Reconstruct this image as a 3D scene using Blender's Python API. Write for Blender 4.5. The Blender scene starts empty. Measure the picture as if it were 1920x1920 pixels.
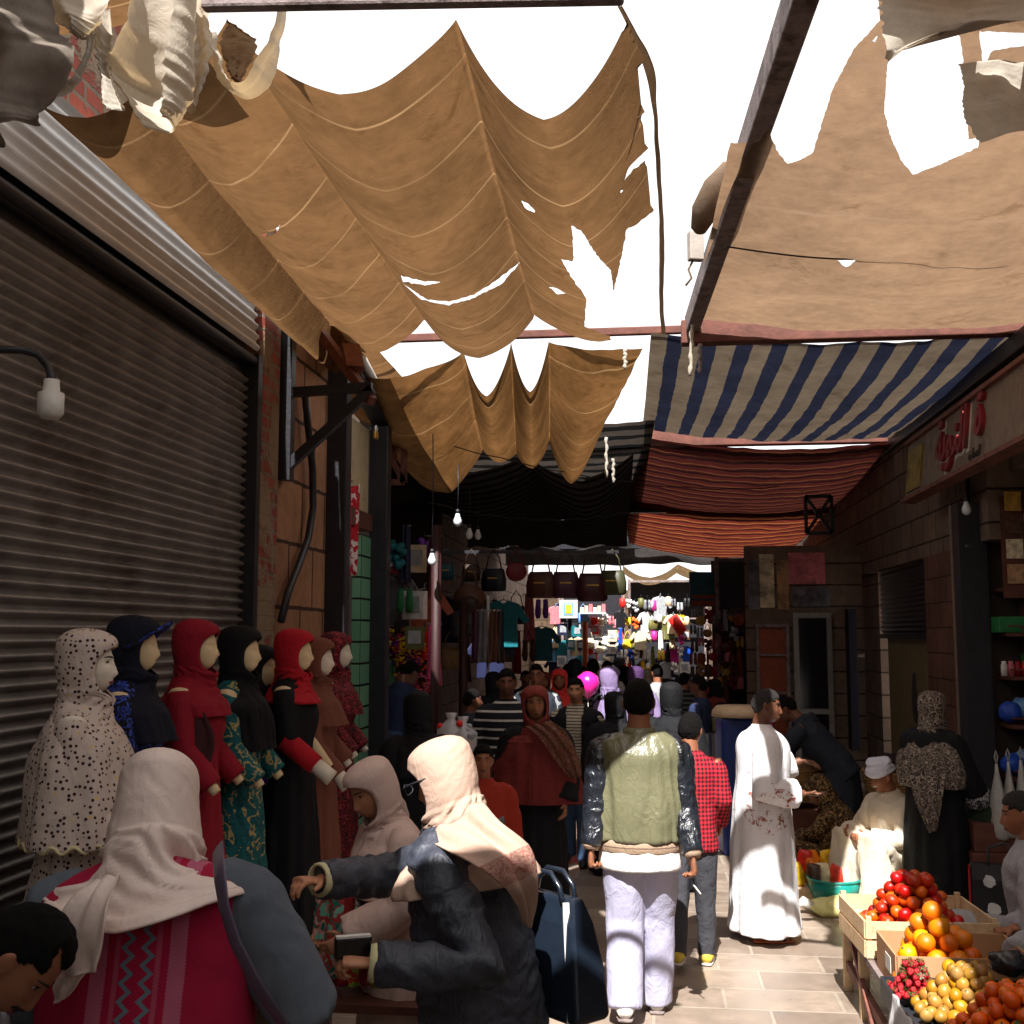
import bpy, math, random
import numpy as np
from mathutils import Vector, Matrix, noise
random.seed(11); RN = random.Random(5)
V = Vector
SC = bpy.context.scene
COL = SC.collection
R = math.radians
# ------------------------------------------------------------------ camera geometry (used to measure real positions from the photo)
F_PX = 2141.0; PITCH = R(6.13); YAW = R(6.8); CAM = V((0, 0, 2.0))
_cp, _sp, _cy, _sy = math.cos(PITCH), math.sin(PITCH), math.cos(YAW), math.sin(YAW)
def ray(px, py):
    x = (px-960)/F_PX; y = (960-py)/F_PX
    fy = _cp-y*_sp
    return V((x*_cy-fy*_sy, x*_sy+fy*_cy, _sp+y*_cp))
def AZ(px, py, z):
    r = ray(px, py); return CAM+r*((z-CAM.z)/r.z)
def AY(px, py, Y):
    r = ray(px, py); return CAM+r*(Y/r.y)
def AX(px, py, X):
    r = ray(px, py); return CAM+r*(X/r.x)
def proj_np(P):
    P = P-np.array([0, 0, 2.0])
    x = P[:, 0]*_cy+P[:, 1]*_sy; f = -P[:, 0]*_sy+P[:, 1]*_cy; z = P[:, 2]
    d = f*_cp+z*_sp; u = -f*_sp+z*_cp
    d = np.maximum(d, 1e-3)
    return 960+F_PX*x/d, 960-F_PX*u/d
# ------------------------------------------------------------------ objects
def tag(o, label, cat, group=None, kind=None):
    if label: o['label'] = label
    if cat: o['category'] = cat
    if group: o['group'] = group
    if kind: o['kind'] = kind
    elif label: o['kind'] = 'thing'
    return o
def thing(name, label, cat, loc=(0, 0, 0), rz=0, group=None):
    o = bpy.data.objects.new(name, None); COL.objects.link(o)
    o.empty_display_size = .1
    o.location = loc; o.rotation_euler = (0, 0, rz)
    return tag(o, label, cat, group)
def dup(root, loc, rz=None, label=None, group=None, scale=None, mats=None):
    """copy a thing with its parts and sub-parts"""
    def cp(o, par):
        c = o.copy(); COL.objects.link(c); c.parent = par
        for ch in list(o.children): cp(ch, c)
        return c
    r = cp(root, None); r.location = loc
    if rz is not None: r.rotation_euler = (0, 0, rz) if not isinstance(rz, tuple) else rz
    if label: r['label'] = label
    if group: r['group'] = group
    if scale: r.scale = (scale,)*3 if not isinstance(scale, tuple) else scale
    if mats:
        for o in [r]+list(r.children_recursive):
            if o.type == 'MESH' and len(o.material_slots) and o.material_slots[0].material.name.split('.')[0] in mats:
                o.material_slots[0].link = 'OBJECT'; o.material_slots[0].material = mats[o.data.materials[0].name.split('.')[0]]
    return r
# ------------------------------------------------------------------ mesh builder
class MB:
    def __init__(s): s.v = []; s.f = []; s.m = []; s.uv = {}; s.cur = 0
    def add(s, vs, fs, uv=None):
        b = len(s.v); s.v += [tuple(p) for p in vs]
        for f in fs: s.f.append(tuple(i+b for i in f)); s.m.append(s.cur)
        if uv is not None:
            for i, q in enumerate(uv): s.uv[b+i] = q
        return s
    def box(s, c, d, M=None, rz=0):
        x, y, z = d[0]/2, d[1]/2, d[2]/2
        vs = [V((a*x, b*y, e*z)) for e in (-1, 1) for b in (-1, 1) for a in (-1, 1)]
        if M is not None: vs = [M @ p for p in vs]
        if rz:
            q = Matrix.Rotation(rz, 3, 'Z'); vs = [q @ p for p in vs]
        vs = [p+V(c) for p in vs]
        return s.add(vs, [(0, 2, 3, 1), (4, 5, 7, 6), (0, 1, 5, 4), (2, 6, 7, 3), (0, 4, 6, 2), (1, 3, 7, 5)])
    def beam(s, a, b, w, h, up=V((0, 0, 1))):
        a, b = V(a), V(b); t = (b-a).normalized()
        sd = t.cross(up)
        if sd.length < 1e-3: sd = t.cross(V((0, 1, 0)))
        sd.normalize(); u = sd.cross(t)
        vs = [p+sd*(i*w/2)+u*(j*h/2) for p in (a, b) for j in (-1, 1) for i in (-1, 1)]
        return s.add(vs, [(0, 1, 3, 2), (4, 6, 7, 5), (0, 4, 5, 1), (2, 3, 7, 6), (0, 2, 6, 4), (1, 5, 7, 3)])
    def tube(s, pts, r, n=10, cap=True, flat=None, ref=None):
        pts = [V(p) for p in pts]; k = len(pts)
        rs = r if isinstance(r, (list, tuple)) else [r]*k
        t0 = (pts[1]-pts[0]).normalized()
        nrm = V(ref) if ref is not None else (V((0, 0, 1)) if abs(t0.z) < .9 else V((0, 1, 0)))
        vs = []
        for i, p in enumerate(pts):
            t = (pts[min(i+1, k-1)]-pts[max(i-1, 0)])
            t = t.normalized() if t.length > 1e-9 else t0
            nrm = (nrm-t*nrm.dot(t))
            nrm = nrm.normalized() if nrm.length > 1e-6 else V((1, 0, 0))
            bn = t.cross(nrm)
            fa, fb = (1, 1) if flat is None else flat
            for j in range(n):
                a = 2*math.pi*j/n
                vs.append(p+(nrm*math.cos(a)*fa+bn*math.sin(a)*fb)*rs[i])
        fs = [(i*n+j, i*n+(j+1) % n, (i+1)*n+(j+1) % n, (i+1)*n+j) for i in range(k-1) for j in range(n)]
        if cap:
            fs.append(tuple(range(n-1, -1, -1))); fs.append(tuple((k-1)*n+j for j in range(n)))
        return s.add(vs, fs)
    def sph(s, c, r, nu=14, nv=10, M=None):
        rx, ry, rz = r if isinstance(r, (tuple, list)) else (r, r, r)
        vs = []
        for i in range(1, nv):
            ph = math.pi*i/nv
            for j in range(nu):
                a = 2*math.pi*j/nu
                vs.append(V((rx*math.sin(ph)*math.cos(a), ry*math.sin(ph)*math.sin(a), rz*math.cos(ph))))
        vs += [V((0, 0, rz)), V((0, 0, -rz))]
        if M is not None: vs = [M @ p for p in vs]
        vs = [p+V(c) for p in vs]
        fs = [(i*nu+j, (i+1)*nu+j, (i+1)*nu+(j+1) % nu, i*nu+(j+1) % nu) for i in range(nv-2) for j in range(nu)]
        t = (nv-1)*nu
        fs += [(t, j, (j+1) % nu) for j in range(nu)]+[(t+1, (nv-2)*nu+(j+1) % nu, (nv-2)*nu+j) for j in range(nu)]
        return s.add(vs, fs)
    def loft(s, rings, cap=True):
        """rings: lists of points, all of one length, closed loops"""
        n = len(rings[0]); k = len(rings)
        vs = [p for r_ in rings for p in r_]
        fs = [(i*n+j, i*n+(j+1) % n, (i+1)*n+(j+1) % n, (i+1)*n+j) for i in range(k-1) for j in range(n)]
        if cap:
            fs.append(tuple(range(n-1, -1, -1))); fs.append(tuple((k-1)*n+j for j in range(n)))
        return s.add(vs, fs)
    def grid(s, fn, nu, nv, keep=None):
        """fn(u,v)->point; u,v in 0..1; keep(pts array Nx3,uv Nx2)->bool per face centre"""
        vs = []; uv = []
        for j in range(nv+1):
            for i in range(nu+1):
                u, v = i/nu, j/nv
                vs.append(fn(u, v)); uv.append((u, v))
        fs = [(j*(nu+1)+i, j*(nu+1)+i+1, (j+1)*(nu+1)+i+1, (j+1)*(nu+1)+i) for j in range(nv) for i in range(nu)]
        if keep is not None:
            P = np.array([tuple(p) for p in vs]); Fi = np.array(fs)
            C = P[Fi].mean(1); U = np.array(uv)[Fi].mean(1)
            k = keep(C, U); fs = [f for f, q in zip(fs, k) if q]
        return s.add(vs, fs, uv)
    def prism(s, poly, thick, M):
        """poly: 2D points in a plane, extruded along +z by thick, placed by matrix M"""
        n = len(poly)
        vs = [M @ V((x, y, 0)) for x, y in poly]+[M @ V((x, y, thick)) for x, y in poly]
        return s.add(vs, [tuple(range(n-1, -1, -1)), tuple(range(n, 2*n))]+[(i, (i+1) % n, n+(i+1) % n, n+i) for i in range(n)])
    def xf(s, M):
        s.v = [tuple(M @ V(p)) for p in s.v]; return s
    def mesh(s, name):
        me = bpy.data.meshes.new(name); me.from_pydata(s.v, [], s.f)
        if s.uv:
            l = me.uv_layers.new(name='UVMap')
            idx = np.empty(len(me.loops), dtype=np.int32); me.loops.foreach_get('vertex_index', idx)
            U = np.zeros((len(s.v), 2), dtype=np.float32)
            for i, q in s.uv.items(): U[i] = q
            l.data.foreach_set('uv', U[idx].ravel())
        if any(s.m): me.polygons.foreach_set('material_index', s.m)
        return me
    def build(s, name, mats, parent=None, loc=None, smooth=True, solid=0, fuse=0, smo=4, wrinkle=None, bevel=0):
        me = s.mesh(name)
        if fuse: me = fuse_mesh(me, fuse, smo)
        if wrinkle: wrinkle_mesh(me, *wrinkle)
        return link(name, me, mats, parent, loc, smooth, solid, bevel)
def link(name, me, mats, parent=None, loc=None, smooth=True, solid=0, bevel=0):
    if me.name != name: me.name = name
    for m in (mats if isinstance(mats, (list, tuple)) else [mats]): me.materials.append(m)
    if smooth: me.polygons.foreach_set('use_smooth', [True]*len(me.polygons))
    o = bpy.data.objects.new(name, me); COL.objects.link(o)
    if parent is not None: o.parent = parent
    if loc is not None: o.location = loc
    if solid:
        md = o.modifiers.new('Solidify', 'SOLIDIFY'); md.thickness = solid; md.offset = 0
    if bevel:
        md = o.modifiers.new('Bevel', 'BEVEL'); md.width = bevel; md.segments = 2; md.limit_method = 'ANGLE'
    return o
def fuse_mesh(me, voxel, it=4):
    o = bpy.data.objects.new('tmp', me); COL.objects.link(o)
    md = o.modifiers.new('r', 'REMESH'); md.mode = 'VOXEL'; md.voxel_size = voxel
    if it:
        m2 = o.modifiers.new('s', 'SMOOTH'); m2.factor = .5; m2.iterations = it
    dg = bpy.context.evaluated_depsgraph_get()
    new = bpy.data.meshes.new_from_object(o.evaluated_get(dg))
    bpy.data.objects.remove(o); bpy.data.meshes.remove(me)
    return new
def wrinkle_mesh(me, amp, scale, seed=0, ridged=.5, maskf=None):
    n = len(me.vertices)
    co = np.empty(n*3, np.float32); me.vertices.foreach_get('co', co); co = co.reshape(-1, 3)
    nr = np.empty(n*3, np.float32); me.vertices.foreach_get('normal', nr); nr = nr.reshape(-1, 3)
    sx = scale if isinstance(scale, tuple) else (scale,)*3
    d = np.empty(n, np.float32)
    for i in range(n):
        p = co[i]; q = V((p[0]*sx[0]+seed, p[1]*sx[1]+seed*1.7, p[2]*sx[2]))
        w = noise.noise(q*.6+V((7, 3, 1)))*.9
        a = noise.noise(q+V((w, w, w)))
        b = noise.noise(q*2.3+V((3, w, 9)))
        d[i] = (1-ridged)*a+ridged*(1-2*abs(a))*.8+.35*b
    if maskf is not None: d *= maskf(co)
    co += nr*(d*amp)[:, None]
    me.vertices.foreach_set('co', co.ravel()); me.update()
def pip(px, py, poly):
    """points in polygon, numpy"""
    c = np.zeros(len(px), bool); n = len(poly)
    for i in range(n):
        x1, y1 = poly[i]; x2, y2 = poly[i-1]
        m = ((y1 > py) != (y2 > py)) & (px < (x2-x1)*(py-y1)/((y2-y1) or 1e-9)+x1)
        c ^= m
    return c
# ------------------------------------------------------------------ materials
class NT:
    def __init__(s, name):
        s.mat = bpy.data.materials.new(name); s.mat.use_nodes = True
        s.t = s.mat.node_tree; s.t.nodes.clear()
        s.out = s.t.nodes.new('ShaderNodeOutputMaterial')
    def n(s, typ, **kw):
        nd = s.t.nodes.new('ShaderNode'+typ)
        for k, v in kw.items():
            if k.startswith('_'): setattr(nd, k[1:], v)
            else:
                key = k.replace('_', ' ')
                i = nd.inputs[int(k[1:])] if (k[0] == 'i' and k[1:].isdigit()) else nd.inputs[key]
                if isinstance(v, bpy.types.NodeSocket): s.t.links.new(v, i)
                else:
                    if hasattr(i.default_value, '__len__') and not isinstance(v, str) and len(v) == 3 and len(i.default_value) == 4: v = (*v, 1)
                    i.default_value = v
        return nd
    def math(s, op, a, b=0, c=None, clamp=False):
        kw = dict(i0=a, i1=b)
        if c is not None: kw['i2'] = c
        return s.n('Math', _operation=op, _use_clamp=clamp, **kw).outputs[0]
    def mix(s, fac, a, b, blend='MIX'):
        nd = s.t.nodes.new('ShaderNodeMix'); nd.data_type = 'RGBA'; nd.blend_type = blend
        for i, v in ((0, fac), (6, a), (7, b)):
            if isinstance(v, bpy.types.NodeSocket): s.t.links.new(v, nd.inputs[i])
            else: nd.inputs[i].default_value = (*v, 1) if hasattr(v, '__len__') and len(v) == 3 else v
        return nd.outputs[2]
    def ramp(s, fac, stops, interp='LINEAR'):
        nd = s.t.nodes.new('ShaderNodeValToRGB'); nd.color_ramp.interpolation = interp
        s.t.links.new(fac, nd.inputs[0]); e = nd.color_ramp.elements
        while len(e) < len(stops): e.new(.5)
        for q, (p, c) in zip(e, stops):
            q.position = p; q.color = (*c, 1) if hasattr(c, '__len__') else (c, c, c, 1)
        return nd.outputs[0]
    def coord(s, which='Object', scale=1, rot=(0, 0, 0)):
        tc = s.n('TexCoord')
        sc_ = scale if isinstance(scale, (tuple, list)) else (scale,)*3
        return s.n('Mapping', Vector=tc.outputs[which], Scale=sc_, Rotation=rot).outputs[0]
    def sep(s, vec):
        return s.n('SeparateXYZ', Vector=vec).outputs
    def noise(s, vec, scale, detail=4, rough=.6, dist=0):
        return s.n('TexNoise', Vector=vec, Scale=scale, Detail=detail, Roughness=rough, Distortion=dist).outputs[0]
    def fin(s, col, rough=.8, metal=0, bump=None, spec=.4, sheen=0, coat=0, sss=0, trans=None, emit=None, bstr=.3, bdist=.01, **kw):
        b = s.n('BsdfPrincipled', Roughness=rough, Metallic=metal, **{'Specular_IOR_Level': spec})
        if isinstance(col, bpy.types.NodeSocket): s.t.links.new(col, b.inputs['Base Color'])
        else: b.inputs['Base Color'].default_value = (*col, 1)
        if sheen: b.inputs['Sheen Weight'].default_value = sheen
        if coat: b.inputs['Coat Weight'].default_value = coat
        if sss:
            b.inputs['Subsurface Weight'].default_value = sss; b.inputs['Subsurface Radius'].default_value = (.012, .005, .003)
            b.inputs['Subsurface Scale'].default_value = 1
        if bump is not None:
            bp = s.n('Bump', Height=bump, Strength=bstr, Distance=bdist); s.t.links.new(bp.outputs[0], b.inputs['Normal'])
        sh = b.outputs[0]
        if trans is not None:
            f, tcol = trans
            tr = s.n('BsdfTranslucent')
            if isinstance(tcol, bpy.types.NodeSocket): s.t.links.new(tcol, tr.inputs[0])
            else: tr.inputs[0].default_value = (*tcol, 1)
            mx = s.n('MixShader', i0=f); s.t.links.new(sh, mx.inputs[1]); s.t.links.new(tr.outputs[0], mx.inputs[2]); sh = mx.outputs[0]
        s.t.links.new(sh, s.out.inputs[0])
        return s.mat
def srgb(r, g, b):
    f = lambda c: (c/255/12.92 if c <= 10 else ((c/255+.055)/1.055)**2.4)
    return (f(r), f(g), f(b))
def dk(c, k): return tuple(x*k for x in c)
_mc = {}
def cloth(name, col, var=.18, rough=.85, weave=900, pat=None, sheen=.0, fold=.35, metal=0, spec=.25, trans=None):
    """fabric with a fine weave, slow colour drift and soft creases; pat(nt, vec)->colour socket replaces the plain colour"""
    t = NT(name); v = t.coord('Object')
    c = pat(t, v) if pat else None
    n1 = t.noise(v, 3.2, 5, .6); n2 = t.noise(v, 26, 3, .5)
    k = t.math('ADD', t.math('MULTIPLY', n1, .7), t.math('MULTIPLY', n2, .3))
    f = t.ramp(k, [(.3, (1-var,)*3), (.7, (1+var,)*3)])
    col_ = t.mix(1, c if c is not None else col, f, 'MULTIPLY')
    w = t.noise(v, weave*.35, 2)
    cr = t.noise(v, 14, 5, .62, .6)
    rg_ = t.math('SUBTRACT', 1, t.math('ABSOLUTE', t.math('MULTIPLY', t.math('SUBTRACT', t.noise(t.n('Mapping', Vector=v, Scale=(1, 1, .55)).outputs[0], 11, 3, .5, 1.1), .5), 5)), clamp=True)
    h = t.math('ADD', t.math('ADD', t.math('MULTIPLY', cr, fold), t.math('MULTIPLY', rg_, fold*.55)), t.math('MULTIPLY', w, .05))
    tr = None
    if trans: tr = (trans, col_)
    return t.fin(col_, rough, metal, h, spec, sheen, trans=tr, bstr=.6, bdist=.02)
def plain(name, col, rough=.6, metal=0, var=.15, scale=12, spec=.4, coat=0, bump=.3, dirt=None, emit=0):
    t = NT(name); v = t.coord('Object')
    n1 = t.noise(v, scale, 5, .65)
    c = t.mix(1, col, t.ramp(n1, [(.3, (1-var,)*3), (.72, (1+var,)*3)]), 'MULTIPLY')
    if dirt:
        dcol, amt = dirt
        d = t.ramp(t.noise(v, scale*.45, 6, .7, .4), [(1-amt-.08, 0), (1-amt+.1, 1)])
        c = t.mix(d, c, dcol)
    return t.fin(c, rough, metal, t.noise(v, scale*4, 4), spec, coat=coat, bstr=bump, bdist=.01)
def pat_dots(base, dot, scale, thr=.28, dot2=None, p2=.8):
    def f(t, v):
        vo = t.n('TexVoronoi', Vector=v, Scale=scale, Randomness=.55)
        m = t.math('LESS_THAN', vo.outputs['Distance'], thr)
        d = dot
        if dot2: d = t.mix(t.math('GREATER_THAN', t.sep(vo.outputs['Color'])[0], p2), dot, dot2)
        return t.mix(m, base, d)
    return f
def pat_floral(cols, scale, dist=.6):
    def f(t, v):
        d = t.n('TexNoise', Vector=v, Scale=scale*1.3, Detail=3)
        vv = t.n('VectorMath', _operation='ADD', i0=v, i1=t.n('VectorMath', _operation='SCALE', i0=d.outputs[1], Scale=dist/scale).outputs[0]).outputs[0]
        vo = t.n('TexVoronoi', Vector=vv, Scale=scale)
        k = t.math('FRACT', t.math('ADD', t.sep(vo.outputs['Color'])[0], t.math('MULTIPLY', vo.outputs['Distance'], 1.1)))
        n = len(cols)
        return t.ramp(k, [(i/n, c) for i, c in enumerate(cols)], 'CONSTANT')
    return f
def pat_stripe(axis, freq, stops, wob=0, rot=(0, 0, 0)):
    def f(t, v):
        if any(rot): v = t.n('Mapping', Vector=v, Rotation=rot).outputs[0]
        x = t.sep(v)[axis]
        if wob: x = t.math('ADD', x, t.math('MULTIPLY', t.noise(v, 6, 2), wob))
        return t.ramp(t.math('FRACT', t.math('MULTIPLY', x, freq)), stops, 'CONSTANT')
    return f
# ------------------------------------------------------------------ camera, sky, sun
cam = bpy.data.cameras.new('camera'); co_ = bpy.data.objects.new('camera', cam); COL.objects.link(co_)
cam.sensor_width = 36; cam.lens = 36*F_PX/1920; cam.clip_end = 500; cam.clip_start = .05
co_.location = CAM; co_.rotation_euler = (math.pi/2+PITCH, 0, YAW); SC.camera = co_
SUN_DIR = V((.05, .82, -1.0)).normalized()
w = bpy.data.worlds.new('World'); SC.world = w; w.use_nodes = True
nt = w.node_tree; bg = nt.nodes['Background']
sky = nt.nodes.new('ShaderNodeTexSky'); sky.sky_type = 'NISHITA'; sky.sun_disc = False
sky.sun_elevation = R(50.3); sky.sun_rotation = R(183.5); sky.dust_density = 6; sky.air_density = 1.0; sky.ozone_density = .6
# bright thin cloud over the whole sky (the photograph's sky is a burnt-out white)
tcw = nt.nodes.new('ShaderNodeTexCoord'); nz = nt.nodes.new('ShaderNodeTexNoise'); nz.inputs['Scale'].default_value = 3; nz.inputs['Detail'].default_value = 5
rp = nt.nodes.new('ShaderNodeValToRGB'); rp.color_ramp.elements[0].position = .3; rp.color_ramp.elements[0].color = (.86,)*3+(1,); rp.color_ramp.elements[1].position = .6
mxw = nt.nodes.new('ShaderNodeMix'); mxw.data_type = 'RGBA'; mxw.inputs[7].default_value = (4.1, 4.0, 3.95, 1)
nt.links.new(tcw.outputs['Generated'], nz.inputs['Vector']); nt.links.new(nz.outputs[0], rp.inputs[0]); nt.links.new(rp.outputs[0], mxw.inputs[0])
nt.links.new(sky.outputs[0], mxw.inputs[6]); nt.links.new(mxw.outputs[2], bg.inputs[0]); bg.inputs[1].default_value = .15
sl = bpy.data.lights.new('sun', 'SUN'); sl.energy = 5; sl.angle = R(.5); sl.color = (1, .97, .92)
so = bpy.data.objects.new('sun', sl); COL.objects.link(so); so.rotation_euler = SUN_DIR.to_track_quat('-Z', 'Y').to_euler(); so.location = (0, -5, 12)
vs = SC.view_settings; vs.view_transform = 'Standard'; vs.look = 'None'; vs.gamma = 1; vs.exposure = 1.3; vs.use_curve_mapping = False
SC.cycles.max_bounces = 8; SC.cycles.transmission_bounces = 6; SC.cycles.diffuse_bounces = 5
# ------------------------------------------------------------------ materials of the setting
def m_pavers():
    t = NT('stone_pavers'); v = t.coord('Object')
    br = t.n('TexBrick', Vector=v, Color1=srgb(150, 134, 120), Color2=srgb(122, 107, 96), Mortar=srgb(158, 146, 132), Scale=1.0, Mortar_Size=.012, Mortar_Smooth=.3, Bias=-.1, Brick_Width=.62, Row_Height=.36)
    br.offset = .37
    n = t.noise(v, 5, 6, .7); n2 = t.noise(v, 1.1, 4)
    c = t.mix(1, br.outputs[0], t.ramp(t.math('ADD', t.math('MULTIPLY', n, .6), t.math('MULTIPLY', n2, .4)), [(.3, .62), (.68, 1.2)]), 'MULTIPLY')
    st = t.ramp(t.noise(v, 2.3, 7, .75, .5), [(.58, 0), (.72, 1)])
    c = t.mix(t.math('MULTIPLY', st, .7), c, srgb(76, 62, 52))
    sp = t.ramp(t.noise(v, 19, 8, .8), [(.62, 0), (.7, 1)]); c = t.mix(t.math('MULTIPLY', sp, .45), c, srgb(60, 50, 42))
    h = t.math('SUBTRACT', t.math('MULTIPLY', n, .35), t.math('MULTIPLY', br.outputs[1], .8))
    rgh = t.ramp(n, [(.3, .24), (.7, .55)])
    m = t.fin(c, .5, 0, h, .5, bstr=.5, bdist=.008)
    b = [x for x in m.node_tree.nodes if x.type == 'BSDF_PRINCIPLED'][0]; m.node_tree.links.new(rgh, b.inputs['Roughness'])
    return m
def m_blocks(name, c1, c2, mort, bw, rh, axis='YZ', plaster=None, msize=.012):
    t = NT(name); v = t.coord('Object'); s = t.sep(v)
    vec = t.n('CombineXYZ', X=s[1] if axis == 'YZ' else s[0], Y=s[2], Z=0).outputs[0]
    nz = t.n('TexNoise', Vector=v, Scale=7, Detail=3)
    vec = t.n('VectorMath', _operation='MULTIPLY_ADD', i0=nz.outputs[1], i1=(.02, .02, 0), i2=vec).outputs[0]
    br = t.n('TexBrick', Vector=vec, Color1=c1, Color2=c2, Mortar=mort, Scale=1, Mortar_Size=msize, Mortar_Smooth=.2, Brick_Width=bw, Row_Height=rh)
    n = t.noise(v, 9, 6, .7); n2 = t.noise(v, 1.6, 5, .65)
    c = t.mix(1, br.outputs[0], t.ramp(t.math('ADD', t.math('MULTIPLY', n, .5), t.math('MULTIPLY', n2, .5)), [(.32, .55), (.68, 1.25)]), 'MULTIPLY')
    h = t.math('SUBTRACT', t.math('MULTIPLY', n, .5), t.math('MULTIPLY', br.outputs[1], .9))
    if plaster:
        pm = t.ramp(t.noise(v, 2.6, 6, .7, .3), [(.46, 0), (.52, 1)])
        c = t.mix(pm, c, t.mix(n, dk(plaster, .6), plaster)); h = t.math('ADD', h, t.math('MULTIPLY', pm, 1.2))
    return t.fin(c, .9, 0, h, .2, bstr=.7, bdist=.015)
M_pav = m_pavers()
M_stoneL = m_blocks('sandstone_blocks', srgb(164, 120, 88), srgb(140, 102, 78), srgb(70, 50, 40), .46, .36)
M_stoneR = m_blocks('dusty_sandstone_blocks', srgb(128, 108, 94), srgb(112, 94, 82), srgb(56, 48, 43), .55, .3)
M_stoneF = m_blocks('brown_sandstone_blocks', srgb(96, 78, 62), srgb(84, 68, 54), srgb(60, 48, 38), .55, .3, 'XZ')
M_brickred = m_blocks('red_brick', srgb(160, 82, 66), srgb(132, 66, 56), srgb(128, 112, 96), .24, .075, plaster=srgb(150, 130, 108), msize=.01)
M_brickR = m_blocks('worn_red_brick', srgb(116, 82, 70), srgb(102, 72, 62), srgb(60, 46, 42), .5, .26, msize=.008)
M_dwood = plain('dark_red_timber', srgb(92, 52, 42), .75, var=.35, scale=6, bump=.5)
M_gwood = plain('weathered_grey_timber', srgb(126, 112, 110), .8, var=.3, scale=14, bump=.6, dirt=(srgb(70, 55, 50), .42))
M_black = plain('black_painted_steel', srgb(34, 34, 40), .45, var=.25, scale=9)
M_rust = plain('rust_red_steel', srgb(120, 74, 62), .7, var=.3, scale=15, dirt=(srgb(70, 40, 34), .4))
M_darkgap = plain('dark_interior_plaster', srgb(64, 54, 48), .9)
M_cream = plain('cream_paint', srgb(190, 172, 138), .7, var=.1, dirt=(srgb(120, 96, 66), .35))
M_white = plain('white_paint', srgb(206, 202, 194), .5, var=.06)
M_slat = plain('dull_shutter_steel', srgb(140, 136, 132), .4, metal=.35, var=.3, scale=5, spec=.4, bump=.15, dirt=(srgb(96, 84, 74), .4))
M_slatL = plain('pale_steel_skylit_hood', srgb(214, 212, 208), .5, metal=.1, var=.12, scale=6, bump=.15, dirt=(srgb(120, 104, 90), .3))  # hood's paleness stands for skylight; small fittings share the colour
M_glass = plain('dark_glass', srgb(20, 24, 30), .08, var=.05, spec=.6, bump=.02)
# ------------------------------------------------------------------ ground
g = MB(); g.add([(-90, -60, 0), (90, -60, 0), (90, 150, 0), (-90, 150, 0)], [(0, 1, 2, 3)])
tag(g.build('ground', M_pav, smooth=False), None, None, kind='structure')
# ------------------------------------------------------------------ left row: shutter, brick pier, stone wall
t = thing('roller_shutter', 'big dull grey roller shutter pulled down over the shop behind the mannequins', 'shutter', (-2, 2.3, 0))
def shutter_profile(z0, z1, pitch, x0, depth, slope=0):
    pts = []; n = int((z1-z0)/pitch)
    for i in range(n):
        for k in range(6):
            a = k/6; z = z0+(i+a)*pitch
            d = depth*abs(math.sin(math.pi*min(a/.72, 1)))
            pts.append((x0+d+slope*(z-z0), z))
    pts.append((x0, z0+n*pitch)); return pts
def extrude_profile(mb, pts, y0, y1):
    b = len(pts)
    mb.add([(x, y0, z) for x, z in pts]+[(x, y1, z) for x, z in pts], [(i, i+1, b+i+1, b+i) for i in range(b-1)])
m = MB(); extrude_profile(m, shutter_profile(.06, 3.36, .0475, -.06, .029), -5.3, 3.28); m.build('slat_curtain', M_slat, t)
m = MB(); m.box((-.02, -1, .05), (.07, 8.56, .1)); m.build('bottom_rail', M_slat, t, smooth=False)
m = MB(); m.box((-.03, 3.31, 1.72), (.1, .06, 3.44)); m.build('guide_rail', M_black, t, smooth=False)
m = MB(); m.tube([(-.01, -5.3, 3.405), (-.01, 3.36, 3.405)], .026, 12); m.build('roller_tube', M_black, t)
m = MB(); m.box((-.085, -1, 3.42), (.05, 8.6, .16)); m.build('housing_board', M_black, t, smooth=False)
m = MB(); extrude_profile(m, shutter_profile(3.46, 3.86, .057, .0, .02, -.1), -5.3, 3.3); m.build('roller_hood', M_slatL, t)
m = MB(); m.box((-2.42, 1.1, 2.2), (.5, 12.4, 4.4)); m.box((-2.3, .4, 4.15), (.5, 11, .6)); 
tag(m.build('shop_wall', M_brickred, smooth=False), 'red brick wall top above the pale hood of the roller shutter', 'wall')
m = MB(); m.box((-2.16, 5.79, 2.1), (.36, .3, 4.2)); o = m.build('brick_pier', M_brickred, smooth=False, bevel=.02)
tag(o, 'narrow crumbling brick pier with patchy plaster at the end of the roller shutter', 'pier')
m = MB(); m.box((-2.25, 6.5, 2.1), (.5, 1.1, 4.2)); m.build('stone_wall', M_stoneL, smooth=False)
o = bpy.data.objects['stone_wall']; tag(o, 'wall of tan sandstone blocks between the brick pier and the black door frame', 'wall')
# bracket
t = thing('steel_bracket', 'dark triangular steel bracket bolted high on the sandstone wall', 'bracket', (-1.97, 6.02, 2.85))
m = MB(); m.box((0, 0, .42), (.07, .08, .86)); m.build('back_plate', M_black, t, smooth=False)
m = MB(); m.beam((0, 0, .48), (.48, 0, .5), .05, .05); m.build('arm', M_black, t, smooth=False)
m = MB(); m.beam((0, 0, .06), (.48, 0, .49), .05, .05); m.build('strut', M_black, t, smooth=False)
m = MB(); m.beam((.48, 0, .42), (.06, .25, .95), .05, .05); m.beam((.3, .2, .78), (.36, .08, .62), .1, .05); m.build('tie_bar', M_rust, t, smooth=False)
m = MB(); P = [AX(x, y, -1.95) for x, y in ((572, 740), (578, 800), (586, 880), (587, 950), (578, 1010), (560, 1060), (540, 1110), (527, 1165))]
m.tube(P, .021, 10); tag(m.build('hanging_hose', M_black), 'thick black hose hanging down the sandstone wall below the bracket', 'hose')
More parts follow.
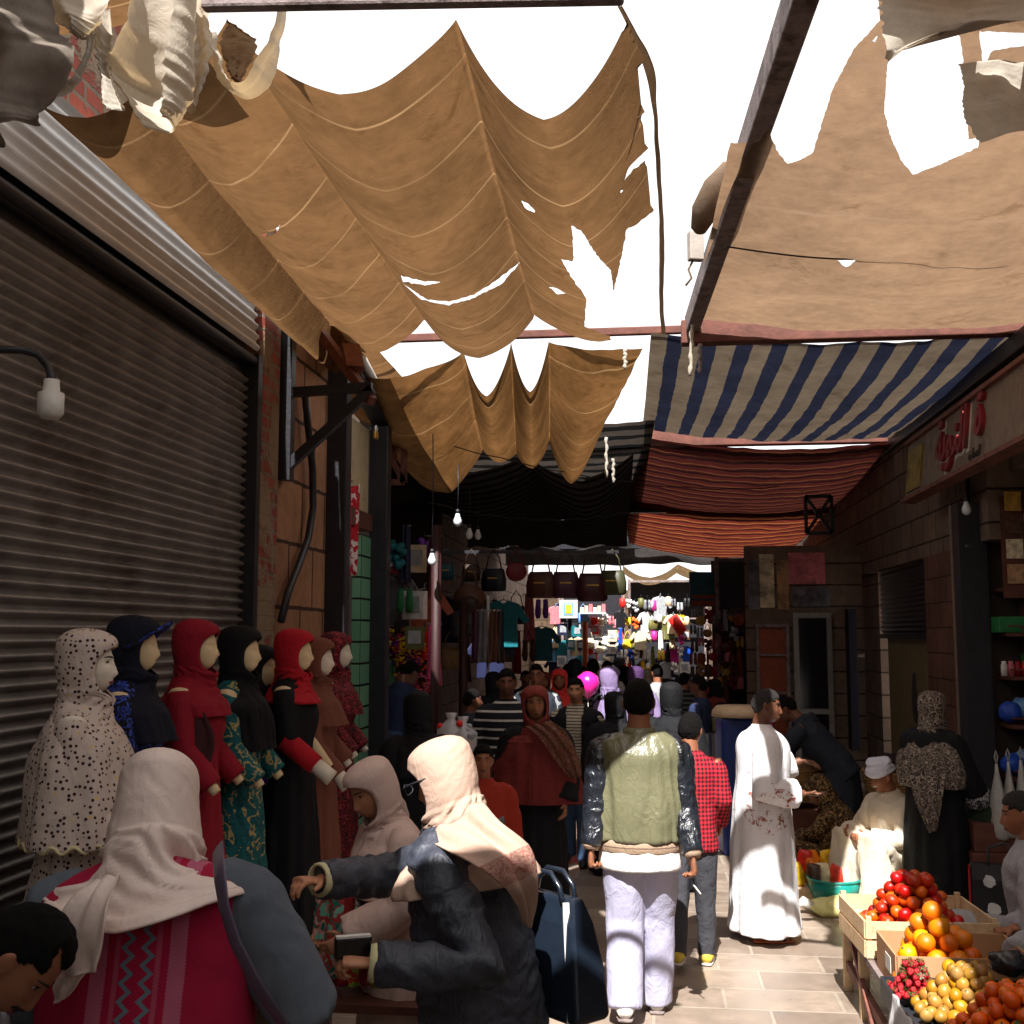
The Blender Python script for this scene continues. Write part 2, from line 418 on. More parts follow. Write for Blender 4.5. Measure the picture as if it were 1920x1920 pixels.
# door frame
t = thing('door_frame', 'black steel shop front frame with cream fascia and mint green tiled inside', 'shopfront', (-2, 7.5, 0))
m = MB(); m.box((.06, -.52, 1.9), (.14, .12, 3.8)); m.build('post', M_black, t, smooth=False, bevel=.008)
m = MB(); m.box((.06, .62, 1.76), (.14, .12, 3.52)); m.build('post', M_black, t, smooth=False, bevel=.008)
m = MB(); m.beam((.06, -.46, 3.84), (.06, .68, 3.56), .12, .1); m.build('lintel', M_black, t, smooth=False)
m = MB(); m.tube([(.15, -.5, 3.86), (.15, .72, 3.58)], .025, 10); m.build('shutter_bar', M_white, t)
m = MB(); m.box((-.04, .05, 3.18), (.05, 1.02, .62)); m.build('fascia_panel', M_cream, t, smooth=False)
m = MB(); m.box((-.04, .05, 2.8), (.12, 1.02, .12)); m.build('fascia_edge', M_dwood, t, smooth=False)
def m_tiles():
    t_ = NT('mint_tiles'); v = t_.coord('Object'); s = t_.sep(v)
    vec = t_.n('CombineXYZ', X=t_.math('ADD', s[1], s[0]), Y=s[2], Z=0).outputs[0]
    br = t_.n('TexBrick', Vector=vec, Color1=srgb(120, 176, 142), Color2=srgb(104, 160, 128), Mortar=srgb(30, 40, 36), Scale=1, Mortar_Size=.008, Brick_Width=.3, Row_Height=.15)
    br.offset = 0
    return t_.fin(br.outputs[0], .22, 0, t_.math('MULTIPLY', br.outputs[1], -1), .5, bstr=.4)
M_mint = m_tiles()
m = MB(); m.box((-.02, .42, 1.35), (.06, .28, 2.7)); m.build('tiled_jamb', M_mint, t, smooth=False)
m = MB(); m.box((-.42, -.05, 1.4), (.06, .7, 2.8)); m.build('back_panel', M_darkgap, t, smooth=False)
t = thing('padlock', 'small brass padlock hanging at the end of the door frame bar', 'padlock', AX(705, 808, -1.84))
m = MB(); m.box((0, 0, -.03), (.02, .07, .055)); m.build('lock_body', plain('brass', srgb(190, 150, 70), .35, .8), t, smooth=False, bevel=.006)
m = MB(); m.tube([(0, .022*math.cos(a), .0+.035*math.sin(a)) for a in [i*math.pi/8 for i in range(9)]], .006, 8); m.build('shackle', M_slatL, t)
# recessed dark shop beyond the frame, long left row
def wallbox(name, c, d, mat, label, cat='wall'):
    m = MB(); m.box(c, d); return tag(m.build(name, mat, smooth=False), label, cat)
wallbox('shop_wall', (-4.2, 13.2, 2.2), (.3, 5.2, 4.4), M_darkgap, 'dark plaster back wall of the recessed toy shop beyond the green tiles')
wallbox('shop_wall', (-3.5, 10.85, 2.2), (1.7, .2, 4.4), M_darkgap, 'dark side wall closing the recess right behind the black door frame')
wallbox('shop_wall', (-3.5, 23.4, 2.2), (.5, 15.4, 4.4), M_stoneR, 'long shaded wall of the bag and scarf shops far down the street')
# ------------------------------------------------------------------ right row
wallbox('stone_wall', (3.25, 16.6, 3.62), (.5, 12.2, 1.56), M_stoneR, 'dusty block wall above the half open grey shutter and the brick pillar')
wallbox('brick_pillar', (3.22, 11.95, 1.42), (.46, 1.9, 2.84), M_brickR, 'wide worn red brick pillar beside the dark shop post', 'pillar')
wallbox('stone_wall', (3.35, 19.4, 1.42), (.5, 6.8, 2.84), M_stoneR, 'lower shaded block wall beyond the pale door panel')
wallbox('stone_wall', (3.35, 27.5, 2.2), (.5, 9.2, 4.4), M_stoneR, 'far shaded wall behind the sunny hanging goods')
t = thing('shuttered_shopfront', 'dusty yellow door panel under a half lowered dark shutter', 'shopfront', (3.1, 14.4, 0))
m = MB(); m.box((.06, 0, 1.0), (.06, 2.5, 2.0)); m.build('door_panel', plain('dusty_yellow_paint', srgb(124, 112, 76), .7, dirt=(srgb(80, 70, 50), .35)), t, smooth=False)
m = MB(); extrude_profile(m, shutter_profile(2.0, 2.86, .06, -.02, .02), -1.4, 1.4); m.build('half_shutter', M_black, t)
m = MB(); m.box((-.03, 0, 1.98), (.05, 2.8, .06)); m.build('shutter_rail', M_black, t, smooth=False)
m = MB(); m.prism([(.13*math.cos(a)*(1+.15*math.sin(3*a)), .3*math.sin(a)) for a in [i*math.pi/9 for i in range(18)]], .008, Matrix.Translation((.03, -.2, 1.25)) @ Matrix.Rotation(-math.pi/2, 4, 'Y') @ Matrix.Rotation(math.pi/2, 4, 'Z')); m.build('dark_stain', M_black, t, smooth=False)
# shop front with shelves
t = thing('shop_shelving', 'dark wooden shop shelving under the red lettered sign', 'shelves', (5.27, 10.5, 0), math.pi/2)
m = MB(); m.box((.42, 0, 1.6), (.05, 4.4, 3.2)); m.build('back_board', M_darkgap, t, smooth=False)
for z in (.75, 1.2, 1.62, 2.0, 2.4):
    m = MB(); m.box((.2, 0, z), (.42, 4.3, .03)); m.build('shelf', M_dwood, t, smooth=False)
    m = MB()
    for k in range(44): m.tube([(-.01, -2.1+k*.096, z), (-.01, -2.1+k*.096, z+.07)], .008, 6)
    m.beam((-.01, -2.15, z+.075), (-.01, 2.15, z+.075), .016, .014); m.build('shelf_rail', M_dwood, t)
for y in (-.75, 1.9):
    m = MB(); m.box((.2, y, 1.55), (.42, .05, 3.1)); m.build('upright', M_dwood, t, smooth=False)
t = thing('shop_post', 'tall dark post with a pale worn edge at the corner of the shelved shop', 'post', (2.93, 10.85, 0))
m = MB(); m.box((0, .02, 1.6), (.24, .22, 3.2)); m.build('shaft', M_black, t, smooth=False)
m = MB(); m.box((-.02, .16, 1.6), (.22, .05, 3.2)); m.build('pale_edge', plain('worn_pale_edge', srgb(130, 112, 96), .8), t, smooth=False)
wallbox('stone_wall', (3.6, 5.0, 3.9), (.8, 13, .9), M_stoneR, 'shaded block wall above the lettered shop sign')
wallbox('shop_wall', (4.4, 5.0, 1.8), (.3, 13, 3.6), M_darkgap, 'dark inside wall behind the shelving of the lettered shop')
# shop sign with Arabic lettering
M_signb = plain('dusty_beige_sign', srgb(128, 114, 100), .7, var=.2, dirt=(srgb(96, 84, 74), .42))
M_signr = plain('red_sign_letters', srgb(132, 34, 42), .6, dirt=(srgb(90, 60, 56), .4))
M_signd = plain('dark_sign_ink', srgb(50, 40, 40), .7)
sb = [AX(1738, 945, 2.72), AX(1920, 880, 2.72), AX(1700, 852, 2.72)]
y_far = 12.2
t = thing('shop_sign', 'long dusty beige shop sign with raised red Arabic lettering over the shelved shop', 'sign', (2.72, 9.3, 3.66), 0)
t.rotation_euler = (0, R(6), 0)
m = MB(); m.box((0, 0, 0), (.1, 5.6, .56)); m.build('sign_board', M_signb, t, smooth=False)
for z in (-.3, .3):
    m = MB(); m.box((-.02, 0, z), (.14, 5.66, .04)); m.build('sign_trim', M_rust, t, smooth=False)
m = MB(); m.box((-.06, 2.4, -.02), (.02, .6, .42)); m.build('picture_panel', plain('faded_ochre_print', srgb(140, 120, 60), .7, var=.5, scale=9), t, smooth=False)
def text(name, body, size, mat, parent, loc, rot, ext=.012, off=0, align='CENTER'):
    cu = bpy.data.curves.new(name, 'FONT'); cu.body = body; cu.size = size; cu.extrude = ext; cu.align_x = align; cu.align_y = 'CENTER'; cu.offset = off
    tmp = bpy.data.objects.new('tmp', cu); COL.objects.link(tmp)
    dg = bpy.context.evaluated_depsgraph_get(); me = bpy.data.meshes.new_from_object(tmp.evaluated_get(dg)); bpy.data.objects.remove(tmp)
    me.name = name
    o = bpy.data.objects.new(name, me); COL.objects.link(o); me.materials.clear(); me.materials.append(mat); o.parent = parent; o.location = loc; o.rotation_euler = rot
    return o
AR = ''.join(reversed('\uFE8D\uFEDF\uFEE8\uFEEE\uFE91\uFE94'))   # the word drawn with joined letter shapes, right to left
sgr = (math.pi/2, 0, -math.pi/2)
text('lettering', AR, .5, M_signr, t, (-.06, .95, .04), sgr, .03, .012)
text('lettering_shadow', AR, .5, M_white, t, (-.053, .93, .02), sgr, .004, .028)
text('lettering', '\uFE93', .5, M_signr, t, (-.06, .1, .08), sgr, .03, .012)
text('small_lettering', ''.join(reversed('\uFEDF\uFEE0\uFECC\uFEC4\uFE8E\uFEAD\uFE93')), .12, M_signd, t, (-.056, .25, -.2), sgr, .003)
# dark timber edge that carries the awnings on the right
def timber(name, a, b, w, h, mat, label, cat='beam'):
    m = MB(); m.beam(a, b, w, h); return tag(m.build(name, mat, smooth=False, bevel=.01), label, cat)
timber('roof_beam', (3.02, 4, 4.33), (3.02, 25, 4.33), .16, .16, M_black, 'long dark roof edge beam running along the top of the right hand shops')
timber('roof_beam', (-2.95, 10.9, 4.34), (-2.95, 25, 4.34), .16, .16, M_black, 'long dark roof edge beam above the shops on the shutter side')
timber('timber_beam', AZ(1519, -60, 4.6), AZ(1296, 612, 4.6), .11, .17, M_gwood, 'weathered grey beam running lengthwise along the torn beige awning')
timber('timber_beam', (.3, 9.5, 4.52), (3.3, 9.5, 4.52), .14, .2, M_dwood, 'dark red cross beam between the beige awning and the blue striped awning')
timber('timber_beam', (-3.1, 14.35, 4.5), (3.3, 14.35, 4.5), .16, .3, M_dwood, 'thick dark red cross beam between the blue and the red striped awnings')
timber('timber_beam', (-3.2, 19.6, 4.2), (3.3, 19.6, 4.2), .16, .25, M_black, 'black cross beam between the two red striped awnings')
timber('timber_beam', (-2.9, 9.75, 4.62), (.35, 9.75, 4.62), .06, .07, M_dwood, 'thin cross pole behind the far edge of the big brown awning')
timber('timber_beam', AY(380, 10, 3.3), AY(1170, -4, 3.3), .045, .035, M_gwood, 'thin grey cross pole above the top edge of the big brown awning')
timber('timber_beam', (-3.2, 24.9, 4.0), (3.2, 24.9, 4.0), .2, .3, M_black, 'farthest black cross beam above the sunny stalls')
# lattice brackets
def lattice(loc, rz, mat, label, w=.42, h=.55):
    t = thing('lattice_bracket', label, 'bracket', loc, rz)
    m = MB()
    for a, b in (((0, 0), (w, 0)), ((0, h), (w, h)), ((0, 0), (0, h)), ((w, 0), (w, h)), ((0, 0), (w, h)), ((w, 0), (0, h))):
        m.beam((a[0], 0, a[1]), (b[0], 0, b[1]), .045, .045)
    m.build('lattice_frame', mat, t, smooth=False)
    m = MB(); m.tube([(w*.5, .03, h*.5), (w*.5, -.03, h*.5)], .05, 10); m.build('centre_plate', mat, t); return t
p = AY(705, 905, 8.6); lattice(p, 0, M_rust, 'rust red lattice bracket beside the second post of the door frame', .22, .42)
p = AY(1512, 1000, 15.7); lattice(p, 0, M_black, 'black lattice bracket under the end of the red striped awning', .34, .5)
# far closing wall of the street
wallbox('building', (0, 31.5, 1.6), (16, .6, 3.2), M_stoneF, 'brown sandstone building closing the far end of the street', 'building')

# the street goes on behind the viewpoint
wallbox('stone_wall', (-3.0, -16.5, 2.2), (.5, 20.5, 4.4), M_stoneR, 'block wall of the shops behind the viewpoint on the shutter side')
wallbox('stone_wall', (3.5, -13.5, 2.2), (.5, 24, 4.4), M_stoneR, 'block wall of the shops behind the viewpoint on the fruit side')
wallbox('building', (0, -26, 2.4), (16, .6, 4.8), M_stoneF, 'sandstone building closing the street far behind the viewpoint', 'building')

wallbox('shop_roof', (-3.4, 13.2, 4.36), (1.6, 5.0, .06), M_dwood, 'dark plank roof added to shade the recessed toy shop', 'plank roof')  # roof added to keep the sun out of the recess
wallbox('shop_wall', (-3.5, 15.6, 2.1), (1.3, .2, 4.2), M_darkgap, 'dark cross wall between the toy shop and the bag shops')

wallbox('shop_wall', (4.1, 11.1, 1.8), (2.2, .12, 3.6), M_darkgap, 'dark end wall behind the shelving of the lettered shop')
def push_back(o, k=1.3):
    """the shutter side stands farther off than first measured: same directions from the viewpoint, larger distance and size"""
    o.location = CAM+(o.location-CAM)*k; o.scale = o.scale*k
for n_ in ('roller_shutter', 'shop_wall', 'brick_pier', 'stone_wall', 'steel_bracket', 'hanging_hose', 'door_frame', 'padlock', 'lattice_bracket'): push_back(bpy.data.objects[n_])
# ------------------------------------------------------------------ awnings
def m_canvas(name, col, tcol, seams=0, seamcol=None, trans=.75, stripes=None, axis=0, mott=.35):
    """woven awning cloth: light comes through it; seams are thinner lines where more light passes"""
    t = NT(name); tc = t.n('TexCoord'); uv = t.sep(tc.outputs['UV']); v = t.n('Mapping', Vector=tc.outputs['Object']).outputs[0]
    n = t.noise(v, 1.7, 6, .65, .3); n2 = t.noise(v, 11, 5, .6)
    k = t.ramp(t.math('ADD', t.math('MULTIPLY', n, .65), t.math('MULTIPLY', n2, .35)), [(.3, 1-mott), (.7, 1+mott)])
    a, b = col, tcol
    if stripes:
        freq, st, tst, wob = stripes
        x = t.math('ADD', uv[axis], t.math('MULTIPLY', t.noise(v, 2.0, 3), wob))
        fr = t.math('FRACT', t.math('MULTIPLY', x, freq))
        a = t.ramp(fr, st, 'CONSTANT'); b = t.ramp(fr, tst, 'CONSTANT')
    a = t.mix(1, a, k, 'MULTIPLY'); b = t.mix(1, b, k, 'MULTIPLY')
    # stains, sun-rotted patches and the coarse weave of old cloth
    stn = t.ramp(t.noise(v, 2.6, 8, .78, .6), [(.56, 0), (.66, 1)]); wv = t.math('ADD', t.n('TexWave', Vector=v, Scale=46, Distortion=1.2, _bands_direction='X').outputs[1], t.n('TexWave', Vector=v, Scale=46, Distortion=1.2, _bands_direction='Y').outputs[1])
    fib = t.ramp(t.math('MULTIPLY', wv, .5), [(.2, .9), (.8, 1.1)])
    b = t.mix(t.math('MULTIPLY', stn, .5), b, t.mix(1, b, (.45, .38, .3), 'MULTIPLY')); b = t.mix(1, b, fib, 'MULTIPLY')
    a = t.mix(t.math('MULTIPLY', stn, .4), a, t.mix(1, a, (.5, .45, .4), 'MULTIPLY'))
    if seams:
        s = t.math('ABSOLUTE', t.math('SUBTRACT', t.math('FRACT', t.math('ADD', t.math('MULTIPLY', uv[1], seams), t.math('MULTIPLY', t.noise(v, .8, 2), .12))), .5))
        line = t.ramp(s, [(.0, 1), (.022, 0)])
        b = t.mix(t.math('MULTIPLY', line, t.ramp(t.noise(v, 1.2, 3), [(.35, .15), (.65, 1)])), b, seamcol)
    h = t.math('ADD', t.math('MULTIPLY', t.noise(v, 9, 6, .65, .8), .6), t.math('MULTIPLY', t.n('TexWave', Vector=v, Scale=120, Distortion=2).outputs[1], .03))
    d = t.n('BsdfDiffuse'); tr = t.n('BsdfTranslucent')
    for nd, c in ((d, a), (tr, b)):
        if isinstance(c, bpy.types.NodeSocket): t.t.links.new(c, nd.inputs[0])
        else: nd.inputs[0].default_value = (*c, 1)
        bp = t.n('Bump', Height=h, Strength=.5, Distance=.03); t.t.links.new(bp.outputs[0], nd.inputs['Normal'])
    mx = t.n('MixShader', i0=trans); t.t.links.new(d.outputs[0], mx.inputs[1]); t.t.links.new(tr.outputs[0], mx.inputs[2]); t.t.links.new(mx.outputs[0], t.out.inputs[0])
    return t.mat
def canopy(name, label, ridges, sags, mat, nb=60, nv=150, vsag=.05, wr=.02, holes=(), solid=0, cat='awning', flare=None, group=None):
    ridges = [(V(a), V(b)) for a, b in ridges]; nbay = len(sags)
    def fn(u, v):
        x = u*nbay; i = min(int(x), nbay-1); s = x-i
        A = ridges[i][0].lerp(ridges[i][1], v); B = ridges[i+1][0].lerp(ridges[i+1][1], v)
        p = A.lerp(B, s)
        sg = sags[i]; sg = sg[0]*(1-v)+sg[1]*v if isinstance(sg, tuple) else sg
        ct = 4*s*(1-s)
        p.z -= sg*(ct*.8+.2*(1-abs(2*s-1)))+vsag*4*v*(1-v)*(.4+.6*ct)
        q = V((p.x*2.6, p.y*.7, i*5.1))
        p.z += wr*(noise.noise(q)+.5*noise.noise(q*2.4))+wr*.8*(1-abs(2*noise.noise(V((p.x*1.1+9, p.y*2.1, 3)))))*.5
        if flare: p = flare(p, u, v)
        return p
    def keep(C, U):
        k = np.ones(len(C), bool)
        if holes:
            x, y = proj_np(C)
            # torn edges wander a little
            j = 0
            for h in holes: k &= ~pip(x+j, y+j*.6, h)
        return k
    m = MB(); m.grid(fn, nb*nbay, nv, keep if holes else None)
    if holes: snap_edges(m, holes)
    return tag(m.build(name, mat, solid=solid), label, cat, group)
def snap_edges(m, holes):
    """pull the stair-stepped border of a hole onto the measured tear line"""
    from collections import Counter
    e = Counter(); P = np.array(m.v)
    for f in m.f:
        for i in range(4): e[tuple(sorted((f[i], f[i-1])))] += 1
    bv = sorted({i for k, n in e.items() if n == 1 for i in k})
    nb = {}
    for f in m.f:
        for i in range(4):
            nb.setdefault(f[i], []).append((f[i-1], f[(i+1) % 4]))
    x, y = proj_np(P[bv])
    for k, i in enumerate(bv):
        q = V((x[k], y[k])); best = None
        for h in holes:
            for a, b in zip(h, h[1:]+h[:1]):
                a, b = V(a), V(b); d = b-a; t = max(0, min(1, (q-a).dot(d)/max(d.length_squared, 1e-9))); c = a+d*t
                if best is None or (c-q).length < best[0]: best = ((c-q).length, c)
        if best[0] > 16: continue
        p = V(P[i]); a, b = nb[i][0]; n = (V(P[a])-p).cross(V(P[b])-p)
        if n.length < 1e-9: continue
        n.normalize(); c = best[1]+V((noise.noise(V((best[1].x*.13, best[1].y*.13, 1)))*2.2, noise.noise(V((best[1].x*.13, best[1].y*.13, 7)))*2.2))
        r = ray(c.x, c.y); dn = r.dot(n)
        if abs(dn) < .08: continue
        w = CAM+r*((p-CAM).dot(n)/dn)
        if (w-p).length < .12: m.v[i] = tuple(w)
BR = srgb(150, 112, 74)
M_brown = m_canvas('brown_canvas', (.10, .062, .036), (.104, .054, .023), 7, (.26, .16, .08), .72)
M_brown2 = m_canvas('ochre_canvas', (.13, .078, .042), (.10, .048, .017), 4, (.25, .15, .07), .7, mott=.5)
M_beige = m_canvas('beige_canvas', (.31, .225, .16), (.18, .112, .068), 3, (.2, .13, .085), .62, mott=.32)
M_whitecl = m_canvas('off_white_canvas', (.62, .56, .48), (.35, .27, .18), 0, None, .45, mott=.25)
M_blue = m_canvas('blue_striped_canvas', 0, 0, 0, None, .6, (11, [(0, (.19, .155, .12)), (.54, (.03, .033, .052))], [(0, (.06, .045, .032)), (.54, (.007, .008, .015))], .012))
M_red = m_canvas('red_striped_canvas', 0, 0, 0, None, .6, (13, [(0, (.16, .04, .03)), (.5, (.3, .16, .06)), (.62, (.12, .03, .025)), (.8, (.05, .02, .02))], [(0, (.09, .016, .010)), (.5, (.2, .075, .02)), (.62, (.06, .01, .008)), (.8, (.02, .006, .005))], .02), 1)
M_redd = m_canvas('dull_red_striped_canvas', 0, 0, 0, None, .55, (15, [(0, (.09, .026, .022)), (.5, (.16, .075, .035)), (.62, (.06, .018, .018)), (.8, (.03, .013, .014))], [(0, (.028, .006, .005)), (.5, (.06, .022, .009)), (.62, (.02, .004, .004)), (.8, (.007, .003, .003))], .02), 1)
M_thin = m_canvas('thin_white_canvas', (.5, .49, .46), (.55, .53, .5), 0, None, .85, mott=.15)
M_neut = m_canvas('grey_white_canvas', (.5, .5, .48), (.22, .217, .212), 0, None, .55, mott=.2)
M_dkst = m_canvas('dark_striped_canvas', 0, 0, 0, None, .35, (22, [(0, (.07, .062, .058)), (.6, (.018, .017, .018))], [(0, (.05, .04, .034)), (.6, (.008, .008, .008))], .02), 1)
zc = 4.3
def rg(a, b, za=zc, zb=zc): return (AZ(*a, za), AZ(*b, zb))
main_holes = [
    [(752, 517), (790, 527), (826, 529), (800, 535), (755, 528)], [(757, 533), (800, 561), (842, 566), (888, 553), (930, 526), (978, 489), (940, 533), (880, 562), (838, 572), (790, 562)],
    [(490, 441), (512, 434), (526, 421), (519, 437), (503, 444)], [(612, 596), (624, 602), (632, 612), (620, 612)],
    [(978, 376), (990, 382), (1006, 397), (998, 398), (985, 390)], [(1028, 538), (1045, 541), (1061, 551), (1046, 551)],
    [(1072, 422), (1092, 436), (1118, 478), (1146, 508), (1149, 548), (1158, 515), (1176, 428), (1190, 424), (1236, 386), (1260, 400), (1250, 680), (1160, 680), (1143, 630), (1095, 612), (1100, 560), (1066, 512), (1052, 486), (1076, 490)],
    [(1170, 340), (1180, 312), (1222, 272), (1210, 300), (1180, 325)], [(1192, 220), (1208, 212), (1200, 220)], [(1163, 358), (1171, 356), (1165, 362)],
    [(1163, 4), (1320, 0), (1320, 190), (1229, 182), (1212, 120), (1186, 66)]]
wl = (AX(62, 190, -2.52), AX(600, 672, -2.54))
r05 = (AX(262, 176, -2.2), AX(664, 655, -2.4))
r1 = rg((425, 40), (797, 600)); r2 = rg((855, 33), (1002, 596)); r3 = rg((1186, 12), (1241, 606))
canopy('awning', 'big translucent brown awning slung in deep folds over the street in front of the shutter', [wl, r05, r1, r2, r3], [(.10, .16), (.10, .12), (.3, .3), (.42, .17)], M_brown, 80, 300, .05, .022, main_holes)
a2 = [(V((-2.9, 9.5, 4.35)), V((-2.6, 12.6, 3.75))), (AY(868, 660, 9.9), AY(905, 845, 12.9)), (AY(958, 648, 9.95), AY(968, 850, 13)), (AY(1030, 640, 9.9), AY(1030, 830, 13.0)), (AY(1205, 652, 9.6), AY(1110, 842, 13.2))]
canopy('awning', 'smaller ochre awning hanging in scallops behind the big brown awning', a2, [(.2, .32), (.42, .12), (.46, .25), (.05, .42)], M_brown2, 50, 100, .08, .04)
a3 = [(V((-3.1, 13.2, 4.1)), V((-3.1, 17.6, 3.9))), (V((-1.4, 13.2, 4.1)), V((-1.35, 17.5, 3.75))), (V((-.15, 13.2, 4.1)), V((-.3, 17.5, 3.75)))]
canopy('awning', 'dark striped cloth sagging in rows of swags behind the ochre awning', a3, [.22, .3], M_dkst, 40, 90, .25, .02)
# right-hand awnings
beige_holes = [
    [(1664, 118), (1720, 70), (1788, 48), (1800, 70), (1812, 160), (1816, 262), (1836, 258), (1834, 276), (1770, 305), (1712, 328), (1690, 300), (1672, 262), (1658, 210)],
    [(1800, 55), (1835, 60), (1845, 125), (1860, 95), (1925, 85), (1925, 62), (1860, 60)],
    [(1370, -60), (1643, -60), (1650, 38), (1600, 92), (1560, 170), (1524, 286), (1500, 300), (1476, 307), (1462, 290), (1448, 262), (1440, 240), (1424, 268), (1370, 268)],
    [(1648, 62), (1640, 80), (1634, 78)], [(1571, 488), (1605, 487), (1590, 500), (1583, 500)]]
def fold_right(p, u, v):
    p.z += .03*noise.noise(V((p.x*2.0+p.y*1.4, p.y*.9-p.x*.6, 4)))
    return p
bl = (V((.47, 4.15, 4.56)), V((.40, 9.35, 4.62))); brr = (V((3.1, 4.15, 4.5)), V((3.25, 9.4, 4.5)))
canopy('awning', 'faded beige awning with large ragged holes over the fruit side of the street', [bl, brr], [(.05, .1)], M_beige, 240, 230, .1, .02, beige_holes, flare=fold_right)
bA = (V((.05, 9.65, 4.58)), V((-.05, 14.15, 4.55))); bB = (V((3.3, 9.65, 4.5)), V((3.2, 14.15, 4.4)))
canopy('awning', 'blue and cream striped awning behind the beige awning', [bA, bB], [.12], M_blue, 130, 110, .12, .03)
rA = (V((-.05, 14.2, 4.45)), V((-.4, 19.6, 4.2))); rB = (V((3.2, 14.2, 4.36)), V((3.1, 19.6, 4.05)))
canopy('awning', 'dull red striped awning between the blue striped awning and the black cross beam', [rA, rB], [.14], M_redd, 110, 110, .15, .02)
rA = (V((-.4, 18.6, 4.24)), V((-.4, 24.6, 3.95))); rB = (V((3.1, 18.6, 4.1)), V((2.9, 24.6, 3.7)))
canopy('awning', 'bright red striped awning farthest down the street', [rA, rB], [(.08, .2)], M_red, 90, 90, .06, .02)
rA = (V((-3.2, 12.8, 4.4)), V((-3.2, 24.6, 4.1))); rB = (V((.1, 12.8, 4.4)), V((-.3, 24.6, 4.1)))
canopy('awning', 'dark sheeting over the hanging bags, added to deepen the shade on the shutter side', [rA, rB], [.05], M_dkst, 60, 60, .05, .02)  # dark layer added to deepen the gloom behind the ochre awning
# unseen awnings added above and behind the viewpoint to shape the sun and shade
canopy('awning', 'unseen grey white awning added to shade the near end of the street', [(V((-2.75, -12, 4.6)), V((-2.75, .9, 4.6))), (V((3.2, -12, 4.6)), V((3.2, .9, 4.6)))], [.12], M_neut, 60, 100, .05, .02)
canopy('awning', 'wide unseen grey white cloth added to shade the near fruit side', [(V((-.42, .85, 4.6)), V((-.42, 1.7, 4.6))), (V((3.2, .85, 4.6)), V((3.2, 1.7, 4.6)))], [.1], M_neut, 60, 20, .02, .02)
canopy('awning', 'narrow unseen grey white cloth added to shade the near shutter side', [(V((-2.75, .85, 4.55)), V((-2.75, 1.7, 4.55))), (V((-1.02, .85, 4.6)), V((-1.02, 1.7, 4.6)))], [.05], M_neut, 30, 20, .02, .02)
canopy('awning', 'unseen cloth strip added high above the big awning to shade the galabeya', [(V((.12, 3.3, 6.0)), V((.12, 3.62, 6.0))), (V((.66, 3.3, 6.0)), V((.66, 3.58, 6.0)))], [.03], M_neut, 30, 10, .02, .02)  # high strip added out of view to lay a shade band on the galabeya
canopy('awning', 'unseen dark striped awning added far behind the viewpoint to cut stray light', [(V((-2.75, -25, 4.6)), V((-2.75, -12.2, 4.6))), (V((3.2, -25, 4.6)), V((3.2, -12.2, 4.6)))], [.12], M_dkst, 60, 60, .05, .02)
canopy('awning', 'unseen narrow beige awning added above the viewpoint to shade the fruit side', [(V((1.12, 1.6, 4.55)), V((1.12, 4.05, 4.55))), (V((3.2, 1.6, 4.5)), V((3.2, 4.05, 4.5)))], [.1], M_beige, 50, 40, .05, .02)
canopy('awning', 'unseen grey white awning strip added above the viewpoint to shade the shutter side', [(V((-2.75, 1.6, 4.5)), V((-2.75, 2.4, 4.5))), (V((-.9, 1.6, 4.6)), V((-.9, 2.4, 4.6)))], [.1], M_neut, 50, 40, .05, .02)

canopy('awning', 'narrow brown cloth added over the black door frame to shade the toy shop', [(V((-2.8, 8.2, 4.45)), V((-2.8, 12.4, 4.45))), (V((-2.25, 8.2, 4.4)), V((-2.25, 12.4, 4.4)))], [.06], M_brown, 30, 60, .04, .02)  # cloth added to keep the sun off the toy stall flowers
# torn strips hanging at the upper left, in the sun
M_torn = m_canvas('sun_bleached_canvas', (.66, .58, .48), (.34, .24, .13), 0, None, .45, mott=.18)
M_tornd = m_canvas('grimy_canvas', (.30, .25, .21), (.13, .095, .07), 0, None, .5, mott=.5)
def torn(label, rows, Y, mat, fold=.02, seed=0, curl=0, nu=30, nv=50, wob=.012):
    # rows: photo pixels measured on the strip; curl rolls the strip round its own axis
    A = [(AY(a[0], a[1], Y+(a[2] if len(a) > 2 else 0)), AY(b[0], b[1], Y+(b[2] if len(b) > 2 else 0))) for a, b in rows]
    def fn(u, v):
        x = v*(len(A)-1); i = min(int(x), len(A)-2); s = x-i
        def cr(j):
            p = [A[max(i-1, 0)][j], A[i][j], A[i+1][j], A[min(i+2, len(A)-1)][j]]
            return .5*((2*p[1])+(p[2]-p[0])*s+(2*p[0]-5*p[1]+4*p[2]-p[3])*s*s+(3*p[1]-p[0]-3*p[2]+p[3])*s**3)
        a, b = cr(0), cr(1); w = b-a; n = V((0, 1, 0)); t = (A[i+1][0]-A[i][0]+A[i+1][1]-A[i][1]); n = w.cross(t); n = n.normalized() if n.length > 1e-7 else V((0, 1, 0))
        if curl:
            r = w.length/2; th = -math.pi*.15+u*curl; p = (a+b)/2-w/2*math.cos(th)+n*(r*math.sin(th))
        else: p = a.lerp(b, u)
        return p+n*fold*(math.sin(u*7+seed+2*noise.noise(V((u*2, v*2, seed))))+1.4*noise.noise(V((u*3, v*4, seed+3))))+V((1, 0, 0))*wob*noise.noise(V((v*19, seed, 2)))
    m = MB(); m.grid(fn, nu, nv); tag(m.build('torn_cloth', mat), label, 'torn cloth', 'torn awning strips at the upper left')
torn('grimy torn cloth bunched in the corner above the pale shutter hood', [((-90, -60), (70, -40)), ((-90, 60), (95, 40)), ((-80, 150), (125, 85)), ((-60, 225), (92, 175)), ((-30, 262), (62, 222))], 3.0, M_tornd, .045, 1)
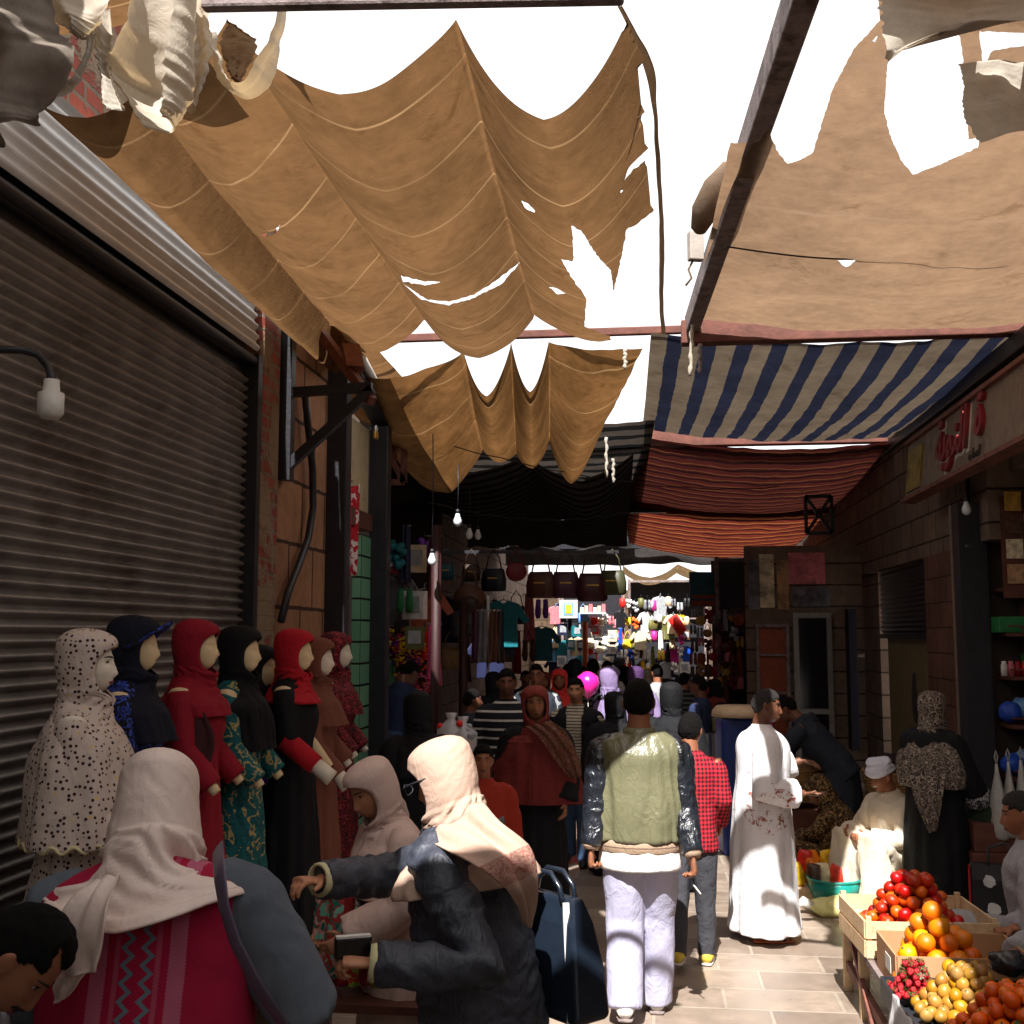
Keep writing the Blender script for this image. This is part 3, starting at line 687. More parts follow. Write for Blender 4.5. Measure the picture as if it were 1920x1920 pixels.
torn('bright V shaped torn flap beside the grimy bunched cloth', [((40, -50), (235, -60)), ((80, 20), (205, 15)), ((118, 48), (170, 48)), ((142, 68), (150, 68))], 3.1, M_torn, .02, 2)
torn('narrow grey torn strip hanging straight down beside the bright roll', [((165, 20), (208, 10)), ((176, 70), (212, 85)), ((182, 115), (204, 120)), ((190, 165), (216, 165)), ((199, 207), (236, 205))], 3.2, M_whitecl, .012, 3)
torn('wide sun bleached torn cloth rolled into a hanging tube', [((258, -60), (372, -60)), ((250, 40), (362, 30)), ((226, 110), (358, 100)), ((210, 130), (354, 150)), ((242, 190), (338, 205)), ((268, 236), (322, 232))], 3.35, M_torn, .015, 4, 4.4)
torn('sun bleached torn strip hanging on the far side of the rolled tube', [((340, -60), (400, -60)), ((352, 30), (392, 30)), ((356, 110), (400, 90)), ((352, 165), (385, 160)), ((352, 212), (366, 205))], 3.5, M_torn, .015, 5)
torn('looped brown torn cloth dangling below the grey cross pole', [((392, 60), (398, 60, .3)), ((404, 120), (412, 128, .3)), ((428, 152), (432, 172, .3)), ((458, 152), (470, 184, .3)), ((480, 110), (512, 140, .3)), ((512, 55), (528, 70, .3)), ((532, -20), (542, -10, .3))], 3.6, M_torn, .01, 6)
torn('curved torn edge arching under the grimy cloth', [((98, 182), (80, 170)), ((120, 178), (100, 160)), ((150, 150), (135, 140)), ((168, 108), (158, 98)), ((178, 60), (165, 60))], 3.15, M_whitecl, .006, 7)
torn('brown torn flap with a point left of the big awning peak', [((425, 36), (428, 38)), ((412, 78), (480, 78)), ((425, 130), (462, 128)), ((442, 156), (448, 156))], 3.9, M_brown, .01, 8)
# brown cloth bundle and box tied to the lengthwise beam, dangling rope ends
m = MB(); P = [AY(1362, 305, 6.9), AY(1345, 345, 7.0), AY(1322, 395, 7.1), AY(1308, 432, 7.2)]
m.tube(P, [.02, .075, .085, .05], 16); m.v = [tuple(V(p)*1+V((1, 0, .4))*.02*noise.noise(V(p)*16)) for p in m.v]
tag(m.build('cloth_bundle', M_beige), 'brown cloth bundle tied to the lengthwise beam', 'cloth bundle')
t = thing('junction_box', 'small grey electrical box hanging beside the lengthwise beam', 'electrical box', AY(1304, 462, 7.6))
m = MB(); m.box((0, 0, 0), (.1, .07, .2), rz=.3); m.build('case', plain('grey_plastic', srgb(150, 140, 132), .6), t, bevel=.008, smooth=False)
m = MB(); m.tube([(-.02, 0, -.1), (-.05, 0, -.16), (-.03, 0, -.22), (-.07, 0, -.27)], .008, 6); m.build('cable', M_beige, t)
for k, (px, y0, y1, Y, lab) in enumerate(((1298, 600, 705, 9.2, 'frayed pale rope end hanging at the foot of the lengthwise beam'), (1312, 645, 700, 9.3, 'short dark rope end hanging beside the frayed pale rope'), (1172, 655, 692, 9.5, 'short frayed rope hanging at the ragged corner of the big awning'), (1137, 820, 895, 12.6, 'pale cloth tie hanging behind the ochre awning'), (1150, 860, 905, 12.9, 'second pale tie hanging lower behind the ochre awning'))):
    m = MB(); n = 14; m.tube([AY(px+1.1*math.sin(j*1.3+k)-(4*j/n if k == 0 else 0), y0+(y1-y0)*j/n, Y) for j in range(n+1)], [.016+.006*math.sin(j*2.2) for j in range(n+1)], 8)
    tag(m.build('rope_end', M_gwood if k == 1 else M_whitecl), lab, 'rope')
m = MB(); m.tube([AZ(1360+k*28, 462+28*math.sin(min(1, k/9)*1.5)-k*.4, 4.42) for k in range(20)], .006, 6); tag(m.build('awning_wire', M_black), 'thin dark wire sagging under the beige awning', 'wire')

canopy('awning', 'brown cloth added along the top of the shutter hood to shade the mannequins', [(V((-2.78, 2.3, 4.62)), V((-2.78, 4.5, 4.62))), (V((-1.72, 2.3, 4.62)), V((-1.72, 4.3, 4.62)))], [.05], M_brown, 40, 60, .04, .02)  # cover added so the mannequins stay in shade
def valance(label, x0, x1, y, z0, z1, mat, seed=0):  # dark hanging cloth added as a stand-in for deep shade under the beams
    m = MB(); m.grid(lambda u, v: V((x0+(x1-x0)*u, y+.05*math.sin(u*26+seed)+.06*noise.noise(V((u*6, v*2, seed))), z0+(z1-z0)*v*(1+.18*noise.noise(V((u*9, seed, 1)))))), 90, 14)
    tag(m.build('valance', mat), label, 'valance')
valance('dark cloth valance added below the black cross beam to darken the bag shops', -3.1, -.35, 19.5, 4.15, 3.5, M_dkst, 1)
valance('dark cloth valance added below the farthest cross beam to darken the gap', -3.1, 3.0, 24.75, 4.0, 3.5, M_dkst, 2)

# loose wires
for k, (a, b, sg, lab) in enumerate(((AY(700, 790, 10.9), AY(1560, 900, 17.0), .35, 'long sagging wire running from the door frame to the lattice bracket'), (AY(800, 940, 12.5), AY(1180, 960, 14.2), .15, 'wire carrying the bulbs under the ochre awning'))):
    m = MB(); m.tube([a.lerp(b, j/24)-V((0, 0, sg*4*(j/24)*(1-j/24)+.01*math.sin(j*2.1+k))) for j in range(25)], .006+.002*(k % 2), 6); tag(m.build('overhead_wire', M_black), lab, 'wire')

torn('frayed brown hem hanging along the street side edge of the big awning', [((1158, 12), (1166, 10)), ((1182, 62), (1192, 58)), ((1208, 130), (1226, 126)), ((1224, 210), (1232, 208)), ((1229, 300), (1238, 300)), ((1235, 390), (1243, 390)), ((1236, 470), (1246, 470)), ((1236, 560), (1244, 560)), ((1240, 625), (1248, 625))], 4.6, M_brown, .004, 3, 0, 8, 90, .003)

torn('pale ragged cloth sheet draped over the near edge of the beige awning', [((1640, -70), (1990, -90)), ((1646, -10), (1990, -10)), ((1652, 50), (1990, 40)), ((1664, 112), (1800, 40))], 4.35, M_whitecl, .02, 5, 0, 50, 50, .02)
torn('pale grey cloth sheet showing beside the largest hole of the beige awning', [((1800, 118), (1990, 110)), ((1808, 160), (1990, 160)), ((1806, 215), (1990, 205)), ((1835, 268), (1990, 225))], 4.75, M_whitecl, .018, 9, 0, 50, 50, .02)
# ------------------------------------------------------------------ people
def g2(x, z, x0, z0, sx, sz): return math.exp(-((x-x0)/sx)**2-((z-z0)/sz)**2)
def lerpt(t, tab):
    if t <= tab[0][0]: return tab[0][1]
    for (a, p), (b, q) in zip(tab, tab[1:]):
        if t <= b: return p+(q-p)*(t-a)/(b-a)
    return tab[-1][1]
def head_pt(x, y, z, off=0):
    px, py, pz = .073*x, .097*y, .117*z
    if z < 0: px *= 1-.16*z*z*(1 if y > -.2 else .6)
    if y < 0:
        if z < -.15: py *= 1-.42*min(1, (-z-.15)/.75)
        else: py *= 1.05
    else:
        py *= .94
        if z < 0: py += .030*min(1, -z*1.1)*y**.5*(1 if z > -.8 else .9)
        f = min(1, y*2.2)
        nz = lerpt(pz, [(-.052, 0), (-.043, .013), (-.034, .023), (-.022, .019), (0, .011), (.02, .005), (.035, 0)])
        nw = lerpt(pz, [(-.045, .017), (-.034, .0155), (-.015, .010), (.03, .009)])
        d = nz*math.exp(-(px/nw)**2)
        ax = abs(px)
        d -= .010*g2(ax, pz, .032, .010, .017, .010)
        d += .005*g2(ax, pz, .028, .030, .024, .008)
        d += .007*g2(px, pz, 0, -.063, .020, .007)+.006*g2(px, pz, 0, -.075, .017, .006)-.003*g2(px, pz, 0, -.069, .022, .0025)
        d += .008*g2(px, pz, 0, -.103, .017, .013)
        d += .005*g2(ax, pz, .046, -.018, .018, .02)-.004*g2(ax, pz, .045, -.06, .015, .02)
        py += d*f
    p = V((px, py, pz))
    if off: p += V((x, y, z)).normalized()*off
    return p
def head_grid(nu=60, nv=46):
    A = []
    for i in range(nu):
        s = 2*(i+.5)/nu-1; A.append(math.pi*(s*.55+.45*s*abs(s)))
    return A, [math.pi*(j+.5)/nv for j in range(nv)]
def add_head(mb, M, ears=True):
    A, Ph = head_grid()
    rings = [[M @ head_pt(math.sin(ph)*math.sin(a), math.sin(ph)*math.cos(a), math.cos(ph)) for a in A] for ph in Ph]
    mb.loft(rings)
    if ears:
        for s in (-1, 1):
            E = M @ Matrix.Translation((s*.079, -.008, -.004)) @ Matrix.Rotation(s*.35, 4, 'Z') @ Matrix.Rotation(.15, 4, 'X')
            b = MB(); b.sph((0, 0, 0), (.010, .022, .034), 12, 10); b.sph((0, .004, -.02), (.009, .013, .014), 10, 8)
            mb.add([E @ V(p) for p in b.v], b.f)
def shell(M, test, off, mat, name, parent, rough=.004, thick=.006, seed=0, nu=84, nv=64):
    """a patch of hair or beard lying over the head where test(x,y,z in head metres) holds"""
    A, Ph = head_grid(nu, nv); m = MB(); vs = []; ok = []
    for ph in Ph:
        for a in A:
            x, y, z = math.sin(ph)*math.sin(a), math.sin(ph)*math.cos(a), math.cos(ph)
            b = head_pt(x, y, z)
            q = b*60+V((seed, 0, 0))
            k = test(b+V((0, 0, .006*noise.noise(q*.8))))
            ok.append(k > 0)
            o = off*min(1, max(k, 0)*50+.15)+rough*noise.noise(q)
            vs.append(M @ (b+V((x, y, z)).normalized()*max(o, .0012)))
    n = nu; fs = []
    for j in range(nv-1):
        for i in range(n):
            f = (j*n+i, (j+1)*n+i, (j+1)*n+(i+1) % n, j*n+(i+1) % n)
            if sum(ok[k] for k in f) >= 3: fs.append(f)
    if ok[0]: fs.append(tuple(range(n)))
    m.add(vs, fs); return m.build(name, mat, parent, solid=thick)
def hair_short(b, front=.058, back=-.088):
    x, y, z = b
    side = abs(x) > .05
    if y > .02: h = front+(-.02 if side else 0)
    elif y > -.03: h = lerpt(y, [(-.03, -.02), (.0, .012), (.02, front-.02)])
    else: h = lerpt(y, [(-.09, back), (-.03, -.03)])
    return z-h
def hair_receding(b):
    x, y, z = b
    return hair_short(b, front=lerpt(abs(x), [(0, .066), (.02, .07), (.036, .098), (.055, .06)]))
def moustache(b):
    x, y, z = b
    return .008-abs(z+.050-.1*abs(x)) if (abs(x) < .032 and y > .05) else -1
def beard(b):
    x, y, z = b
    if y < -.015: return -1
    return min(-.045-z+(.4*max(0, abs(x)-.035)), .03) if not (abs(x) < .026 and -.082 < z < -.054) else -1
M_lips = {}
M_eye = plain('eye_white', srgb(150, 140, 130), .3, var=.05); M_iris = plain('dark_iris', srgb(24, 16, 12), .2, var=.05)
def face(M, parent, browm, lipm, eyes=True):
    for s in (-1, 1):
        dz, dx = .010, .032
        y = head_pt(dx/.073, math.sqrt(max(0, 1-(dx/.073)**2-(dz/.117)**2)), dz/.117).y
        m = MB(); m.sph((0, 0, 0), (.0125, .0055, .0044), 12, 8)
        m.xf(M @ Matrix.Translation((s*dx, y-.0005, dz))); e = m.build('eye', M_eye, parent)
        m = MB(); m.sph((0, 0, 0), (.0056, .004, .0043), 10, 8); m.xf(M @ Matrix.Translation((s*dx, y+.004, dz))); m.build('iris', M_iris, e)
        m = MB(); pts = []
        for k in range(6):
            u = k/5; xx = .012+.040*u; zz = .029+.006*math.sin(u*2.4)-.004*u
            yy = head_pt(xx/.073, math.sqrt(max(.02, 1-(xx/.073)**2-(zz/.117)**2)), zz/.117).y
            pts.append((s*xx, yy+.001, zz))
        m.tube(pts, [.0018, .0028, .003, .0027, .002, .001], 6, flat=(1.2, .8)); m.xf(M); m.build('eyebrow', browm, parent)
        m = MB(); m.tube([(s*(dx-.014), y+.003, dz+.001), (s*dx, y+.0065, dz+.0062), (s*(dx+.014), y+.001, dz+.002)], [.001, .0022, .001], 6); m.xf(M); m.build('eyelash', browm, parent)
    m = MB()
    for zz, rr, w_ in ((-.0645, .0042, .024), (-.0735, .0052, .021)):
        pts = []
        for k in range(9):
            u = k/4-1; xx = u*w_; yy = head_pt(xx/.073, math.sqrt(max(.02, 1-(xx/.073)**2-(zz/.117)**2)), zz/.117).y
            pts.append((xx, yy+.0005-.002*u*u, zz-(.002 if zz > -.07 else -.004)*abs(u)**1.5*1.5))
        m.tube(pts, [.0008]+[rr*(1-abs(k/4-1)**2*.75) for k in range(1, 8)]+[.0008], 8, flat=(1, .75))
    m.xf(M); m.build('lips', lipm, parent)
def add_hand(mb, w, d, nrm, side, curl=.5, s=1, spread=.06, thumb=1.0):
    w = V(w); d = V(d).normalized(); nrm = V(nrm); nrm = (nrm-d*nrm.dot(d)).normalized(); lat = d.cross(nrm)*side
    mb.tube([w-d*.03*s, w, w+d*.035*s, w+d*.07*s, w+d*.094*s], [.024*s, .026*s, .036*s, .041*s, .036*s], 14, flat=(.42, 1), ref=nrm)
    for k, (o, L) in enumerate(((-.030, .070), (-.010, .079), (.010, .074), (.029, .058))):
        o = -o
        p = w+d*(.082-.006*abs(k-1.2))*s+lat*o*s; dd = (d+lat*(o*spread*22)).normalized(); n_ = nrm.copy(); pts = [p]; r0 = (.0092, .0095, .0092, .0082)[k]*s
        c = curl*(1+.12*(k-1))
        for j, fr in enumerate((.46, .30, .24)):
            a = c*(.75, 1.0, .8)[j]
            dd, n_ = (dd*math.cos(a)+n_*math.sin(a)).normalized(), (n_*math.cos(a)-dd*math.sin(a)).normalized()
            p = p+dd*(L*fr*s); pts.append(p)
        mb.tube([pts[0]-d*.02*s]+pts, [r0, r0, r0*.98, r0*.9, r0*.62], 8)
    p = w+d*.022*s+lat*.030*s; t1 = (d*.62+lat*.72*thumb+nrm*.25).normalized(); t2 = (d*.85+lat*.25*thumb+nrm*.42).normalized()
    mb.tube([w+d*.012*s+lat*.012*s, p, p+t1*.036*s, p+t1*.036*s+t2*.032*s], [.014*s, .013*s, .011*s, .007*s], 8)
class Ctx: pass
STAND = dict(lean=0, side=0, head=(0, 0, 0), hipz=.92, hipy=0, shw=.185,
             armL=((-.25, -.02, 1.14), (-.26, .05, .88)), armR=((.25, -.02, 1.14), (.26, .05, .88)), curl=(.5, .5), hdir=(None, None), hnrm=(None, None),
             legL=((-.095, .02, .5), (-.10, -.02, .085)), legR=((.095, .02, .5), (.10, -.02, .085)), toe=(0, 1, 0))
def person(label, loc, rz, H, skin, pose=None, voxel=.011, cat='person', ears=True, group=None, hands=True, legs=True, name='person'):
    P = dict(STAND); P.update(pose or {})
    c = Ctx(); c.P = P; c.rz = rz
    c.root = thing(name, label, cat, loc, rz, group); c.root.scale = (H/1.75,)*3
    hz = P['hipz']; c.hz = hz; top = hz-.92
    c.up = Matrix.Translation((0, P['hipy'], hz)) @ Matrix.Rotation(R(P['side']), 4, 'Y') @ Matrix.Rotation(-R(P['lean']), 4, 'X') @ Matrix.Translation((0, 0, -.92))
    hy, hp, hr = (R(a) for a in P['head'])
    piv = V((0, -.012, 1.505))
    c.hm = c.up @ Matrix.Translation(piv) @ Matrix.Rotation(hy, 4, 'Z') @ Matrix.Rotation(-hp, 4, 'X') @ Matrix.Rotation(hr, 4, 'Y') @ Matrix.Translation(-piv) @ Matrix.Translation((0, .012, 1.634))
    c.sh = [c.up @ V((s*P['shw'], -.005, 1.405)) for s in (-1, 1)]
    c.el = [V(P['armL'][0]), V(P['armR'][0])]; c.wr = [V(P['armL'][1]), V(P['armR'][1])]
    c.hip = [V((s*.085, P['hipy'], hz-.03)) for s in (-1, 1)]; c.kn = [V(P['legL'][0]), V(P['legR'][0])]; c.an = [V(P['legL'][1]), V(P['legR'][1])]
    mb = MB()
    rings = []
    for z, rx, ry, y in ((.84, .12, .08, 0), (.9, .155, .10, 0), (.98, .16, .11, -.005), (1.1, .135, .098, 0), (1.25, .155, .11, .005), (1.36, .165, .105, 0), (1.42, .15, .085, -.006), (1.46, .088, .07, -.012), (1.49, .064, .064, -.012), (1.58, .058, .062, -.004)):
        M_ = c.up
        rings.append([M_ @ V((rx*math.sin(a), y+ry*math.cos(a), z)) for a in [2*math.pi*k/24 for k in range(24)]])
    mb.loft(rings)
    add_head(mb, c.hm, ears)
    for i in (0, 1):
        s = (-1, 1)[i]
        mb.tube([c.up @ V((s*.1, 0, 1.38)), c.sh[i], c.sh[i].lerp(c.el[i], .45), c.el[i], c.el[i].lerp(c.wr[i], .35), c.wr[i]], [.05, .056, .05, .041, .041, .026], 12)
        d = P['hdir'][i]; d = V(d) if d else (c.wr[i]-c.el[i]).normalized()
        n_ = P['hnrm'][i]; n_ = V(n_) if n_ else V((-s, 0, 0))
        if hands: add_hand(mb, c.wr[i], d, n_, s, P['curl'][i])
        if legs:
            mb.tube([c.hip[i]+V((0, 0, .02)), c.hip[i].lerp(c.kn[i], .3), c.kn[i], c.kn[i].lerp(c.an[i], .3), c.an[i]], [.085, .082, .054, .055, .036], 12)
            t_ = V(P['toe']).normalized()
            mb.tube([c.an[i]-t_*.055+V((0, 0, -.035)), c.an[i]+V((0, 0, -.02)), c.an[i]+t_*.08+V((0, 0, -.045)), c.an[i]+t_*.16+V((0, 0, -.06)), c.an[i]+t_*.19+V((0, 0, -.065))], [.03, .042, .036, .028, .014], 10, ref=(0, 0, 1), flat=(.75, 1.05))
    c.body = mb.build('body', skin, c.root, fuse=voxel, smo=1 if voxel < .009 else 1)
    return c
def ering(c, z, rx, ry, y=0, n=72, amp=0, k=11, ph=0, M=None, x=0, sq=0):
    pts = []
    for j in range(n):
        a = 2*math.pi*j/n
        f = 1+amp*(math.sin(k*a+ph+1.3*math.sin(2*a+ph))+.5*math.sin((k*2-3)*a+2*ph))
        sx, cx = math.sin(a), math.cos(a)
        if sq: sx = math.copysign(abs(sx)**(1-sq), sx); cx = math.copysign(abs(cx)**(1-sq), cx)
        p = V((x+rx*f*sx, y+ry*f*cx, z)); pts.append(M @ p if M is not None else p)
    return pts
def interp(tab, n):
    """smooth rows: tab of equal tuples, first item the parameter"""
    A = np.array(tab, float); t = A[:, 0]; q = np.linspace(0, 1, n); d = np.concatenate([[0], np.cumsum(np.abs(np.diff(t))+.02)]); d /= d[-1]
    out = []
    for s in q:
        i = min(int(np.searchsorted(d, s, 'right'))-1, len(d)-2); i = max(i, 0); u = (s-d[i])/(d[i+1]-d[i])
        p0 = A[max(i-1, 0)]; p1 = A[i]; p2 = A[i+1]; p3 = A[min(i+2, len(d)-1)]
        m1 = (p2-p0)*.5; m2 = (p3-p1)*.5
        h = (2*u**3-3*u**2+1)*p1+(u**3-2*u**2+u)*m1+(-2*u**3+3*u**2)*p2+(u**3-u**2)*m2
        out.append(h)
    return out
def sleeves(mb, c, r=(.082, .07, .062), L=1.0, which=(0, 1), n=16, up=True):
    for i in which:
        s = (-1, 1)[i]
        e = c.el[i].lerp(c.wr[i], L)
        S = c.sh[i]; k = c.el[i]-S; ins = V((-s, 0, 0))
        mb.tube([S+ins*.085+V((0, 0, -.012)), S+ins*.04+V((0, 0, -.002)), S+V((0, 0, -.022))+k*.02, S.lerp(c.el[i], .2), S.lerp(c.el[i], .5), c.el[i], c.el[i].lerp(e, .5), e], [r[0]*.62, r[0]*.82, r[0]*.96, r[0], (r[0]*.6+r[1]*.4), r[1], (r[1]+r[2])/2, r[2]], n)
def top_garment(c, mat, name='jacket', z0=.84, hem=(.2, .13), chest=(.205, .145), waist=(.185, .13), sl=(.078, .066, .056), L=.97, vox=.011, wr=(.010, 9), arms=(0, 1), collar=.075, smo=5, belly=0, solid_top=1.5, folds=0, parent=None, shoulder=.86):
    mb = MB(); rows = [(z0, hem[0], hem[1], 0), (z0+.06, hem[0]*1.0, hem[1]*1.0, belly), (1.08, waist[0], waist[1], belly), (1.25, chest[0]*.98, chest[1], .005), (1.36, chest[0], chest[1]*.95, 0), (1.425 if shoulder < .9 else 1.415, chest[0]*shoulder, chest[1]*.75, -.008), (1.465, collar*1.5 if shoulder < .9 else chest[0]*.62, collar*1.15, -.012), (solid_top, collar, collar, -.008)]
    rings = [ering(c, z, rx, ry, y, 64, folds*max(0, (1.3-z)/.5), 9, 1, c.up, sq=.12) for z, rx, ry, y in interp(rows, 26)]
    mb.loft(rings)
    if arms: sleeves(mb, c, sl, L, arms)
    return mb.build(name, mat, parent or c.root, fuse=vox, smo=smo, wrinkle=(wr[0], wr[1], len(bpy.data.objects) % 13, wr[2] if len(wr) > 2 else .5) if wr else None)
def robe(c, mat, name='robe', zh=.03, hem=(.27, .21), hips=(.2, .155), chest=(.205, .145), sl=(.085, .085, .10), L=.96, vox=.012, wr=(.010, 7), folds=.05, k=11, arms=(0, 1), smo=4, top=1.5, ph=0, collar=.07, hemy=0, bust=.0):
    mb = MB()
    hz = c.hz
    rows = [(zh, hem[0], hem[1], hemy, 1), (zh+.3, hem[0]*.93, hem[1]*.93, hemy*.7, .8), (.6, (hem[0]+hips[0])/2, (hem[1]+hips[1])/2, hemy*.4, .6), (.92, hips[0], hips[1], 0, .35), (1.1, hips[0]*.95, hips[1]*.93, 0, .2), (1.26, chest[0]*.98, chest[1]+bust, .005+bust*.5, .06), (1.36, chest[0], chest[1]*.95, 0, 0), (1.425, chest[0]*.86, chest[1]*.75, -.008, 0), (1.465, collar*1.5, collar*1.15, -.012, 0), (top, collar, collar, -.008, 0)]
    rings = []
    for z, rx, ry, y, f in interp(rows, 44):
        if z >= .92: rings.append(ering(c, z, rx, ry, y, 96, folds*max(f, 0), k, ph, c.up))
        else:
            q = V((0, c.P['hipy']*max(0, z/.92), z*hz/.92))
            rings.append([p+V((q.x, q.y, 0)) for p in ering(c, q.z, rx, ry, y, 96, folds*max(f, 0), k, ph+z*.6)])
    mb.loft(rings)
    if arms: sleeves(mb, c, sl, L, arms)
    return mb.build(name, mat, c.root, fuse=vox, smo=smo, wrinkle=(wr[0], (wr[1], wr[1], wr[1]*.45), len(bpy.data.objects) % 13) if wr else None)
def trousers(c, mat, r=(.115, .085, .075), vox=.012, wr=(.008, 9), zt=1.0, cuff=.0, name='trousers'):
    mb = MB()
    mb.loft([ering(c, z, rx, ry, c.P['hipy'], 40) for z, rx, ry in ((c.hz-.1, .165, .125), (c.hz, .178, .135), (c.hz+.12, .168, .125))])
    for i in (0, 1):
        e = c.an[i]+V((0, 0, -.04+cuff))
        mb.tube([c.hip[i]+V((0, 0, .03)), c.hip[i].lerp(c.kn[i], .3), c.kn[i], c.kn[i].lerp(e, .5), e], [r[0], r[0]*.97, r[1], (r[1]+r[2])/2, r[2]], 18)
    return mb.build(name, mat, c.root, fuse=vox, smo=5, wrinkle=(wr[0], (wr[1], wr[1], wr[1]*.5), 3))
def shoes(c, mat, soled=None, name='shoe', slip=False):
    t_ = V(c.P['toe']).normalized()
    for i in (0, 1):
        a = c.an[i]; m = MB()
        m.tube([a-t_*.075+V((0, 0, -.045)), a-t_*.03+V((0, 0, -.03)), a+t_*.06+V((0, 0, -.04)), a+t_*.14+V((0, 0, -.055)), a+t_*.205+V((0, 0, -.062))], [.032, .047, .045, .04, .018], 14, ref=(0, 0, 1), flat=(.8, 1.05))
        o = m.build(name, mat, c.root)
        if soled:
            m = MB(); m.tube([a-t_*.085+V((0, 0, -.076)), a+V((0, 0, -.076)), a+t_*.1+V((0, 0, -.076)), a+t_*.215+V((0, 0, -.076))], [.034, .046, .05, .022], 14, ref=(0, 0, 1), flat=(.22, 1.05)); m.build('sole', soled, o)
HJ = [(.137, .006, .006, -.012, 0), (.130, .048, .056, -.012, 0), (.108, .082, .100, -.01, 0), (.080, .096, .116, -.012, 0), (.060, .100, .118, -.012, 34), (.02, .101, .118, -.012, 56), (-.03, .099, .112, -.010, 60), (-.075, .094, .104, -.004, 56), (-.108, .086, .102, .002, 40), (-.130, .080, .100, .004, 6), (-.165, .082, .092, -.002, 0), (-.205, .122, .106, -.008, 0), (-.238, .178, .126, -.012, 0), (-.285, .222, .152, -.004, 0)]
def hijab(c, mat, tail=((-.36, .24, .165, 0), (-.46, .25, .175, 0)), name='hijab', fold=.007, seed=0, edge=None, head=1.0, veil=False, nlev=64, swirl=1.0, parent=None, wide=0, lift=0):
    rows = [(z, rx*head, ry*head, y, g_) for z, rx, ry, y, g_ in HJ]+[(z, rx, ry, y, 0) for z, rx, ry, y in tail]
    if wide: rows = [(z, rx+wide*min(1, max(0, -z/.15)), ry+wide*min(1, max(0, -z/.15)), y, g_) for z, rx, ry, y, g_ in rows]
    rows = interp(rows, nlev); n = 88; m = MB(); vs = []
    hc0 = c.up @ V((0, .012, 1.634)); neck = c.up @ Matrix.Translation((0, .012, 1.634))
    for lv, (z, rx, ry, y0, gp) in enumerate(rows):
        gp = max(gp, 0); ga = R(gp)
        wgt = min(1, max(0, (z+.22)/.12)); wgt = wgt*wgt*(3-2*wgt)
        for j in range(n+1):
            s = j/n; a = ga+(2*math.pi-2*ga)*s
            x, y = rx*math.sin(a), y0+ry*math.cos(a)
            if gp > 1:
                e = min(s, 1-s)*n
                if e < 3: k_ = 1-.10*(3-e)/3; x *= k_; y = y0+(y-y0)*k_
            q = V((x*9+seed, y*9, z*7))
            amp = fold*(.35 if z > -.1 else 1)
            # draped folds run diagonally down and round the neck
            aa = a-math.pi
            wn = math.exp(-((z+.17)/.075)**2)
            lines = z*(26+10*math.sin(seed*3))*swirl+1.1*math.cos(aa+seed)*2+.9*noise.noise(V((math.sin(a)*2+seed, math.cos(a)*2, z*5)))
            rd = 1-2*abs(noise.noise(V((lines, math.sin(a)*.8+seed, math.cos(a)*.8))))
            d = amp*(rd*(.35+1.5*wn)+noise.noise(q)*.8)
            if z < -.24: d += min(1, (-.24-z)*9)*amp*(1.6*(1-2*abs(noise.noise(V((math.sin(a)*3.2+seed, math.cos(a)*3.2, z*1.2+seed)))))+.8*math.sin(7*a+seed+3*z))
            x += math.sin(a)*d; y += math.cos(a)*d
            p = V((x, y, z)); P1 = c.hm @ p; P2 = neck @ p
            pt = P2.lerp(P1, wgt)
            if lift and z < -.18: pt = pt+V((0, 0, lift*min(1, (-.18-z)*8)*abs(math.sin(a))**1.4))
            vs.append(pt)
    fs = []
    for lv in range(nlev-1):
        for j in range(n):
            fs.append((lv*(n+1)+j, lv*(n+1)+j+1, (lv+1)*(n+1)+j+1, (lv+1)*(n+1)+j))
    m.add(vs, fs)
    # close the seam below the chin
    return m.build(name, mat, parent or c.root, solid=.005)
def strap(c, pts, w, th, mat, name='bag_strap', parent=None, ref=(0, 0, 1)):
    m = MB(); pts = [V(p) for p in pts]
    m.tube(pts, 1, 8, flat=(th, w), ref=ref)
    return m.build(name, mat, parent or c.root)
SK1 = plain('tan_skin', srgb(176, 122, 92), .5, var=.08, scale=30, spec=.35, bump=.1)
SK2 = plain('brown_skin', srgb(142, 92, 66), .5, var=.08, scale=30, spec=.35, bump=.1)
SK3 = plain('dark_brown_skin', srgb(104, 66, 48), .48, var=.08, scale=30, spec=.35, bump=.1)
LIP = plain('lip_skin', srgb(132, 74, 66), .4, var=.05); LIPD = plain('dark_lip_skin', srgb(92, 54, 46), .4, var=.05)
HAIR = plain('black_hair', srgb(17, 15, 15), .75, var=.35, scale=160, spec=.12, bump=.8)
HAIRG = plain('greying_hair', srgb(58, 55, 54), .8, var=.5, scale=260, spec=.12, bump=.8)
BROW = plain('dark_brow_hair', srgb(30, 24, 22), .7, var=.1)
def pp(px, top, Y):
    p = AY(px, top, Y); return V((p.x, p.y, 0)), p.z
def lo(loc, rz, H):
    """photo position at a distance -> the person's own coordinates"""
    inv = (Matrix.Translation(loc) @ Matrix.Rotation(rz, 4, 'Z') @ Matrix.Scale(H/1.75, 4)).inverted()
    return lambda px, py, Y: tuple(inv @ AY(px, py, Y))
def aim_head(c, px, py, Y):
    h = Matrix.LocRotScale(c.root.location, c.root.rotation_euler, c.root.scale) @ c.hm.to_translation(); d = AY(px, py, Y)-h
    c.root.location = c.root.location+V((d.x, d.y, 0))
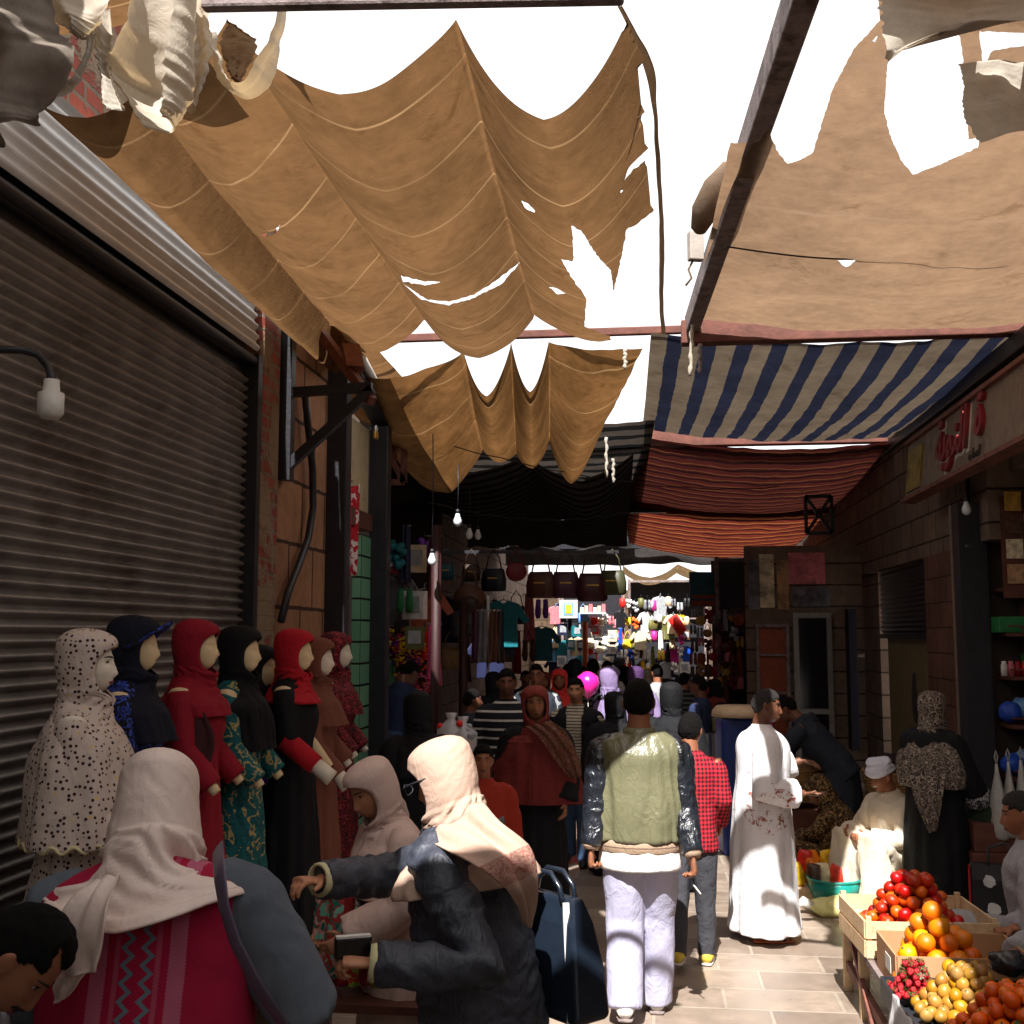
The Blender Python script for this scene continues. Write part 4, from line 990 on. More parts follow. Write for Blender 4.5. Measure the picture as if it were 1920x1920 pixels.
def ribbon(parent, rows, mat, name, fold=.012, nu=26, nv=44, seed=0, solid=.005, k=5, sag=0):
    """cloth strip through rows of (left point, right point)"""
    A = [(V(a), V(b)) for a, b in rows]
    def fn(u, v):
        x = v*(len(A)-1); i = min(int(x), len(A)-2); s = x-i
        def cr(j):
            p = [A[max(i-1, 0)][j], A[i][j], A[i+1][j], A[min(i+2, len(A)-1)][j]]
            return .5*((2*p[1])+(p[2]-p[0])*s+(2*p[0]-5*p[1]+4*p[2]-p[3])*s*s+(3*p[1]-p[0]-3*p[2]+p[3])*s**3)
        a, b = cr(0), cr(1); p = a.lerp(b, u)
        a2, b2 = cr(0), cr(1)
        t = (A[i+1][0]+A[i+1][1]-A[i][0]-A[i][1]); nrm = t.cross(b-a)
        nrm = nrm.normalized() if nrm.length > 1e-6 else V((0, 0, 1))
        f = fold*(math.sin(u*k*math.pi+seed+2.5*noise.noise(V((u*2, v*2.2, seed))))+1.2*noise.noise(V((u*4, v*3, seed+5))))
        return p+nrm*(f+sag*4*u*(1-u))
    m = MB(); m.grid(fn, nu, nv); return m.build(name, mat, parent, solid=solid)
RZ_AWAY, RZ_FACE, RZ_LEFT, RZ_RIGHT = 0, math.pi, math.pi/2, -math.pi/2
# ---------------------------------------------------------------- fabrics
def pat_vest(t, v):
    s = t.sep(v); x = s[0]; z = s[2]
    x = t.math('ADD', x, -.006)
    red = srgb(158, 22, 58); pk = srgb(176, 92, 116); gr = srgb(96, 118, 132)
    tri = t.math('PINGPONG', z, .019)
    xz = t.math('ADD', x, t.math('MULTIPLY', t.math('SUBTRACT', tri, .0095), 1.15))
    ax = t.math('ABSOLUTE', x); jag = t.math('MULTIPLY', t.math('PINGPONG', z, .004), .7); axj = t.math('ADD', ax, jag)
    def band(q, c_, w_): return t.math('LESS_THAN', t.math('ABSOLUTE', t.math('SUBTRACT', q, c_)), w_)
    col = t.mix(band(axj, .092, .019), red, pk); col = t.mix(band(axj, .049, .006), col, t.mix(.5, red, pk))
    zz = t.math('MAXIMUM', band(xz, .023, .0068), band(xz, -.023, .0068))
    col = t.mix(zz, col, gr)
    kn = t.n('TexWave', Vector=v, Scale=90, Distortion=.6, _bands_direction='Z').outputs[1]
    return t.mix(t.math('MULTIPLY', kn, .22), col, dk(red, .35))
C_vest = cloth('patterned_crimson_knit', srgb(158, 22, 58), .1, .95, 500, pat_vest, fold=.2)
C_grey = cloth('grey_marl_knit', srgb(88, 94, 104), .2, .95, 700, fold=.2)
C_hpink = cloth('pale_pink_satin', srgb(222, 200, 190), .05, .45, 1400, fold=.25, spec=.4)
C_char = cloth('charcoal_jacket_cloth', srgb(56, 59, 70), .12, .5, 900, fold=.75, spec=.4)
C_cuff = cloth('cream_rib_knit', srgb(196, 190, 150), .08, .9, 300)
def pat_scarf(t, v):
    s = t.sep(v); base = srgb(176, 146, 130); red = srgb(140, 72, 66)
    d = t.n('TexNoise', Vector=v, Scale=22, Detail=3); ln = t.math('LESS_THAN', t.math('ABSOLUTE', t.math('SUBTRACT', t.math('FRACT', t.math('MULTIPLY', d.outputs[0], 9)), .5)), .2)
    bd = t.math('MULTIPLY', .75, t.math('LESS_THAN', t.math('ABSOLUTE', t.math('SUBTRACT', t.math('FRACT', t.math('ADD', t.math('MULTIPLY', t.math('ADD', s[2], t.math('MULTIPLY', s[1], .6)), 2.6), .30)), .5)), .13))
    return t.mix(bd, base, t.mix(ln, t.mix(.45, base, red), red))
C_scarf = cloth('beige_scarf_with_red_panels', srgb(206, 176, 158), .06, .8, 900, pat_scarf, fold=.3)
C_scarfp = cloth('plain_beige_scarf', srgb(176, 148, 132), .08, .8, 900, fold=.3)
C_hpink2 = cloth('dusty_pink_scarf', srgb(204, 176, 166), .06, .75, 900, fold=.3)
C_blk = cloth('black_abaya_cloth', srgb(15, 16, 21), .15, .8, 900)
C_blkp = cloth('soft_black_cloth', srgb(15, 15, 19), .15, .8, 900)
def pat_lacy(a, b, sc):
    return pat_floral([a, a, b, a, dk(a, .7), b], sc, .9)
C_marn = cloth('maroon_lace_cloth', srgb(112, 40, 38), .12, .85, 900, pat_floral([srgb(112, 40, 38), srgb(104, 36, 36), srgb(122, 46, 42), srgb(92, 32, 32)], 90), fold=.3)
C_marn2 = cloth('maroon_plain_scarf', srgb(124, 52, 46), .1, .85, 900)
C_lace = cloth('brown_lace_trim', srgb(110, 78, 60), .1, .85, 900, pat_floral([srgb(90, 58, 46), srgb(130, 96, 74), srgb(70, 44, 38), srgb(112, 60, 50)], 60))
C_gold = cloth('pale_olive_leather', srgb(106, 104, 80), .16, .3, 300, fold=.4, spec=.55)
C_lthr = cloth('black_leather', srgb(30, 33, 40), .2, .28, 300, fold=1.0, spec=.6)
C_rib = cloth('tan_rib_knit', srgb(152, 128, 108), .08, .9, 500, pat_stripe(2, 22, [(0, srgb(156, 132, 112)), (.66, srgb(104, 82, 70)), (.8, srgb(156, 132, 112))]))
C_wht = cloth('white_cotton', (.78, .77, .76), .05, .85, 900, fold=.3)
C_lil = cloth('pale_lilac_trousers_cloth', srgb(168, 166, 190), .06, .85, 900, fold=.45)
C_chk = cloth('red_black_check', srgb(150, 30, 40), .08, .9, 900, lambda t, v: t.mix(t.math('MULTIPLY', t.math('ADD', t.math('GREATER_THAN', t.math('FRACT', t.math('MULTIPLY', t.sep(v)[2], 34)), .5), t.math('GREATER_THAN', t.math('FRACT', t.math('MULTIPLY', t.math('ADD', t.sep(v)[0], t.math('MULTIPLY', t.sep(v)[1], .4)), 34)), .5)), .5), srgb(176, 36, 50), srgb(40, 14, 22)))
C_jean = cloth('charcoal_jeans', srgb(62, 62, 68), .2, .9, 700, fold=.6)
C_bjean = cloth('blue_jeans', srgb(60, 80, 110), .2, .9, 700, fold=.6)
def pat_stain(t, v):
    s = t.sep(v); n = t.noise(v, 16, 6, .75, .3); base = (.76, .745, .77)
    def spot(x, z, r, k): 
        d = t.math('SQRT', t.math('ADD', t.math('POWER', t.math('SUBTRACT', s[1], x), 2), t.math('POWER', t.math('SUBTRACT', s[2], z), 2)))
        return t.math('MULTIPLY', t.math('LESS_THAN', t.math('SUBTRACT', d, r), 0), t.math('GREATER_THAN', n, k))
    a = t.math('MAXIMUM', spot(.0, .93, .17, .56), t.math('MAXIMUM', spot(-.08, 1.06, .14, .64), spot(.1, 1.1, .22, .67)))
    c = t.mix(a, base, srgb(150, 84, 66))
    dirt = t.ramp(t.noise(v, 4, 5), [(.45, 0), (.75, .35)])
    return t.mix(dirt, c, srgb(180, 168, 170))
C_gal = cloth('stained_white_galabeya_cotton', (.76, .75, .77), .03, .85, 900, pat_stain, fold=.35)
C_cream = cloth('cream_galabeya_cotton', srgb(206, 192, 172), .06, .85, 900, fold=.4)
C_leop = cloth('brown_leaf_print', srgb(80, 58, 34), .1, .9, 900, pat_floral([srgb(34, 26, 20), srgb(92, 66, 36), srgb(50, 36, 24), srgb(150, 122, 80), srgb(40, 28, 20)], 34, 1.2))
C_pais = cloth('grey_paisley_shawl', srgb(110, 100, 92), .1, .9, 900, pat_floral([srgb(96, 88, 82), srgb(52, 46, 46), srgb(150, 136, 124), srgb(70, 62, 60), srgb(120, 108, 98)], 22, 1.1))
C_gry2 = cloth('light_grey_jacket_cloth', srgb(150, 150, 154), .1, .85, 700, fold=.5)
C_navy = cloth('navy_cloth', srgb(38, 48, 78), .15, .85, 800)
C_dkgr = cloth('dark_slate_cloth', srgb(40, 44, 54), .15, .85, 800)
C_polo = cloth('black_polo_white_stripes', srgb(24, 24, 30), .08, .85, 900, pat_stripe(2, 13.5, [(0, srgb(24, 24, 32)), (.76, srgb(190, 186, 182))]))
C_tee = cloth('grey_stripe_knit', srgb(150, 138, 124), .08, .85, 900, pat_stripe(2, 34, [(0, srgb(176, 164, 146)), (.68, srgb(60, 54, 50))]))
C_lav = cloth('lavender_scarf', srgb(128, 112, 150), .08, .8, 900)
C_corl = cloth('coral_red_scarf', srgb(220, 60, 56), .08, .8, 900)
C_grst = cloth('green_black_stripes', srgb(50, 56, 50), .08, .85, 900, pat_stripe(2, 15, [(0, srgb(30, 32, 32)), (.55, srgb(86, 92, 82))]))
C_turb = cloth('white_turban_cloth', srgb(206, 208, 224), .05, .85, 900, fold=.6)
# ---------------------------------------------------------------- 1 woman from behind in the foreground
loc, H = pp(290, 1392, 2.68); H *= .985
f = lo(loc, .10, H)
c = person('woman seen from behind in pale pink headscarf and crimson knit vest over grey sleeves', loc, .10, H, SK1,
    dict(lean=12, side=-3.5, shw=.225, head=(8, 16, 0), armL=((-.29, .1, 1.13), (-.2, .3, .95)), armR=((.37, .04, 1.14), (.30, .32, 1.02))), .009)
top_garment(c, C_vest, 'knit_vest', .80, (.27, .185), (.275, .17), (.262, .175), arms=(), vox=.009, wr=(.006, 7), shoulder=.97)
mb = MB()
sleeves(mb, c, (.098, .088, .065), .98); mb.build('sleeve', C_grey, c.root, fuse=.01, smo=5, wrinkle=(.007, 10, 2))
hijab(c, C_hpink, tail=((-.285, .2, .175, -.02), (-.315, .205, .18, -.03)), fold=.016, seed=2.1, swirl=1, wide=.035, lift=.075)
cI = (c.up @ Matrix.Translation((0, .012, 1.634)))
ribbon(c.root, [(f(180, 1655, 2.55), f(225, 1640, 2.51)), (f(140, 1680, 2.51), f(206, 1690, 2.47)), (f(105, 1745, 2.49), f(200, 1735, 2.45)), (f(95, 1800, 2.49), f(190, 1790, 2.45)), (f(92, 1838, 2.50), f(180, 1822, 2.45))], C_hpink, 'scarf_end', .006, seed=1, k=4)
ribbon(c.root, [(f(110, 1815, 2.52), f(175, 1810, 2.48)), (f(100, 1850, 2.52), f(140, 1850, 2.48)), (f(102, 1882, 2.52), f(118, 1872, 2.50))], C_hpink, 'scarf_end', .006, seed=3, k=3)
C_strap = plain('mauve_leather', srgb(92, 78, 98), .4, var=.15, scale=30)
strap(c, [f(408, 1590, 2.59), f(412, 1640, 2.45), f(420, 1700, 2.43), f(440, 1765, 2.42), f(475, 1835, 2.41), f(520, 1905, 2.42), f(570, 1975, 2.47)], .022, .004, C_strap, ref=(0, 1, 0))
# ---------------------------------------------------------------- 2 man bowed at the lower left corner
loc, H = pp(70, 1652, 2.75); H = 1.62; loc = V((-1.74, 2.62, 0)); rz = -1.25
c = person('man with greying black hair bowing his head at the lower left edge, grey jacket', loc, rz, H, SK2,
    dict(lean=22, hipz=.84, head=(-6, 38, 0), armL=((-.26, .22, 1.05), (-.16, .46, 1.0)), armR=((.26, .2, 1.05), (.16, .46, 1.0))), .006)
top_garment(c, C_gry2, 'jacket', .72, (.21, .15), (.21, .15), (.2, .14), vox=.011, wr=(.012, 9))
shell(c.hm, hair_receding, .010, HAIR, 'hair', c.root); shell(c.hm, moustache, .004, BROW, 'moustache', c.root, .002, .004); face(c.hm, c.root, BROW, LIPD)
trousers(c, C_dkgr); aim_head(c, 40, 1735, 2.35)
# ---------------------------------------------------------------- 3 woman in charcoal jacket reaching across
loc, H = pp(832, 1386, 3.75); rz = 1.15; loc = loc+V((.12, .0, 0)); f = lo(loc, rz, H)
c = person('woman in charcoal jacket and beige scarf with red panels reaching out to the left', loc, rz, H, SK1,
    dict(lean=9, head=(4, 14, 0), armR=(f(745, 1640, 4.02), f(600, 1650, 3.75)), armL=(f(905, 1822, 3.42), f(700, 1806, 3.35)), hdir=(f(640, 1770, 3.35) and None, None), curl=(1.0, .75), hnrm=((0, .2, -1), (0, 0, -1))), .0048)
top_garment(c, C_char, 'jacket', .62, (.235, .19), (.215, .16), (.225, .175), sl=(.086, .074, .06), L=.97, vox=.008, wr=(.016, (9, 9, 13), .8), smo=3)
for i in (0, 1):
    d = (c.wr[i]-c.el[i]).normalized(); m = MB(); m.tube([c.wr[i]-d*.03, c.wr[i]-d*.005, c.wr[i]+d*.012], [.05, .054, .05], 16, cap=False); m.build('cuff', C_cuff, c.root, solid=.008, wrinkle=(.005, 30, 1))
robe(c, C_blkp, 'skirt', .05, (.27, .22), (.2, .16), arms=(), top=1.2, collar=.12)
hijab(c, C_scarfp, tail=((-.33, .26, .19, -.01), (-.37, .27, .2, -.02)), fold=.018, seed=4.4)
ribbon(c.root, [(f(905, 1500, 3.70), f(800, 1570, 3.60)), (f(935, 1535, 3.58), f(850, 1600, 3.48)), (f(990, 1580, 3.54), f(900, 1625, 3.42)), (f(1005, 1630, 3.56), f(950, 1665, 3.45)), (f(1006, 1690, 3.60), f(975, 1700, 3.52)), (f(992, 1735, 3.62), f(984, 1735, 3.60))], C_scarf, 'scarf_end', .012, seed=2, k=4)
m = MB(); q = c.hm
for s in (-1,):
    m.tube([q @ V((s*.105, .0, .012)), q @ V((s*.1, .07, .014)), q @ V((s*.07, .125, .012))], .003, 6)
    m.tube([q @ V((s*(.045+.026*math.cos(a)), .128-.012*abs(math.cos(a)), .008+.018*math.sin(a))) for a in [k*math.pi/8 for k in range(17)]], .0025, 6)
m.build('eyeglasses', M_black, c.root)
# black phone-sized wallet in her near hand
wl_ = c.root.matrix_world
t = thing('wallet', 'shiny black wallet held in the near hand of the woman in charcoal', 'wallet', AY(662, 1776, 3.35), .4)
m = MB(); m.box((0, 0, 0), (.11, .02, .065), rz=0); m.build('wallet_cover', plain('glossy_black_leather', srgb(16, 16, 18), .2, spec=.6), t, bevel=.008, smooth=False)
m = MB(); m.box((0, 0, .031), (.1, .024, .006)); m.build('zip', M_slatL, t, smooth=False)
# ---------------------------------------------------------------- 4 woman bowing, face in three-quarter view
loc, H = pp(742, 1428, 4.5); rz = 2.2; loc = loc+V((.02, .05, 0))
c = person('woman in dusty pink headscarf bowing her face toward the stall, behind the charcoal jacket', loc, rz, H+.02, SK1,
    dict(lean=8, head=(6, 20, 6), armL=((-.22, .1, 1.12), (-.12, .3, 1.0)), armR=((.22, .1, 1.12), (.12, .3, 1.0))), .006)
robe(c, C_hpink2, 'robe', .04, vox=.012)
hijab(c, C_hpink2, tail=((-.36, .22, .17, 0), (-.46, .235, .18, 0)), seed=.7); face(c.hm, c.root, BROW, LIP)
# ---------------------------------------------------------------- 5 woman in maroon
loc, H = pp(1005, 1290, 8.1); rz = RZ_FACE-.05
c = person('woman walking toward the viewer in a long maroon lace cape over a black dress', loc, rz, H, SK2, dict(head=(10, 2, 4), armL=((-.25, .02, 1.14), (-.24, .14, .92)), armR=((.26, .0, 1.14), (.29, .05, .88))), .007)
robe(c, C_blk, 'dress', .02, (.25, .2), folds=.05)
def capef(pt, a, z):
    return pt
hijab(c, C_marn, tail=((-.4, .27, .19, .01), (-.55, .33, .21, .01), (-.72, .37, .22, .01)), fold=.012, seed=5, name='cape', head=1.0, nlev=84)
hijab(c, C_marn2, tail=(), fold=.004, seed=1, name='headscarf', head=1.03, nlev=50)
f = lo(loc, rz, H)
ribbon(c.root, [(f(985, 1362, 7.88), f(1035, 1352, 7.9)), (f(1012, 1385, 7.84), f(1062, 1375, 7.84)), (f(1040, 1425, 7.82), f(1085, 1420, 7.82)), (f(1070, 1460, 7.85), f(1092, 1455, 7.88))], C_lace, 'lace_trim', .01, seed=2)
face(c.hm, c.root, BROW, LIPD)
# ---------------------------------------------------------------- 6 man in olive leather jacket
loc, H = pp(1197, 1276, 6.25); rz = .03; f = lo(loc, rz, H)
c = person('man walking away in pale olive leather jacket with black sleeves', loc, rz, H, SK2,
    dict(head=(0, 0, 0), shw=.2, armL=(f(1118, 1510, 6.2), f(1108, 1590, 6.15)), armR=(f(1283, 1520, 6.22), f(1300, 1605, 6.1)), curl=(1.1, .9), hdir=((.0, .1, -1), (.05, .15, -1)), legL=((-.085, .03, .5), (-.09, -.12, .13)), legR=((.085, .12, .52), (.08, .16, .085))), .005)
trousers(c, C_lil, (.118, .098, .088), .011, (.011, 8)); shoes(c, M_white, M_gwood)
mb = MB(); mb.loft([ering(c, z, rx, ry, -.005, 72, .015, 7) for z, rx, ry in ((.775, .215, .158), (.79, .218, .16), (.83, .217, .16), (.9, .21, .155), (.98, .18, .14))], cap=True); mb.build('shirt_tail', C_wht, c.root, wrinkle=(.006, 14, 1))
top_garment(c, C_gold, 'jacket', .925, (.228, .165), (.232, .155), (.236, .165), arms=(), vox=.008, wr=(.022, (10, 10, 1.3), .5), smo=5, solid_top=1.475, folds=.02, shoulder=.96)
mb = MB(); sleeves(mb, c, (.08, .07, .054), .93); mb.build('sleeve', C_lthr, c.root, fuse=.009, smo=3, wrinkle=(.009, (9, 9, 15), 4, .8))
mb = MB(); mb.loft([ering(c, z, rx, ry, 0, 72, .003, 24) for z, rx, ry in ((.862, .214, .158), (.872, .222, .164), (.9, .225, .166), (.935, .220, .162))]); mb.build('hem_band', C_rib, c.root)
mb = MB(); mb.loft([ering(c, z, rx, ry, -.01, 40, 0, 9) for z, rx, ry in ((1.45, .1, .085), (1.475, .082, .078), (1.505, .076, .074))], cap=False); mb.build('collar', C_gold, c.root, solid=.012)
for i in (0, 1):
    d = (c.wr[i]-c.el[i]).normalized(); m = MB(); m.tube([c.wr[i]-d*.035, c.wr[i]-d*.01, c.wr[i]+d*.008], [.043, .044, .038], 16); m.build('cuff', C_rib, c.root)
shell(c.hm, hair_short, .010, HAIR, 'hair', c.root)
hp_ = c.root.matrix_basis
MW = Matrix.Translation(loc) @ Matrix.Rotation(rz, 4, 'Z') @ Matrix.Scale(H/1.75, 4)
m = MB(); a = MW @ (c.wr[1]+V((.0, .03, -.15))); m.tube([a, a+V((.035, -.05, -.035))], .004, 8)
tag(m.build('cigarette', M_white), 'cigarette between the fingers of the man in the olive jacket', 'cigarette')
# ---------------------------------------------------------------- 7 boy in red check
loc, H = pp(1292, 1338, 7.25); rz = -.12
c = person('boy walking away in a red and black checked shirt', loc, rz, H, SK2, dict(head=(-14, 4, 0), armR=((.23, -.02, 1.15), (.2, .12, .97)), armL=((-.24, 0, 1.15), (-.25, .05, .9)), legR=((.09, .05, .5), (.09, .1, .09)), legL=((-.09, -.02, .5), (-.09, -.16, .15))), .009)
top_garment(c, C_chk, 'checked_shirt', .80, (.19, .13), (.185, .13), (.172, .122), sl=(.07, .064, .055), wr=(.008, 9))
trousers(c, C_jean, (.1, .075, .058)); shoes(c, plain('yellow_suede', srgb(196, 168, 60), .7), M_white); shell(c.hm, hair_short, .012, HAIR, 'hair', c.root)
# ---------------------------------------------------------------- 8 man in stained white galabeya
loc, H = pp(1432, 1292, 7.95); rz = -1.42; loc = loc+V((-.03, 0, 0)); f = lo(loc, rz, H)
c = person('man in a long stained white galabeya holding out both open hands', loc, rz, H, SK3,
    dict(lean=2, head=(-14, 6, 0), armR=(f(1434, 1488, 7.62), f(1508, 1488, 7.72)), armL=(f(1446, 1444, 8.1), f(1502, 1426, 8.1)), hdir=((.15, 1, -.18), (.15, 1, -.02)), hnrm=((.2, .2, -1), (-.1, 0, 1)), curl=(.35, .15)), .005)
c.P
robe(c, C_gal, 'galabeya', .07, (.31, .245), (.23, .2), (.228, .19), sl=(.102, .092, .098), L=.78, folds=.045, wr=(.011, 6.5), k=9)
for i, ofs in ((0, 0), (1, 0)): pass
M_sand = plain('black_sandal_leather', srgb(40, 42, 46), .4); M_sole = plain('orange_brown_sole', srgb(176, 92, 52), .6)
for i in (0, 1):
    a = c.an[i]; m = MB(); m.tube([a+V((0, -.085, -.074)), a+V((0, 0, -.074)), a+V((0, .1, -.074)), a+V((0, .21, -.074))], [.036, .042, .05, .024], 14, ref=(0, 0, 1), flat=(.25, 1.05)); o = m.build('sandal', M_sole, c.root)
    m = MB(); m.tube([a+V((0, .03, -.045)), a+V((0, .09, -.046)), a+V((0, .13, -.055))], [.047, .046, .044], 14, ref=(0, 0, 1), flat=(.75, 1.08), cap=False); m.build('strap', M_sand, o, solid=.004)
shell(c.hm, hair_short, .007, HAIRG, 'hair', c.root); face(c.hm, c.root, BROW, LIPD)
# ---------------------------------------------------------------- seated and standing people on the fruit side
# 9 old man seated with white cap
loc, H = pp(1668, 1410, 9.1); rz = 2.05; H9 = 1.66; f = lo(loc+V((.1, .1, 0)), rz, H9); loc = loc+V((.1, .1, 0))
c = person('old man sitting low in cream galabeya and white wrapped cap', loc, rz, H9, SK2,
    dict(hipz=.30, lean=14, head=(0, 6, 0), armL=((-.26, .22, .52), (-.1, .42, .52)), armR=((.26, .22, .52), (.12, .44, .54)),
         legL=((-.16, .42, .46), (-.16, .36, .085)), legR=((.14, .46, .46), (.16, .42, .085))), .007)
mb = MB(); top_garment(c, C_cream, 'galabeya_top', .80, (.22, .18), (.215, .16), (.2, .17), sl=(.085, .08, .08), L=.9, vox=.011, wr=(.016, 8))
mb = MB()
for i in (0, 1):
    mb.tube([c.hip[i]+V((0, -.05, .02)), c.hip[i].lerp(c.kn[i], .5)+V((0, 0, .03)), c.kn[i]+V((0, .02, .02)), c.kn[i].lerp(c.an[i], .5), c.an[i]+V((0, .03, -.03))], [.15, .14, .115, .13, .15], 16)
mb.loft([[V((x*1.0, y, z)) for x, y in ((-.2, .1), (.2, .1), (.2, .5), (-.2, .5))] for z in (.06, .42)])
mb.build('galabeya_skirt', C_cream, c.root, fuse=.012, smo=6, wrinkle=(.03, (7, 7, 3), 2, .7))
m = MB(); q = c.hm
for k in range(5):
    m.tube([q @ V(((.092-.006*k)*math.sin(a), -.008+(.112-.008*k)*math.cos(a), .045+.018*k+.012*math.sin(a+k*1.7)+.006*math.sin(3*a+k))) for a in [2*math.pi*j/28 for j in range(29)]], .017, 8)
m.sph(q @ V((0, -.01, .085)), (.085, .1, .05), 16, 10); m.build('wrapped_cap', C_turb, c.root, fuse=.006, smo=2)
shell(c.hm, moustache, .004, plain('white_hair', srgb(190, 186, 180), .7), 'moustache', c.root, .002, .004); face(c.hm, c.root, BROW, LIPD)
t = thing('stool', 'low wooden stool under the old man in cream', 'stool', loc+V((0, 0, 0)), rz)
m = MB(); m.box((0, -.02, .17), (.3, .28, .04)); m.build('seat', M_dwood, t, smooth=False)
for a in (-.12, .12):
    for b in (-.12, .1):
        m = MB(); m.box((a, b, .075), (.04, .04, .15)); m.build('leg', M_dwood, t, smooth=False)
# 10 woman in leaf print sitting
loc, H = pp(1596, 1415, 9.55); rz = 1.2
c = person('woman in brown leaf print veil sitting on the ground beside the old man', loc, rz, 1.62, SK2,
    dict(hipz=.16, lean=20, head=(6, 18, 0), armL=((-.24, .25, .5), (-.1, .45, .36)), armR=((.24, .25, .5), (.1, .46, .36)), legL=((-.3, .5, .3), (-.1, .75, .085)), legR=((.3, .5, .3), (.12, .75, .085))), .011)
top_garment(c, C_leop, 'dress_top', .8, (.24, .2), (.21, .16), (.21, .18), vox=.013, wr=(.014, 8), L=.95)
mb = MB()
for i in (0, 1): mb.tube([c.hip[i]+V((0, -.1, .03)), c.hip[i].lerp(c.kn[i], .5), c.kn[i], c.kn[i].lerp(c.an[i], .6), c.an[i]+V((0, 0, .0))], [.17, .17, .13, .13, .12], 14)
mb.sph((0, .35, .14), (.3, .38, .14), 16, 10); mb.build('skirt', C_leop, c.root, fuse=.016, smo=6, wrinkle=(.03, 6, 2))
hijab(c, C_leop, tail=((-.36, .24, .17, 0), (-.5, .27, .2, .02)), fold=.014, seed=3); face(c.hm, c.root, BROW, LIPD)
# 11 woman in paisley shawl
loc, H = pp(1744, 1300, 8.75); rz = -.75; f = lo(loc, rz, H)
c = person('woman standing in grey paisley shawl and black abaya near the shelves', loc, rz, H, SK3, dict(head=(-12, 4, 0), armR=((.27, .05, 1.12), (.29, .2, .88)), armL=((-.26, .05, 1.12), (-.2, .2, .95))), .01)
robe(c, C_blk, 'abaya', .015, (.29, .22), (.23, .18), (.22, .16), folds=.04)
hijab(c, C_pais, tail=((-.4, .27, .19, -.02), (-.52, .28, .2, -.03), (-.62, .25, .18, -.05)), fold=.014, seed=8)
ribbon(c.root, [(f(1705, 1440, 8.55), f(1775, 1440, 8.5)), (f(1712, 1490, 8.52), f(1768, 1490, 8.46)), (f(1728, 1530, 8.5), f(1762, 1525, 8.45)), (f(1743, 1562, 8.5), f(1755, 1558, 8.47))], C_pais, 'shawl_end', .012, seed=3)
m = MB(); d = (c.wr[1]-c.el[1]).normalized(); m.tube([c.wr[1]-d*.12, c.wr[1]-d*.02], [.098, .104], 16, cap=False); m.build('embroidered_cuff', cloth('white_embroidery', srgb(170, 170, 176), .1, .8, 500, pat_floral([srgb(30, 30, 36), srgb(180, 180, 186), srgb(60, 60, 70)], 60)), c.root, solid=.006)
# 12 man bending in dark slate clothes
loc, H = pp(1575, 1372, 10.6)
c = person('man in dark slate clothes bending in the shade behind the white galabeya', loc, 1.3, 1.68, SK3, dict(lean=42, head=(0, 0, 0), hipz=.86, armL=((-.25, .62, .85), (-.2, .75, .6)), armR=((.25, .62, .85), (.2, .75, .6))), .011)
top_garment(c, C_dkgr, 'jacket', .8, vox=.014, wr=(.012, 8)); robe(c, C_dkgr, 'skirt', .05, arms=(), top=1.1, collar=.12); shell(c.hm, hair_short, .01, HAIR, 'hair', c.root); face(c.hm, c.root, BROW, LIPD)
# 13 fruit seller at the right edge
loc, H = pp(1950, 1545, 6.35); rz = 1.3; f = lo(loc, rz, 1.66)
c = person('greying fruit seller at the right edge resting his hands on the crate', loc, rz, 1.66, SK2, dict(hipz=.42, lean=6, head=(4, 4, 0), armL=(f(1950, 1765, 6.0), f(1900, 1790, 5.78)), armR=(f(1935, 1735, 6.3), f(1900, 1742, 6.05)), hdir=((-.3, 1, -.15), (-.3, 1, -.15)), hnrm=((0, 0, -1), (0, 0, -1)), curl=(.8, .8), legL=((-.16, .4, .45), (-.16, .36, .085)), legR=((.14, .42, .45), (.16, .42, .085))), .006)
top_garment(c, C_gry2, 'grey_robe', .74, (.24, .2), (.215, .16), (.2, .16), sl=(.09, .085, .075), L=.9, vox=.011, wr=(.014, 8)); trousers(c, C_gry2, (.14, .12, .12))
shell(c.hm, hair_short, .008, HAIRG, 'hair', c.root); face(c.hm, c.root, BROW, LIPD)
t = thing('stool', 'low stool under the fruit seller at the right edge', 'stool', loc, rz)
m = MB(); m.box((0, -.02, .27), (.32, .3, .04)); m.build('seat', M_dwood, t, smooth=False)
for a in (-.13, .13):
    for b in (-.13, .11):
        m = MB(); m.box((a, b, .125), (.04, .04, .25)); m.build('leg', M_dwood, t, smooth=False)
